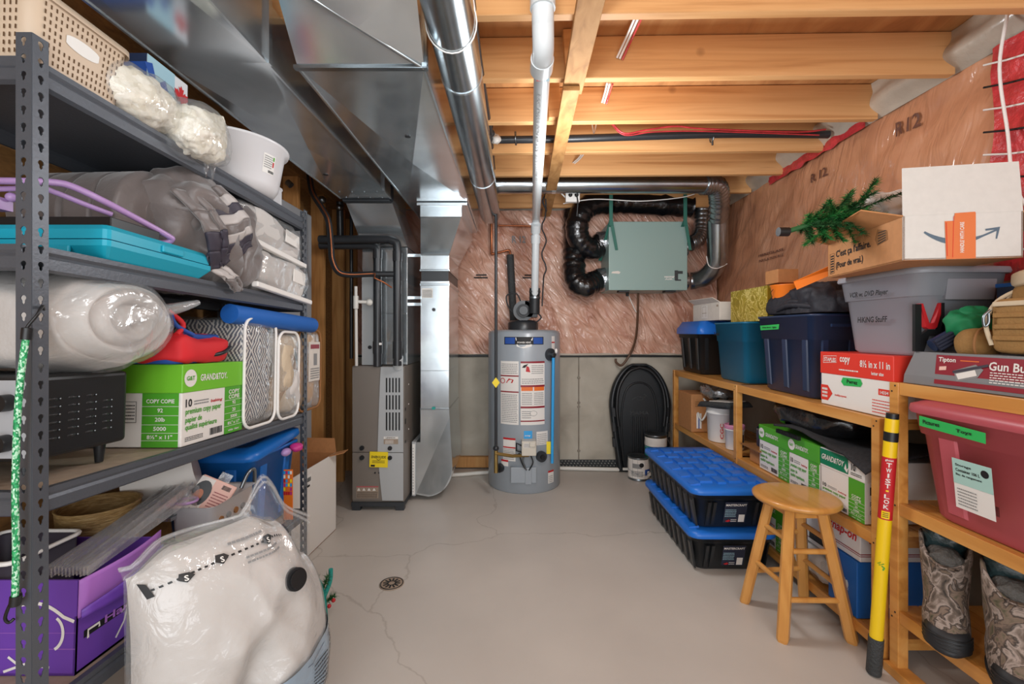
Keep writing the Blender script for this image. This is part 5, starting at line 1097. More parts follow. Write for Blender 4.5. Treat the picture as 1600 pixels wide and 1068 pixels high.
# ---------------------------------------------------------------- vacuum bag in front of the shelving
t = thing('vacuum_storage_bag', 'large clear vacuum bag stuffed with white bedding, slumped on the floor against the shelving', 'vacuum bag', (-.82, 1.34, 0))
AX = V(.5, .866, 0); NX = V(.866, -.5, 0); BW, BH = .54, .75
def bh(a):
    a = a-.02
    k = ((-.30, .69), (-.2, .745), (0, .75), (.08, .71), (.17, .57), (.30, .38))
    for (a0, h0), (a1, h1) in zip(k, k[1:]):
        if a <= a1: s_ = max(0, (a-a0)/(a1-a0)); s_ = s_*s_*(3-2*s_); return h0+(h1-h0)*s_
    return .38
def bagsurf(a, b_, l=0):
    u = 2*a/BW; v = 2*b_/bh(a)-1
    e = max(0, (1-abs(u)**2.6))*max(0, (1-abs(v)**2.6)); tck = .165*e**.5
    crease = .085*math.exp(-((a+.03-.15*(b_-.4))/.045)**2)*max(0, min(1, (.50-b_)*5))
    q = V(a*5, b_*5, 2.2); tck += e**.5*(.020*(1-2*abs(noise.noise(q*.8)))-crease+.010*(1-2*abs(noise.noise(V(a*9+b_*6, b_*4-a*3, 7))))+.003*noise.noise(q*4))
    return AX*a+NX*(tck+l-.02*(b_/BH))+V(0, 0, b_)
class BagF:
    seg = 6
    def at(s, a, b_, l=.002): return bagsurf(a+.02, b_, l+.007)
b = MB(); b.grid(lambda u, v: bagsurf((u-.5)*BW*.985, v*bh((u-.5)*BW)*.985+.004), 80, 80, 'fabric_white'); b.grid(lambda u, v: V(0, 0, 0)+(lambda p, q: q+NX*(-.35*((p-q).dot(NX))))(bagsurf((u-.5)*BW*.985, v*bh((u-.5)*BW)*.985+.004), AX*((u-.5)*BW*.985)+V(0, 0, v*bh((u-.5)*BW)*.985+.004)), 32, 32, 'fabric_white'); b.build('stuffed_bedding', t)
b = MB(); b.grid(lambda u, v: bagsurf((u-.5)*BW, v*bh((u-.5)*BW), .008), 80, 80, 'film_strong'); 
def flap(u, v):
    a = (u-.5)*BW; H = bh(a)*.985; tz = .705+.05*u+.115*math.exp(-((u-.64)/.11)**2)-.10*max(0, (u-.74)/.26)
    p = bagsurf(a, H, .004); p.z = H+(max(tz, H+.015)-H)*v; return p+NX*(.02*math.sin(v*2+u*11)-.05*v)
b.grid(flap, 40, 12, 'film'); b.build('clear_bag', t)
b = MB(); b.tube([flap(i/30, .85)+NX*.004 for i in range(31)], .0045, 'film_cloudy', 8); b.tube([flap(i/30, .95)+NX*.004 for i in range(31)], .004, 'film_cloudy', 8); b.build('zip_seal', t)
b = MB(); Bf = BagF()
ln = [(-.265, .655), (-.197, .675), (-.125, .685), (-.04, .690), (.03, .688), (.07, .675)]
sp_ = spl([V(p[0], p[1], 0) for p in ln], 10)
for i in range(0, len(sp_)-1, 2): stroke(b, Bf, [(sp_[i].x, sp_[i].y), (sp_[i+1].x, sp_[i+1].y)], .0045, 'black')
for (a, c) in ((-.195, .672), (-.115, .688), (.012, .690)):
    poly(b, Bf, [(a-.016, c-.003), (a, c-.011), (a+.018, c+.002), (a+.008, c+.010), (a-.012, c+.011)], 'black', .004); txt(b, Bf, 'S', a-.005, c-.006, .009, .012, 'white', .007)
for (a, c, n_) in ((-.09, .708, 1), (-.06, .655, 2)): lines(b, Bf, a, c, .10, .012*n_, n_, 'greytext', .4, .004, 5)
poly(b, Bf, [(-.275, .675), (-.262, .672), (-.252, .645), (-.264, .640)], 'black', .004); b.build('printed_line', t)
b = MB(); p = bagsurf(.08, .565, .006); nn = (NX+V(0, 0, .25)).normalized(); b.cyl(p-nn*.01, p+nn*.012, .032, 'rubber', 28); b.cyl(p+nn*.012, p+nn*.022, .025, 'black', 28); b.build('vacuum_valve', t, label='round black valve cap')
b = MB(); b.grid(lambda u, v: bagsurf((-.02+.305*u), .005+(.29+.06*u)*v, .014), 24, 24, 'printfilm'); lb = b
for (a, c, ww, hh, n_) in ((.0, .12, .09, .13, 12), (.11, .12, .07, .17, 14), (.195, .14, .07, .18, 14)): lines(b, Bf, a, c, ww, hh, n_, 'ink', .35, .011, int(a*100))
stroke(b, Bf, [(-.01, .275), (.1, .30), (.2, .32), (.27, .335)], .002, 'navy', .012); b.build('printed_panel', t, label='pale blue printed panel with small text')
# ---------------------------------------------------------------- carton and sprig on the floor
t = thing('tall_carton', 'white open carton standing beyond the shelving on the floor', 'carton', (-1.30, 2.69, 0), rz=-.06)
w, d, h = .25, .54, .505; b = MB()
b.box(-w/2, w/2, -d/2, -d/2+.005, 0, h, 'cream'); b.box(-w/2, w/2, d/2-.005, d/2, 0, h, 'cream'); b.box(w/2-.005, w/2, -d/2, d/2, 0, h, 'paper'); b.box(-w/2, -w/2+.005, -d/2, d/2, 0, h, 'cream'); b.box(-w/2, w/2, -d/2, d/2, 0, .005, 'cardboard')
b.box(-w/2+.005, -w/2+.008, -d/2+.005, d/2-.005, .01, h+.002, 'cardboard'); b.box(-w/2+.005, w/2-.005, d/2-.009, d/2-.005, .01, h+.002, 'cardboard'); b.build('box_body', t)
b = MB(); b.add([(w/2, d/2, h), (-w/2, d/2, h), (-w/2+.01, d/2+.02, h+.09), (w/2-.02, d/2+.02, h+.09)], [(0, 1, 2, 3)], 'cardboard'); b.add([(-w/2, -d/2, h), (-w/2, d/2, h), (-w/2-.02, d/2-.01, h+.1), (-w/2-.02, -d/2, h+.1)], [(0, 1, 2, 3)], 'cardboard'); b.add([(w/2, d/2, h), (w/2, d/2-.1, h), (w/2+.08, d/2-.06, h+.015), (w/2+.08, d/2+.0, h+.02)], [(0, 1, 2, 3)], 'cardboard'); b.build('flap', t, solid=.004, split=True)
b = MB(); f = faces(w, d)['E']; rect(b, f, .1, .40, .12, .07, 'white'); barcode(b, f, .12, .43, .09, .025); lines(b, f, .12, .405, .06, .02, 3, 'ink'); rect(b, f, .17, .40, .03, .012, 'ink', .001); b.build('shipping_label', t)
t = thing('christmas_sprig', 'artificial pine sprig with a teal handle and red berries beside the bedding bag', 'christmas decoration', (-.90, 2.02, 0))
b = MB(); b.tube(spl([(.06, .0, .0), (.05, 0, .1), (.03, .0, .17), (-.01, 0, .2)], 5), .011, 'teal2', 10); b.tube(spl([(.045, 0, .09), (.07, .02, .16), (.075, .02, .22)], 5), .010, 'teal2', 10); b.build('teal_handle', t)
def needles(b, a, c, n, ln_, m, seed=1, w=.0016, spread=1):
    rnd = random.Random(seed); d = (c-a)
    for i in range(n):
        p = a+d*rnd.random(); v = V(rnd.gauss(0, 1), rnd.gauss(0, 1), rnd.gauss(0, 1)).normalized(); v = (v*spread+d.normalized()*.8).normalized()*ln_*rnd.uniform(.6, 1.1); s = v.orthogonal().normalized()*w
        b.add([p-s, p+s, p+v], [(0, 1, 2)], m)
b = MB()
for k, (a, c) in enumerate((((.02, 0, .05), (.07, .0, .2)), ((.0, .0, .03), (.02, .0, .19)), ((.03, .0, .06), (.09, .02, .1)))): needles(b, V(*a), V(*c), 160, .03, 'pine_green', k)
b.build('foliage', t)
b = MB()
for k, p in enumerate(((.05, -.02, .06), (.08, -.01, .07), (.095, 0, .09))): b.blob(p, .009, .009, .009, 'red', nu=12, nv=8)
b.build('berry', t, split=True)
# ================================================================ wooden shelving on the right
AX0, AX1 = 1.43, 1.925
def plank(b, x0, x1, y0, y1, z0, z1): b.box(x0, x1, y0, y1, z0, z1, 'shelfwood')
def wood_unit(t, ys, levels, top, x0, x1, railh=.046, ext=.0):
    for y in ys:
        for x in (x0, x1-.04):
            b = MB(); plank(b, x, x+.04, y-.02, y+.02, 0, top); po = b.build('post', t, bevel=.003)
            if x == x0:
                b = MB()
                for z in levels:
                    for dz in (-.012, -.034): b.blob((x-.0005, y-.007 if dz > -.02 else y+.007, z+dz), .002, .0035, .0035, 'ink', nu=8, nv=6)
                b.build('screw_head', po, split=True)
    for z in levels:
        for ya, yb in zip(ys[:-1], ys[1:]):
            for x in (x0+.004, x1-.024):
                b = MB(); plank(b, x, x+.02, ya+.02, yb-.02, z-railh, z); b.build('rail', t, bevel=.002)
            b = MB()
            n = 5; w = (x1-x0-.06)/n
            for k in range(n): plank(b, x0+.026+k*w, x0+.026+(k+1)*w-.006, ya-.015, yb+.015, z-.018, z-.001)
            b.build('shelf_boards', t)
        for y in ys:
            b = MB(); plank(b, x0+.04, x1-.04, y-.012, y+.012, z-railh, z-.02); b.build('cross_rail', t)
t = thing('wooden_shelf', 'long varnished pine shelf unit along the right wall holding the row of totes', 'shelf unit')
wood_unit(t, (1.765, 2.876, 3.97), (.10, .50, .962), .962, AX0, AX1)
BX0 = 1.452
t = thing('wooden_shelf', 'near pine shelf unit at the right edge holding the maroon tote and boots', 'shelf unit')
wood_unit(t, (.62, 1.705), (.25, .655, 1.108), 1.108, BX0, 1.93)
b = MB(); b.box(BX0-.02, BX0+.04, 1.50, 1.73, .0, .035, 'shelfwood'); b.build('foot', t, bevel=.003)

# ---------------------------------------------------------------- top of the long shelf
ZT = .964
t = tote('storage_tote', 'black tote with a blue lid at the far end of the long shelf', (1.64, 3.71, ZT), .38, .48, .335, 'black', 'blue', .085, .88, ribs=3)
t = tote('storage_tote', 'teal blue open tote between the black and the navy totes', (1.66, 3.07, ZT), .37, .44, .40, 'tealbin', None, taper=.88, ribs=0, rimh=.13, full='fabric_dark', lip=.01)
F = Face((-.185, .22, 0), (0, -1, 0), (0, 0, 1)); b = MB(); txt(b, F, 'Xmas', .03, .31, .08, .025, 'ink', .006); b.build('handwriting', t)
t = tote('storage_tote', 'navy blue tote with a green tape label under a black jacket', (1.675, 2.45, ZT), .41, .53, .425, 'navy', None, taper=.9, ribs=3, rimh=.13, full='fabric_black', lip=.014, r=.05)
F = Face((-.196, .265, 0), (0, -1, 0), (0, 0, 1)); b = MB(); poly(b, F, [(.06, .345), (.24, .350), (.245, .378), (.055, .372)], 'tape_green', .006); txt(b, F, 'Xmas decor · lights', .08, .354, .14, .012, 'ink', .008); b.build('tape_label', t, label='green tape label')
b = MB(); b.box(-.12, .1, -.275, -.262, .36, .375, 'navy'); b.build('handle', t)
t = carton('copy_paper_box', 'white copy paper box with a red lid under the grey tote', 'box', (1.65, 1.93, ZT), .39, .39, .243, 'paper', 'orange_red', .105) if 0 else None
m_('orange_red', 'dd3a2b', .45)
t = carton('copy_paper_box', 'white copy paper box with a red orange lid under the grey tote', 'box', (1.66, 1.915, ZT), .40, .40, .243, 'paper', 'orange_red', .10)
f = lifted(faces(.40, .40)['W'], .003); b = MB(); k = .143
stroke(b, f, [(.02, k+.05), (.105, k+.056), (.105, k+.085), (.02, k+.08), (.02, k+.05)], .002, 'paper'); txt(b, f, 'STAPLES', .025, k+.057, .075, .018, 'paper'); txt(b, f, 'copy', .125, k+.05, .06, .032, 'paper'); lines(b, f, .12, k+.02, .11, .012, 1, 'paper')
txt(b, f, '8½ in x 11 in', .24, k+.045, .15, .03, 'paper'); txt(b, f, 'letter size', .30, k+.018, .06, .014, 'paper'); b.build('lid_print', t)
f = faces(.4, .4)['W']; b = MB(); poly(b, f, [(0, .02), (.045, .02), (.075, .055), (.045, .09), (0, .09)], 'orange_red'); lines(b, f, .008, .03, .035, .05, 3, 'paper', .6); poly(b, f, [(.13, .115), (.145, .10), (.24, .105), (.25, .12), (.24, .138), (.14, .135)], 'tape_green', .002); txt(b, f, 'Pwrez', .165, .112, .06, .017, 'ink', .003); txt(b, f, 'multipurpose', .09, .045, .07, .012, 'orange_red'); rect(b, f, .33, .085, .06, .025, 'orange_red'); txt(b, f, '14334', .34, .09, .04, .013, 'paper', .002); lines(b, f, .30, .01, .09, .06, 5, 'orange_red', .3); b.build('printed_side', t)
t = tote('storage_tote', 'grey tote with marker writing standing on the red and white paper box', (1.66, 1.845, ZT+.245), .36, .43, .325, 'greybin', 'greybin', .012, .86, ribs=0, rimh=.10, lip=.014, r=.05)
F = Face((-.166, .2, 0), (0, -1, .06), (-.05, 0, 1)); b = MB(); F3 = Face((-.182, .21, 0), (0, -1, .0), (0, 0, 1)); txt(b, F3, 'VCR w. DVD Player', .095, .232, .20, .028, 'ink', .004, slant=.2); F4 = Face((-.162, .19, 0), (0, -1, 0), (-.05, 0, 1)); txt(b, F4, 'HiKiNG StuFF', .11, .13, .15, .024, 'ink', .006, slant=.1); b.build('handwriting', t)
b = MB(); b.loft([[V(x, -.176-.0, z) for x, z in ((-.07, .20), (.10, .20), (.11, .275), (-.06, .275))], [V(x, -.206, z) for x, z in ((-.075, .21), (.105, .21), (.115, .285), (-.065, .285))]], 'greybin', True, True, False); b.build('handle', t, bevel=.01)
t = carton('flat_carton', 'pale open carton lying on the blue lid of the black tote', 'carton', (1.66, 3.52, ZT+.422), .28, .48, .135, 'cream')
b = MB(); f = faces(.28, .48)['W']; rect(b, f, .17, .02, .11, .1, 'paper'); stroke(b, f, [(.19, .03), (.19, .11), (.25, .11), (.25, .03)], .004, 'deck'); stroke(b, f, [(.18, .06), (.26, .06)], .004, 'deck'); rect(b, f, .43, .1, .03, .015, 'deck'); b.build('printed_side', t); b = MB(); b.add([(-.14, -.24, .135), (-.14, .2, .135), (-.20, .19, .17), (-.19, -.235, .165)], [(0, 1, 2, 3)], 'cream'); b.build('flap', t, solid=.004)
M['giftgold'] = ramp_mat('gold_gift_wrap', [(.3, '948222'), (.45, 'b29f33'), (.5, 'f0e08a'), (.55, 'b29f33'), (.8, 'c4b044')], scale=9, rough=.35, metal=.25, dist=3.0, detail=2)
t = carton('gift_box', 'gold patterned gift box on the teal tote', 'gift box', (1.68, 2.945, ZT+.403), .26, .46, .215, 'giftgold', bevel=.002)
b = MB(); b.box(-.132, -.128, -.232, -.226, 0, .215, 'gold'); b.box(-.13, .13, -.233, -.23, .05, .2, 'gold'); b.build('foil_edge', t, split=True)
t = thing('black_jacket', 'folded black jacket heaped on the navy tote', 'jacket', (1.66, 2.44, ZT+.427))
b = MB(); b.blob((.03, .0, .05), .19, .29, .075, 'fabric_black', .7, .7, 80, 40, .03, 7, 3, True, flat=-.045); b.blob((-.03, -.12, .05), .15, .15, .10, 'fabric_black', .75, .7, 70, 40, .03, 9, 6, True, flat=-.045); b.build('bundled_fabric', t)
b = MB()
for k in range(4): b.tube(spl([(-.18+.01*k, .06-.02*k, .03+.012*k), (-.185+.012*k, -.06, .05+.018*k), (-.15, -.2+.02*k, .035+.016*k)], 6), .014, 'fabric_black', 8)
b.build('folds', t)

# open carton on the grey tote
m_('amz', 'd9d8d3', .7, vary=.03, vscale=40)
t = thing('open_carton', 'open shipping carton with a curved arrow and orange tape on top of the grey tote', 'carton', (1.31, 1.50, ZT+.575), rz=-.19)
w, d, h = .335, .50, .148
b = MB(); b.box(0, w, 0, .005, 0, h, 'amz'); b.box(0, w, d-.005, d, 0, h, 'cardboard'); b.box(0, .005, 0, d, 0, h, 'cardboard'); b.box(w-.005, w, 0, d, 0, h, 'cardboard'); b.box(0, w, 0, d, -.001, .005, 'cardboard'); b.build('box_body', t)
b = MB(); b.add([(0, .002, h), (w, .002, h), (w-.004, .012, h+.163), (.004, .012, h+.163)], [(0, 1, 2, 3)], 'amz'); b.build('flap', t, solid=.005)
b = MB(); b.add([(0, .0, h), (0, d, h), (-.085, d-.04, h+.015), (-.075, .10, h+.05)], [(3, 2, 1, 0)], 'cardboard'); b.build('flap', t, solid=.005)
b = MB(); b.add([(w, 0, h), (w, d, h), (w+.1, d, h-.04), (w+.1, .0, h-.04)], [(0, 1, 2, 3)], 'cardboard'); b.build('flap', t, solid=.005)
b = MB(); f = Face((0, 0, 0), (1, 0, 0), (0, 0, 1)); pts = [(.06+.205*k/16, .092-.036*math.sin(PI*(k/16)**.9)) for k in range(17)]; stroke(b, f, pts, [.006+.012*math.sin(PI*min(1, k/13)) for k in range(17)], 'tape_blue' if 0 else 'steelblue'); 
stroke(b, f, [(.232, .092), (.268, .096), (.262, .062)], [.006, .012, .004], 'steelblue', .0014); b.build('arrow_print', t)
b = MB(); poly(b, f, [(.122, 0), (.205, .0), (.205, .146), (.145, .143), (.145, .125), (.118, .125)], 'tape_orange', .002); poly(b, f, [(.145, .14), (.205, .146), (.203, .152), (.146, .15)], 'tape_orange', .0025); txt(b, f, 'HANDLE WITH CARE', .16, .02, .012, .1, 'paper', .003, rot=True); stroke(b, f, [(.125, .01), (.122, .12)], .002, 'orange_red', .003); stroke(b, f, [(.14, .005), (.143, .14)], .0015, 'orange_red', .003); b.build('orange_tape', t, label='strip of orange packing tape')
f = Face((0, d, 0), (0, -1, 0), (0, 0, 1)); b = MB(); txt(b, f, "C'est ça l'affaire.", .07, .072, .25, .036, 'ink'); txt(b, f, '(Pour de vrai.)', .07, .024, .20, .034, 'ink'); stroke(b, f, [(.02, .015), (.055, .015), (.055, .1), (.02, .1), (.02, .015)], .002, 'ink')
for k in range(7): rect(b, f, .025, .02+k*.011, .025, .006, 'ink')
poly(b, f, [(.36, .075), (.42, .085), (.415, .12), (.36, .135), (.345, .1)], 'cardboard_dark', .001)
for k in range(5): stroke(b, f, [(.365, .08+k*.01), (.41, .088+k*.008)], .003, 'ink', .002)
b.build('printed_side', t)
t = thing('white_cloth', 'cream knitted cloth spilling out of the open carton', 'cloth', (1.50, 1.80, 1.75))
b = MB(); b.blob((0, 0, .03), .075, .11, .075, 'fabric_white', .8, .8, 50, 30, .025, 8, 4, True); b.blob((-.06, .0, -.0), .06, .06, .05, 'fabric_white', .8, .8, 40, 24, .02, 9, 2, True); b.build('cloth_body', t)
t = thing('small_christmas_tree', 'small artificial christmas tree lying with its black base sticking out of the carton', 'christmas tree')
b = MB(); A0 = P(1228, 362, 1.80); A1 = P(1345, 326, 1.72); b.cyl(P(1216, 362, 1.80), P(1232, 362, 1.80), .018, 'black', 16); b.build('base', t)
b = MB(); b.cyl(A0, A1, .010, 'pine_green', 10); b.build('trunk', t); b = MB(); m_('pine_bright', '2c7a3a', .55); rnd = random.Random(5)
for k in range(34):
    p = A0.lerp(A1, .2+.8*(k/33)); ang = k*2.4; L_ = .07+.05*(k/21); dirv = V(.55, math.cos(ang)*.8, math.sin(ang)*.9).normalized(); e = p+dirv*L_
    needles(b, p, e, 220, .03, 'pine_bright' if k % 2 else 'pine_green', k, .0026); 
for px in ((1296, 312), (1334, 318), (1330, 340), (1258, 382)): needles(b, P(1310, 345, 1.75), P(*px, 1.74), 260, .026, 'pine_bright', px[0], .0026)
b.build('foliage', t)
t = thing('orange_bucket', 'orange round pail behind the black jacket', 'pail', P(1232, 430, 2.55)); t.location.z = 1.50
b = MB(); b.lathe([(.07, -.07), (.09, .06), (.095, .065), (.085, .065), (.06, .0)], 'orange_plastic', 28); b.build('pail_body', t); b = MB(); f = Face((-.092, .04, -.05), (0, -1, 0), (0, 0, 1)); stroke(b, f, [(.02, .03), (.05, .05), (.03, .07), (.06, .09)], .005, 'ink', .006); b.build('printed_mark', t)
o = carton('small_carton', 'small brown carton beside the orange pail', 'carton', (1.60, 2.66, ZT+.62), .12, .13, .08, 'cardboard')
b = MB(); b.add([P(1240, 440, 2.2), P(1365, 385, 1.95), P(1370, 398, 1.97), P(1245, 452, 2.2)], [(0, 1, 2, 3)], 'orange_plastic'); tag(b.build('orange_sheet', solid=.006), 'orange strip of plastic leaning on the open carton', 'plastic strip')

# ---------------------------------------------------------------- on top of the near shelf
ZB = 1.110
t = thing('gun_maintenance_case', 'long grey boxed tool caddy with a dark red printed label on the near shelf', 'boxed tool', (1.62, 1.36, ZB))
b = MB(); w, d, h = .29, .66, .117; b.loft([[V(-w/2, d/2, 0), V(-w/2, -d/2, 0), V(w/2, -d/2, 0), V(w/2, d/2, 0)], [V(-w/2, d/2-.004, .03), V(-w/2, -d/2, .03), V(w/2, -d/2, .03), V(w/2, d/2, .03)], [V(-w/2+.012, d/2-.035, h), V(-w/2+.012, -d/2, h), V(w/2, -d/2, h), V(w/2, d/2-.035, h)]], 'grey_box', True, True, False); b.build('case', t, bevel=.002)
b = MB(); f = Face((-w/2-.0005, d/2, .0), (0, -1, 0), (.10, 0, 1)); rect(b, f, .125, .010, .36, .10, 'maroon_label', .002)
txt(b, f, 'Tipton', .135, .083, .06, .02, 'paper', .003); txt(b, f, 'Gun Butler', .30, .070, .15, .027, 'paper', .003); rect(b, f, .21, .093, .06, .003, 'orange', .003); poly(b, f, [(.14, .07), (.165, .073), (.165, .06), (.14, .057)], 'pinkcard', .003)
poly(b, f, [(.19, .06), (.26, .085), (.285, .07), (.27, .045), (.205, .025)], 'greytext', .003); poly(b, f, [(.2, .05), (.26, .068), (.268, .05), (.21, .032)], 'paper', .004); stroke(b, f, [(.19, .055), (.30, .085)], .008, 'fabric_dark', .005); poly(b, f, [(.26, .035), (.33, .035), (.33, .085), (.26, .085)], 'maroon_label', .0025) if 0 else None
lines(b, f, .305, .03, .13, .038, 5, 'paper', .4, .003, 3); rect(b, f, .445, .018, .035, .03, 'paper', .003); barcode(b, f, .447, .02, .03, .022); b.build('printed_label', t)
t = thing('v_holder', 'black plastic stand with a red V shaped cradle in front of the grey tote', 'tool rest', P(1430, 546, 1.64)); t.location.z = ZB+.118
b = MB(); S = 1.64/700
def q(x, y): return ((x-1430)*S, (546-y)*S)
b.prism([q(*p) for p in ((1430, 546), (1440, 546), (1440, 472), (1430, 472))][::-1], (0, 0, 0), (1, 0, 0), (0, 0, 1), -.012, 'black'); b.prism([q(*p) for p in ((1440, 520), (1450, 512), (1466, 512), (1476, 500), (1476, 518), (1462, 522), (1452, 522), (1444, 546), (1440, 546))][::-1], (0, 0, 0), (1, 0, 0), (0, 0, 1), -.012, 'black'); b.prism([q(*p) for p in ((1471, 546), (1476, 546), (1476, 470), (1472, 470))][::-1], (0, 0, 0), (1, 0, 0), (0, 0, 1), -.03, 'black'); b.build('stand', t, bevel=.002)
b = MB(); b.prism([q(*p) for p in ((1440, 471), (1444, 471), (1454, 502), (1462, 502), (1471, 470), (1476, 470), (1476, 474), (1466, 508), (1462, 511), (1453, 511), (1449, 508))][::-1], (0, .004, 0), (1, 0, 0), (0, 0, 1), -.018, 'red'); b.build('red_cradle', t, bevel=.002, label='red V shaped cradle')
t = thing('folded_umbrella', 'dark blue folded umbrella leaning beside the green cloth on the near shelf', 'umbrella')
b = MB(); b.tube([P(1456, 540, 1.60), P(1495, 524, 1.58), P(1534, 502, 1.56)], [.022, .031, .028], 'navy', 16); 
for k in range(4): b.tube([P(1460+3*k, 534+4*k, 1.57), P(1530+2*k, 496+5*k, 1.54)], .006, 'fabric_navy', 6)
b.build('folded_canopy', t)
b = MB(); b.blob(P(1512, 505, 1.55), .042, .04, .034, 'green_cloth' if 0 else 'green_fabric', .8, .8, 50, 30, .025, 12, 4, True); b.blob(P(1522, 492, 1.55), .03, .03, .022, 'green_fabric', .8, .8, 30, 20, .015, 14, 6, True); tag(b.build('green_cloth'), 'crumpled green cloth between the umbrella and the tan backpack', 'cloth')
t = thing('tan_hat', 'tan hat with a dark edge leaning against the backpack', 'hat', P(1526, 538, 1.50))
b = MB(); b.blob((0, 0, .0), .055, .05, .055, 'khaki', .9, .9, 36, 24, .004, 9, 2); b.build('crown', t); b = MB(); b.tube([V(.055*math.cos(a)-.005, -.03+.02*math.cos(a), .055*math.sin(a)) for a in (.6+4.6*k/20 for k in range(21))], .004, 'cardboard_dark', 6); b.build('edge_piping', t)
t = thing('tan_backpack', 'tan tactical backpack lying on the long grey case at the right edge', 'backpack', (1.645, 1.255, ZB+.118))
b = MB(); b.blob((.03, -.02, .115), .13, .18, .115, 'khaki', .3, .3, 60, 36, .006, 8, 3); b.build('main_body', t)
b = MB(); b.blob((-.09, .03, .09), .05, .13, .085, 'khaki', .25, .25, 44, 26, .004, 8, 5); b.build('front_pocket', t)
for k in range(4): b = MB(); b.box(-.146, -.138, -.09, .145, .045+k*.035, .060+k*.035, 'khaki_light' if k == 3 else 'khaki'); b.build('webbing_strap', t, bevel=.003)
b = MB(); b.tube(spl([(-.135, .155, .03), (-.142, .165, .1), (-.11, .16, .17), (-.05, .13, .215)], 6), .006, 'khaki_light', 8); b.tube(spl([(-.10, .17, .02), (-.09, .185, .12), (-.04, .17, .2), (.0, .13, .24)], 6), .005, 'khaki_light', 8); b.build('zip_line', t, split=True)
b = MB(); b.tube(spl([(-.145, .15, .14), (-.16, .155, .12), (-.158, .155, .09), (-.15, .15, .1), (-.15, .15, .13)], 5), .004, 'steel', 8); b.build('zip_pull', t); b = MB(); b.blob((.0, .06, .235), .10, .10, .03, 'khaki_light', .6, .6, 36, 20, .01, 12, 3, True); b.build('top_flap', t)
b = MB(); b.tube(spl([(.02, .16, .22), (-.02, .14, .29), (.03, .04, .30), (.07, .0, .24)], 6), .011, 'khaki', 8); b.build('carry_handle', t)
t = carton('electronics_box', 'dark navy electronics box behind the tan backpack', 'box', (1.83, 1.52, ZB+.002), .20, .16, .355, 'navy', bevel=.002)
b = MB(); b.box(-.102, .102, -.082, .082, .345, .358, 'blue'); b.build('blue_top_edge', t, label='bright blue top edge'); b = MB(); txt(b, faces(.2, .16)['S'], 'SONY', .015, .30, .075, .022, 'paper'); b.build('printed_front', t)

# ---------------------------------------------------------------- middle level of the long shelf
ZM = .502
t = thing('kraft_bag', 'brown kraft bag with a rope handle at the far end of the middle shelf', 'bag', (1.50, 3.72, ZM))
b = MB(); b.box(-.075, .10, -.16, .12, 0, .30, 'cardboard'); b.build('bag_body', t, bevel=.006); b = MB(); b.tube(spl([(.02, -.165, .27), (.05, -.18, .2), (.0, -.185, .10), (-.03, -.175, .16)], 6), .008, 'hose', 8); b.build('rope_handle', t)
b = MB(); f = Face((-.075, -.1605, 0), (1, 0, 0), (0, 0, 1)); lines(b, f, .03, .2, .1, .05, 3, 'cardboard_dark', .5); rect(b, f, .04, .03, .04, .12, 'paper', .002); rect(b, f, .055, .03, .008, .1, 'fabric_blue', .003); b.build('printed_front', t)
b = MB(); b.blob((1.60, 3.45, ZM+.345), .11, .13, .05, 'foil', .8, .8, 50, 30, .03, 12, 3, True); tag(b.build('foil_lump'), 'crumpled silver foil on top of the plaster bucket and kraft bag', 'foil')
def bucket(name, lab, cat, loc, r, h, m, lid, lidm, prints, cap=None):
    t = thing(name, lab, cat, loc); b = MB(); b.lathe([(r*.88, 0), (r*.9, .004), (r*.97, h*.8), (r*1.03, h*.81), (r*1.03, h*.85), (r, h*.86), (r, h-.004)], m, 36); b.build('bucket_body', t)
    if lid: b = MB(); b.lathe([(r*1.04, h-.02), (r*1.06, h-.004), (r*1.04, h+.006), (r*.92, h+.008), (r*.9, h+.002)], lidm, 36); b.build('lid', t)
    b = MB(); prints(b, Cyl((0, 0, 0), r*.975)); b.build('label_print', t); return t
def pr(b, K):
    rect(b, K, -.02, .02, .14, .13, 'paper'); rect(b, K, .0, .095, .12, .05, 'fabric_blue', .0016); txt(b, K, 'DRYWALL POLY', .004, .122, .11, .014, 'paper', .003); txt(b, K, 'CLOISONS SECHES', .004, .100, .11, .013, 'paper', .003); txt(b, K, 'CGC', -.055, .03, .022, .11, 'red', .003, rot=True); lines(b, K, .0, .03, .11, .055, 5, 'greytext', .4, .0016)
bucket('plaster_bucket', 'white drywall compound bucket with blue and red print on the middle shelf', 'bucket', (1.545, 3.30, ZM), .105, .25, 'white', False, None, pr)
def pr2(b, K): rect(b, K, -.03, .02, .07, .085, 'fabric_navy'); rect(b, K, -.015, .04, .035, .04, 'magenta', .002)
bucket('plastic_tub', 'small white tub with a pink lid beside the plaster bucket', 'tub', (1.52, 3.06, ZM), .062, .16, 'white', True, 'pink', pr2)
t = thing('paint_tray', 'dark paint tray tipped over the plaster bucket', 'tray', (1.54, 3.25, ZM+.255), rx=-.1); t.rotation_euler.z = .3
b = MB(); b.loft([ring(.2, .3, .02, .03), ring(.23, .33, .03, .0), ring(.22, .32, .03, .004), ring(.19, .29, .02, .036)], 'foam_dark', True, True); b.build('tray_body', t); b = MB(); b.add([(-.1, -.16, .0), (-.03, -.165, .0), (-.045, -.16, -.13), (-.11, -.155, -.12)], [(0, 1, 2, 3)], 'foam_dark'); b.build('hanging_flap', t, solid=.006); b = MB(); b.box(-.06, .08, -.12, .08, .037, .043, 'cream'); b.build('card', t)
t = carton('small_carton', 'stack of small brown cardboard pieces under the navy paint can', 'cardboard', (1.57, 2.70, ZM), .18, .18, .09, 'cardboard')
b = MB(); b.box(-.13, -.02, -.08, .12, .092, .1, 'cardboard_dark'); b.build('loose_card', t)
t = thing('paint_can', 'navy blue paint can on brown cardboard beside the middle post', 'paint can', (1.58, 2.72, ZM+.103))
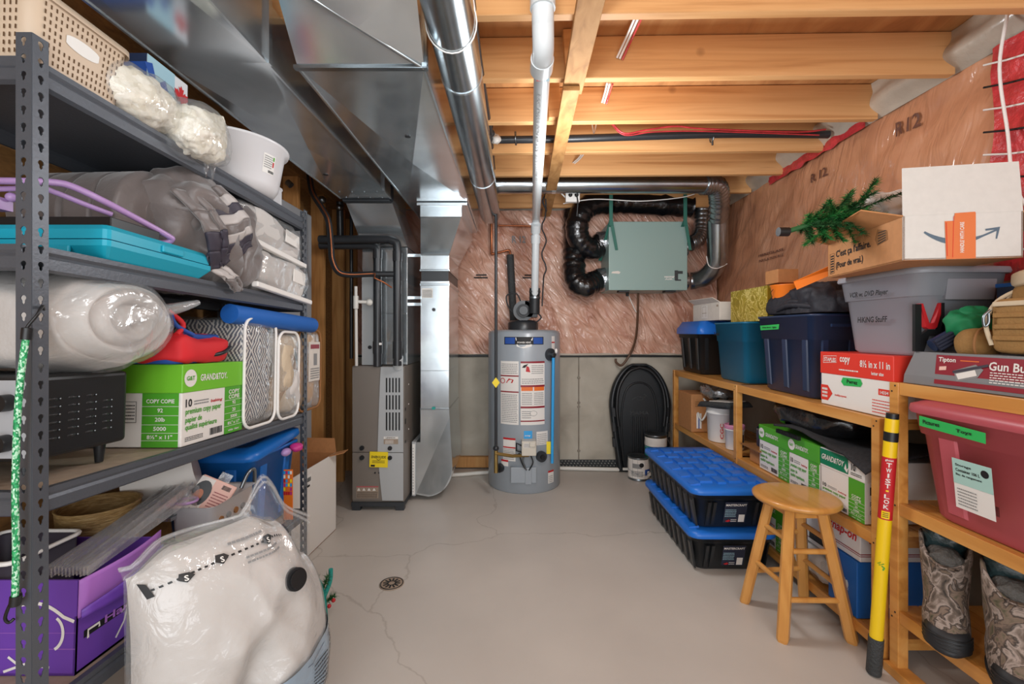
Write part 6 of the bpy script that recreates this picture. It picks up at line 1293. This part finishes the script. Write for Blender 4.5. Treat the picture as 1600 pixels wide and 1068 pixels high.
b = MB(); b.lathe([(.083, 0), (.085, .004), (.085, .10), (.087, .105), (.08, .108), (.075, .1)], 'navy', 32); b.build('can_body', t); b = MB(); b.lathe([(.0865, .098), (.0875, .104), (.083, .108)], 'steel', 32, cap0=False, cap1=False); b.build('metal_rim', t)
for i, (y, ln_, lab) in enumerate(((2.50, .285, 'green and white copy paper box farthest along the middle shelf'), (2.243, .23, 'green and white copy paper box in the middle of the row of three'))):
    t = carton('copy_paper_box', lab, 'box', (1.66, y, ZM), .40, ln_, .255, 'paper', 'green', .088); gt_print(t, .40, ln_, .255, .088, 'W', 'W', 'green', False)
t = carton('copy_paper_box', 'copy paper box with the dark green slanted lettering lid nearest the camera', 'box', (1.66, 1.985, ZM), .40, .262, .255, 'paper', 'paper', .085)
gt_print(t, .40, .262, .17, .0, 'W', 'W', 'green', False); 
for c in [g for ch in t.children for g in ch.children]:
    if c.name.startswith('lid_print'): bpy.data.objects.remove(c)
f = lifted(faces(.40, .262)['W'], .0035); b = MB(); rect(b, f, 0, .18, .175, .072, 'green_old'); txt(b, f, 'GRAND&TOY', .01, .205, .14, .026, 'paper', .003, slant=.25); poly(b, f, [(.155, .2), (.165, .225), (.17, .2), (.18, .21), (.172, .185)], 'paper', .003); txt(b, f, '10', .195, .205, .025, .03, 'ink', .003); lines(b, f, .19, .185, .06, .014, 2, 'ink')
f = lifted(faces(.40, .262)['S'], .0035); rect(b, f, .03, .185, .12, .062, 'green_old'); txt(b, f, 'A', .05, .195, .03, .045, 'paper', .003); f = faces(.4, .262)['S']; txt(b, f, '10', .02, .12, .035, .035, 'ink', .002); txt(b, f, 'premium copy', .02, .075, .13, .024, 'greytext', .002); txt(b, f, 'papier de', .02, .04, .09, .024, 'greytext', .002); b.build('lid_print', t)
t = thing('rubber_mat', 'black speckled rubber mat draped over the row of copy paper boxes', 'mat')
b = MB(); b.grid(lambda u, v: V(1.43+.40*v+.015*math.sin(u*5)-.02*max(0, u-.8), 2.45-.66*u, ZM+.276+.014*(1+math.sin(u*6.5+v*2))+.008*noise.noise(V(u*6, v*4, 2))-.16*max(0, u-.80)*(1-v)**3*2), 50, 20, 'mat_black'); b.build('mat_sheet', t, solid=.010)
b = MB()
for k in range(16): b.box(1.425, 1.44, 2.42-k*.012, 2.413-k*.012, ZM+.255, ZM+.275, 'black')
b.build('ribbed_edge', t)
t = thing('black_bag', 'shiny black plastic bag lying behind the rubber mat', 'bag', (1.64, 2.33, ZM+.335))
b = MB(); b.blob((0, 0, .02), .17, .27, .06, 'blackpoly', .7, .7, 60, 30, .03, 7, 3, True); b.build('bag_body', t)

# ---------------------------------------------------------------- bottom level of the long shelf
ZL = .102
t = carton('shoe_box', 'blue shoe box with white stripes on the bottom shelf behind the yellow bar', 'box', (1.64, 1.955, ZL), .40, .17, .235, 'bluebox', bevel=.003)
b = MB(); f = faces(.40, .17)['S']
for k in range(3): poly(b, f, [(.18+k*.03, 0), (.195+k*.03, 0), (.135+k*.03, .06), (.12+k*.03, .06)], 'paper')
f2 = Face((-.2, -.085, .235), (1, 0, 0), (0, 1, 0))
for k in range(3): poly(b, f2, [(.02, .05+k*.03), (.25, .02+k*.03), (.25, .03+k*.03), (.02, .062+k*.03)], 'paper')
f3 = faces(.40, .17)['W']
for s in (-1, 0, 1): b.add([f3.at(.10+s*.014+.009*math.cos(a)+.0*s, .12+.018*math.sin(a)-abs(s)*.005, .001) for a in (2*PI*k/12 for k in range(12))], [tuple(range(12))], 'paper')
for k in range(2): rect(b, f3, .078, .092+k*.006, .045, .003, 'paper', .001)
b.build('white_stripes', t)
t = carton('tool_carton', 'white carton with red slanted lettering standing on the blue shoe box', 'carton', (1.65, 1.965, ZL+.238), .40, .20, .135, 'snap')
b = MB()
for f, L_ in ((faces(.4, .20)['S'], .4), (faces(.4, .20)['W'], .20)):
    rect(b, f, 0, .03, L_, .004, 'maroon_label'); rect(b, f, 0, .022, L_, .003, 'maroon_label'); txt(b, f, 'snap-on', L_*.08, .065, L_*.8 if L_ < .3 else .16, .04, 'red', .002, slant=.2)
b.build('printed_sides', t)
t = carton('tool_carton', 'white carton with red lines standing on the clear bag', 'carton', (1.64, 2.21, ZL+.17), .36, .24, .15, 'snap')
b = MB(); f = faces(.36, .24)['W']; stroke(b, f, [(0, .08), (.06, .145)], .006, 'maroon_label'); stroke(b, f, [(.01, .07), (.08, .145)], .004, 'maroon_label'); rect(b, f, 0, .02, .24, .004, 'maroon_label'); rect(b, f, .13, .02, .1, .05, 'foam_dark'); lines(b, f, .02, .05, .09, .03, 2, 'greytext'); b.build('printed_side', t)
t = thing('clear_bag', 'clear bag of pale cloth on the bottom shelf beside the shoe box', 'bag', (1.62, 2.2, ZL))
b = MB(); b.blob((0, 0, .08), .17, .14, .075, 'fabric_white', .6, .5, 44, 26, .02, 8, 4, True); b.build('pale_cloth', t); b = MB(); b.blob((0, 0, .083), .18, .148, .08, 'film', .5, .4, 44, 26, .012, 10, 7); b.build('bag_film', t)
t = carton('copy_paper_box', 'green and white copy paper box low down behind the stacked black totes', 'box', (1.65, 2.50, ZL), .40, .24, .255, 'paper', 'green', .088); gt_print(t, .40, .24, .255, .088, 'W', 'W', 'green', False)

# ---------------------------------------------------------------- near shelf
t = tote('storage_tote', 'large maroon tote with a lid and green tape on the near shelf', (1.665, 1.36, .657), .47, .56, .375, 'maroon', 'maroon', .03, .86, ribs=2, rimh=.09, lip=.016, r=.06)
b = MB(); f = Face((-.219, .28, 0), (0, -1, 0), (-.02, 0, 1)); poly(b, f, [(.07, .315), (.29, .305), (.29, .338), (.07, .35)], 'tape_green', .012); txt(b, f, 'Pictures', .085, .325, .06, .014, 'ink', .014); txt(b, f, 'Toys', .20, .318, .05, .014, 'ink', .014); b.build('tape_label', t, label='green tape label')
b = MB(); f = Face((-.202, .28, 0), (0, -1, 0), (-.09, 0, 1)); rect(b, f, .19, .08, .12, .16, 'paper', .018); rect(b, f, .19, .16, .12, .08, 'mint', .0188); txt(b, f, 'Storage', .20, .215, .05, .010, 'ink', .0196); txt(b, f, 'Container 106 L', .20, .20, .075, .010, 'ink', .0196); txt(b, f, 'Bac de rangement', .20, .185, .08, .009, 'ink', .0196); lines(b, f, .2, .09, .06, .06, 6, 'greytext', .35, .0196); barcode(b, f, .285, .09, .02, .03); b.add([f.at(.29+.012*math.cos(a), .215+.012*math.sin(a), .0196) for a in (2*PI*k/16 for k in range(16))], [tuple(range(16))], 'ink'); b.build('product_sticker', t, label='white and mint product sticker')
def boot(lab, loc, rz):
    t = thing('camo_boot', lab, 'boot', loc, rz, 'camouflage boots')
    def sh(z, cy, L_, W_, sq=2.3):
        return [V(W_*math.copysign(abs(math.cos(a))**(2/sq), math.cos(a)), cy+L_*math.copysign(abs(math.sin(a))**(2/sq), math.sin(a)), z) for a in (2*PI*k/36 for k in range(36))]
    # toe towards -Y
    def wrk(rs, s): return [[p+V(.004*noise.noise(p*22+V(s, 0, 0)), .004*noise.noise(p*22+V(0, s, 0)), 0) for p in r] for r in rs]
    b = MB(); b.loft(wrk([sh(.012, -.01, .128, .056), sh(.05, -.008, .128, .062), sh(.08, .0, .116, .062), sh(.11, .012, .100, .060), (sh(.14, .024, .088, .060)), sh(.18, .03, .082, .062), sh(.24, .03, .084, .066), [p+V(0, 0, -.03*max(0, (.03-p.y)/.08)) for p in sh(.295, .03, .088, .069)], [p+V(0, 0, -.06*max(0, (.03-p.y)/.08)**1.2+.016*(abs(p.x)/.07)**2) for p in sh(.325, .03, .09, .071)], [p+V(0, 0, -.06*max(0, (.03-p.y)/.08)**1.2+.010*(abs(p.x)/.07)**2) for p in sh(.322, .03, .078, .060)], sh(.22, .03, .06, .045)], 3), 'camo', False, True); b.build('upper', t)
    b = MB(); b.loft([sh(0, -.012, .132, .056), sh(.005, -.012, .136, .062), sh(.016, -.012, .136, .063), sh(.019, -.012, .130, .059)], 'rubber'); b.build('sole', t)
    b = MB(); b.loft([[p for p in sh(.012, -.075, .070, .062)], sh(.045, -.075, .068, .062), sh(.066, -.070, .062, .056), sh(.074, -.066, .05, .045)], 'rubber'); tcap = b.build('toe_cap', t)
    for k in range(4): b = MB(); b.tube([V(.0625*math.cos(a), -.075-.069*abs(math.sin(a)), .022+k*.011) for a in (PI+PI*i/14 for i in range(15))], .0025, 'black', 6); b.build('toe_ridge', tcap)
    b = MB(); b.blob((0, .06, .325), .055, .045, .055, 'linerteal', .8, .8, 40, 24, .012, 14, 3, True); b.blob((.0, -.0, .275), .045, .04, .03, 'foil_dark', .8, .8, 36, 20, .012, 18, 5, True); b.build('lining', t, label='dark teal padded lining'); 
    b = MB(); b.tube(spl([(-.02, .09, .34), (0, .105, .37), (.02, .09, .34)], 5), .005, 'black', 8); b.build('pull_loop', t)
    t.scale = (.97, .95, .97); return t
m_('linerteal', '1c3336', .5, bump=.4, bscale=40, coat=.3); m_('foil_dark', '4d4a46', .6, bump=.6, bscale=50)
bt = boot('camouflage winter boot farther from the camera on the near bottom shelf', (1.50, 1.55, .251), -.72)
bt2 = dup(bt, (1.515, 1.35, .251), -.66, 'camouflage winter boot at the right edge of the picture, nearest the camera')
b = MB(); t = carton('white_carton', 'tall cream carton with small print behind the boots', 'carton', (1.84, 1.52, .251), .10, .16, .27, 'cream')
b = MB(); f = faces(.1, .16)['W']; txt(b, f, 'Rc', .06, .2, .04, .025, 'deck'); lines(b, f, .03, .1, .1, .07, 4, 'deck'); rect(b, f, .04, .06, .06, .02, 'greytext'); b.build('printed_side', t)
b = MB(); b.box(1.50, 1.80, 1.40, 1.62, .0005, .0025, 'paper'); tag(b.build('paper_sheet'), 'white sheet of paper on the floor under the near shelf', 'paper')

# ---------------------------------------------------------------- in front of the shelves
t = thing('pry_bar', 'yellow tubular bar with a red lettered sleeve leaning on the shelf post', 'bar')
A0 = V(1.372, 1.70, .005); A1 = V(1.423, 1.675, .995); dd = (A1-A0).normalized(); L_ = (A1-A0).length
def at(s): return A0+dd*(L_*s)
b = MB(); b.tube([at(.135), at(.98)], .0215, 'yellow_bar', 24); b.build('tube', t); b = MB(); b.tube([at(0), at(.005), at(.14)], [.022, .0245, .0245], 'foam_dark', 24); b.build('rubber_foot', t); b = MB(); b.tube([at(.965), at(1.0)], .0195, 'black', 20); b.tube([at(.895), at(.93)], .0225, 'black', 20); b.build('black_band', t, split=True)
b = MB(); b.tube([at(.60), at(.835)], .0222, 'red', 24); b.build('red_sleeve', t, label='red sleeve with white letters')
class BarF:
    seg = 6
    n1 = dd.cross(V(-1, -.9, 0)).normalized(); n2 = V(0, 0, 1)
    def at(s, a, c, l=.001):
        e1 = (V(-.62, -.78, 0)-dd*V(-.62, -.78, 0).dot(dd)).normalized(); e2 = dd.cross(e1); q = a/.0224
        return A0+dd*c+(e1*math.cos(q)+e2*math.sin(q))*(.0224+l)
b = MB(); B_ = BarF()
for k, ch in enumerate('TWIST-LOK'):
    if ch == '-': rect(b, B_, -.004, .800*L_-.0196*k+.006, .008, .006, 'yellow_bar', .0012); continue
    txt(b, B_, ch, -.0075 if ch != 'I' else -.0025, .800*L_-.0196*k, .015 if ch != 'I' else .005, .0155, "paper", .0014)
txt(b, B_, 'ghost', -.012, .82*L_, .024, .01, 'paper', .0014); rect(b, B_, -.012, .605*L_, .024, .028, 'yellow_bar', .0012); lines(b, B_, -.008, .61*L_, .016, .02, 3, 'ink', .4, .002); stroke(b, B_, [(-.012, .43*L_), (-.004, .44*L_), (-.008, .425*L_), (.006, .435*L_)], .003, 'green', .0014); stroke(b, B_, [(.0, .425*L_), (.008, .42*L_), (.004, .41*L_)], .005, 'green', .0014); b.build('lettering', t)

SC = V(1.285, 2.03, 0)
t = thing('wooden_stool', 'round topped wooden stool standing in front of the stacked totes', 'stool', SC, rz=.0)
b = MB(); b.lathe([(.12, .532), (.165, .536), (.175, .546), (.175, .556), (.168, .562), (.150, .5635), (.02, .562)], 'stoolwood', 48); b.build('seat', t)
legs = []
for ang in (142, 225, 312, 48):
    a = math.radians(ang); top = V(.098*math.cos(a), .098*math.sin(a), .535); bot = V(.208*math.cos(a), .208*math.sin(a), .0); legs.append((top, bot))
    b = MB(); u = V(-math.sin(a), math.cos(a), 0); v = V(math.cos(a), math.sin(a), 0)
    def sec(c, s): return [c+u*x*s+v*y*s for x, y in ((-.6, -1), (.6, -1), (1, -.6), (1, .6), (.6, 1), (-.6, 1), (-1, .6), (-1, -.6))]
    b.loft([sec(bot, .019), sec(bot+(top-bot)*.02, .022), sec(bot.lerp(top, .5), .023), sec(top, .021)], 'stoolwood', True, True, False); b.build('leg', t)
for i in range(4):
    a, c = legs[i], legs[(i+1) % 4]
    for f_ in ((.40, .74) if i % 2 == 0 else (.30, .66)):
        b = MB(); b.cyl(a[1].lerp(a[0], f_), c[1].lerp(c[0], f_), .0115, 'stoolwood', 14); b.build('stretcher', t)
    b = MB(); p, q_ = legs[i][0], legs[(i+1) % 4][0]; b.hexa([p+V(0, 0, -.05), q_+V(0, 0, -.05), q_*.93+V(0, 0, .535*.07-.05), p*.93+V(0, 0, .535*.07-.05)], [p, q_, q_*.93+V(0, 0, .535*.07), p*.93+V(0, 0, .535*.07)], 'stoolwood'); b.build('apron', t)

def mtote(lab, loc, rz):
    t = tote('storage_tote', lab, loc, .46, .87, .212, 'blackplastic', 'blue', .030, .88, rz, ribs=0, ltex=True, rimh=.04, lip=.016, r=.05, group=None)
    for sx in (-1, 1):
        for k in range(9):
            y = -.36+k*.09; b = MB(); b.hexa([(sx*.185, y-.022, .015), (sx*.185, y+.022, .015), (sx*.208, y+.022, .168), (sx*.208, y-.022, .168)], [(sx*.193, y-.016, .017), (sx*.193, y+.016, .017), (sx*.217, y+.016, .155), (sx*.217, y-.016, .155)], 'blackplastic'); b.build('rib', t)
    for x in (-.135, -.105, .12, .15): b = MB(); b.hexa([(x-.01, -.365, .015), (x+.01, -.365, .015), (x+.01, -.408, .155), (x-.01, -.408, .155)], [(x-.008, -.374, .018), (x+.008, -.374, .018), (x+.008, -.421, .155), (x-.008, -.421, .155)], 'blackplastic'); b.build('rib', t)
    b = MB(); f = Face((-.10, -.380, .02), (1, 0, 0), (0, -.27, 1)); rect(b, f, .045, .02, .12, .125, 'fabric_navy', .006); txt(b, f, 'MASTERCRAFT', .05, .122, .11, .013, 'paper', .008); lines(b, f, .05, .055, .06, .05, 5, 'lightblue', .4, .008, 5); rect(b, f, .125, .025, .032, .045, 'paper', .0076); barcode(b, f, .128, .028, .026, .034); poly(b, f, [(.055, .03), (.075, .04), (.085, .03), (.07, .024)], 'red', .008); lines(b, f, .085, .025, .03, .02, 2, 'paper', .4, .008); b.build('paper_label', t)
    return t
mtote('black tote with a ridged blue lid at the bottom of the stack on the floor', (1.188, 2.815, 0), -.008)
mtote('black tote with a ridged blue lid on top of the stack behind the stool', (1.185, 2.80, .2375), .006)

# sled and paint cans at the back
t = thing('sled', 'black moulded plastic sled standing upright against the concrete back wall', 'sled', (1.20, 4.20, 0), rx=-.06)
b = MB()
def out(z):  # half width of the outline at height z (0..1)
    return .285*(min(1, max(0, 1-((z-.60)/.41)**2)) ** .5) if z > .60 else .285-.075*((.60-z)/.6)**1.2
def sl(k, dz, dy, n=40):
    zs = [k*.02+(1.0-k*.045)*i/n for i in range(n+1)]; L_ = []
    for z in zs: L_.append((max(.001, out(min(1, z))-k*.05), z))
    pts = [V(-w_, dy, z*1.0+.0) for w_, z in L_]+[V(w_, dy, z*1.0) for w_, z in reversed(L_)]; return pts
b.loft([sl(0, 0, .0), sl(0, 0, -.045), sl(.25, 0, -.06), sl(.7, 0, -.06), sl(1.0, 0, -.03), sl(1.25, 0, -.012)], 'blackplastic', True, True); b.build('sled_shell', t)
b = MB()
for s in (-1, 1): b.tube(spl([(s*.21, -.062, .42), (s*.225, -.068, .6), (s*.20, -.068, .78), (s*.11, -.066, .92), (0, -.064, .965)], 8), .016, 'black', 10)
for x in (-.06, -.02, .02, .06): b.tube([(x, -.016, .08), (x, -.016, .50)], .008, 'black', 8)
b.tube(spl([(-.16, -.014, .1), (-.17, -.014, .5), (-.12, -.014, .75), (0, -.014, .82), (.12, -.014, .75), (.17, -.014, .5), (.16, -.014, .1)], 8), .009, 'black', 8); b.build('moulded_ridge', t, split=True)
b = MB()
for s in (-1, 1):
    for z in (.22, .36, .5): b.hexa([(s*.235, -.05, z), (s*.265, -.05, z+.01), (s*.27, -.05, z+.1), (s*.24, -.05, z+.09)], [(s*.238, -.068, z+.006), (s*.262, -.066, z+.014), (s*.266, -.066, z+.094), (s*.243, -.068, z+.084)], 'rubber')
b.build('grip_pad', t, split=True)
b = MB(); f = Face((-.15, -.0125, 0), (1, 0, 0), (0, 0, 1)); txt(b, f, 'MAMA', .06, .52, .18, .035, 'foam_dark', .002); stroke(b, f, [(.08, .66), (.13, .69), (.2, .68), (.22, .70), (.19, .71), (.2, .72)], .008, 'foam_dark', .003); stroke(b, f, [(.13, .68), (.14, .655), (.18, .66), (.19, .68)], .006, 'foam_dark', .003); b.build('moulded_lettering', t)
def can(lab, loc, r, h, body, lab_fn):
    t = thing('paint_can', lab, 'paint can', loc)
    b = MB(); b.lathe([(r-.002, 0), (r+.002, .002), (r, .006), (r, h-.012), (r+.004, h-.008), (r+.004, h-.002), (r-.008, h), (r-.012, h-.008)], 'steel', 36); b.build('can_body', t)
    b = MB(); lab_fn(b, Cyl((0, 0, 0), r)); b.build('can_label', t); b = MB(); b.lathe([(r-.012, h-.008), (r-.016, h-.002), (r-.02, h-.006), (.001, h-.006)], 'steel', 32, cap0=False); b.build('lid', t)
    b = MB(); b.tube(spl([(-r-.004, 0, h*.8), (-r-.012, -r*.6, h*.5), (0, -r-.018, h*.30), (r+.012, -r*.6, h*.5), (r+.004, 0, h*.8)], 7), .002, 'steel', 6); b.build('bail_handle', t); return t
def c1(b, K):
    K.seg = 24; rect(b, K, -.27, .02, .54, .165, 'paper'); rect(b, K, .03, .05, .08, .05, 'fabric_blue', .0016); rect(b, K, -.08, .11, .08, .04, 'greytext', .0016); lines(b, K, -.09, .04, .1, .05, 4, 'ink', .4, .002); b.blob(K.at(.0, .14, 0), .02, .005, .02, 'ink', nu=12, nv=8); b.blob(K.at(.06, .06, 0), .035, .004, .025, 'cream', nu=12, nv=8)
can('white labelled paint can standing in front on the floor before the sled', (1.125, 3.98, 0), .092, .20, 'paper', c1)
def c2(b, K): K.seg = 24; rect(b, K, -.27, .02, .54, .15, 'cream'); lines(b, K, -.06, .05, .12, .06, 4, 'greytext', .4, .0016)
can('cream paint can on the floor under the teal one', (1.325, 4.02, 0), .09, .185, 'cream', c2)
def c3(b, K): K.seg = 24; rect(b, K, -.27, .012, .54, .085, 'teal2'); rect(b, K, -.05, .03, .09, .05, 'navy', .0016); rect(b, K, -.27, .10, .54, .075, 'paper', .001)
can('teal and white paint can stacked on another can beside the sled', (1.29, 4.02, .187), .095, .20, 'teal2', c3)
# ================================================================ light and camera
def area(name, loc, rot, sx, sy, e, col=(1, 1, 1)):
    l = bpy.data.lights.new(name, 'AREA'); l.shape = 'RECTANGLE'; l.size = sx; l.size_y = sy; l.energy = e; l.color = col
    o = bpy.data.objects.new(name, l); C.objects.link(o); o.location = loc; o.rotation_euler = rot; return o
area('added_front_fill', (.1, -1.5, 1.35), (PI/2, 0, 0), 2.6, 2.0, 36, (.96, .98, 1))  # added fill light from behind the camera, no known doorway there
def point_light(name, loc, e, r=.06, col=(.96, .98, 1)):
    l = bpy.data.lights.new(name, 'POINT'); l.energy = e; l.shadow_soft_size = r; l.color = col
    o = bpy.data.objects.new(name, l); C.objects.link(o); o.location = loc; return o
point_light('ceiling_bulb', (.0, .75, 2.15), 11, .09)
point_light('added_midroom_fill', (.40, 2.25, 1.95), 25, .15)  # added fill light floating mid-room to brighten the back, no lamp hangs here
w = bpy.data.worlds.new('room_surround'); bpy.context.scene.world = w; w.use_nodes = True
w.node_tree.nodes['Background'].inputs[0].default_value = (.90, .95, 1, 1); w.node_tree.nodes['Background'].inputs[1].default_value = 1.0
cam = bpy.data.cameras.new('camera'); co = bpy.data.objects.new('camera', cam); C.objects.link(co)
co.location = (0, 0, 1.3); co.rotation_euler = (PI/2, 0, 0); cam.sensor_width = 36; cam.lens = 15.75; cam.shift_y = -16/1600; cam.clip_start = .02
sc = bpy.context.scene; sc.camera = co
vs = sc.view_settings; vs.view_transform = 'Standard'; vs.look = 'None'; vs.exposure = .5; vs.gamma = 1; vs.use_curve_mapping = False
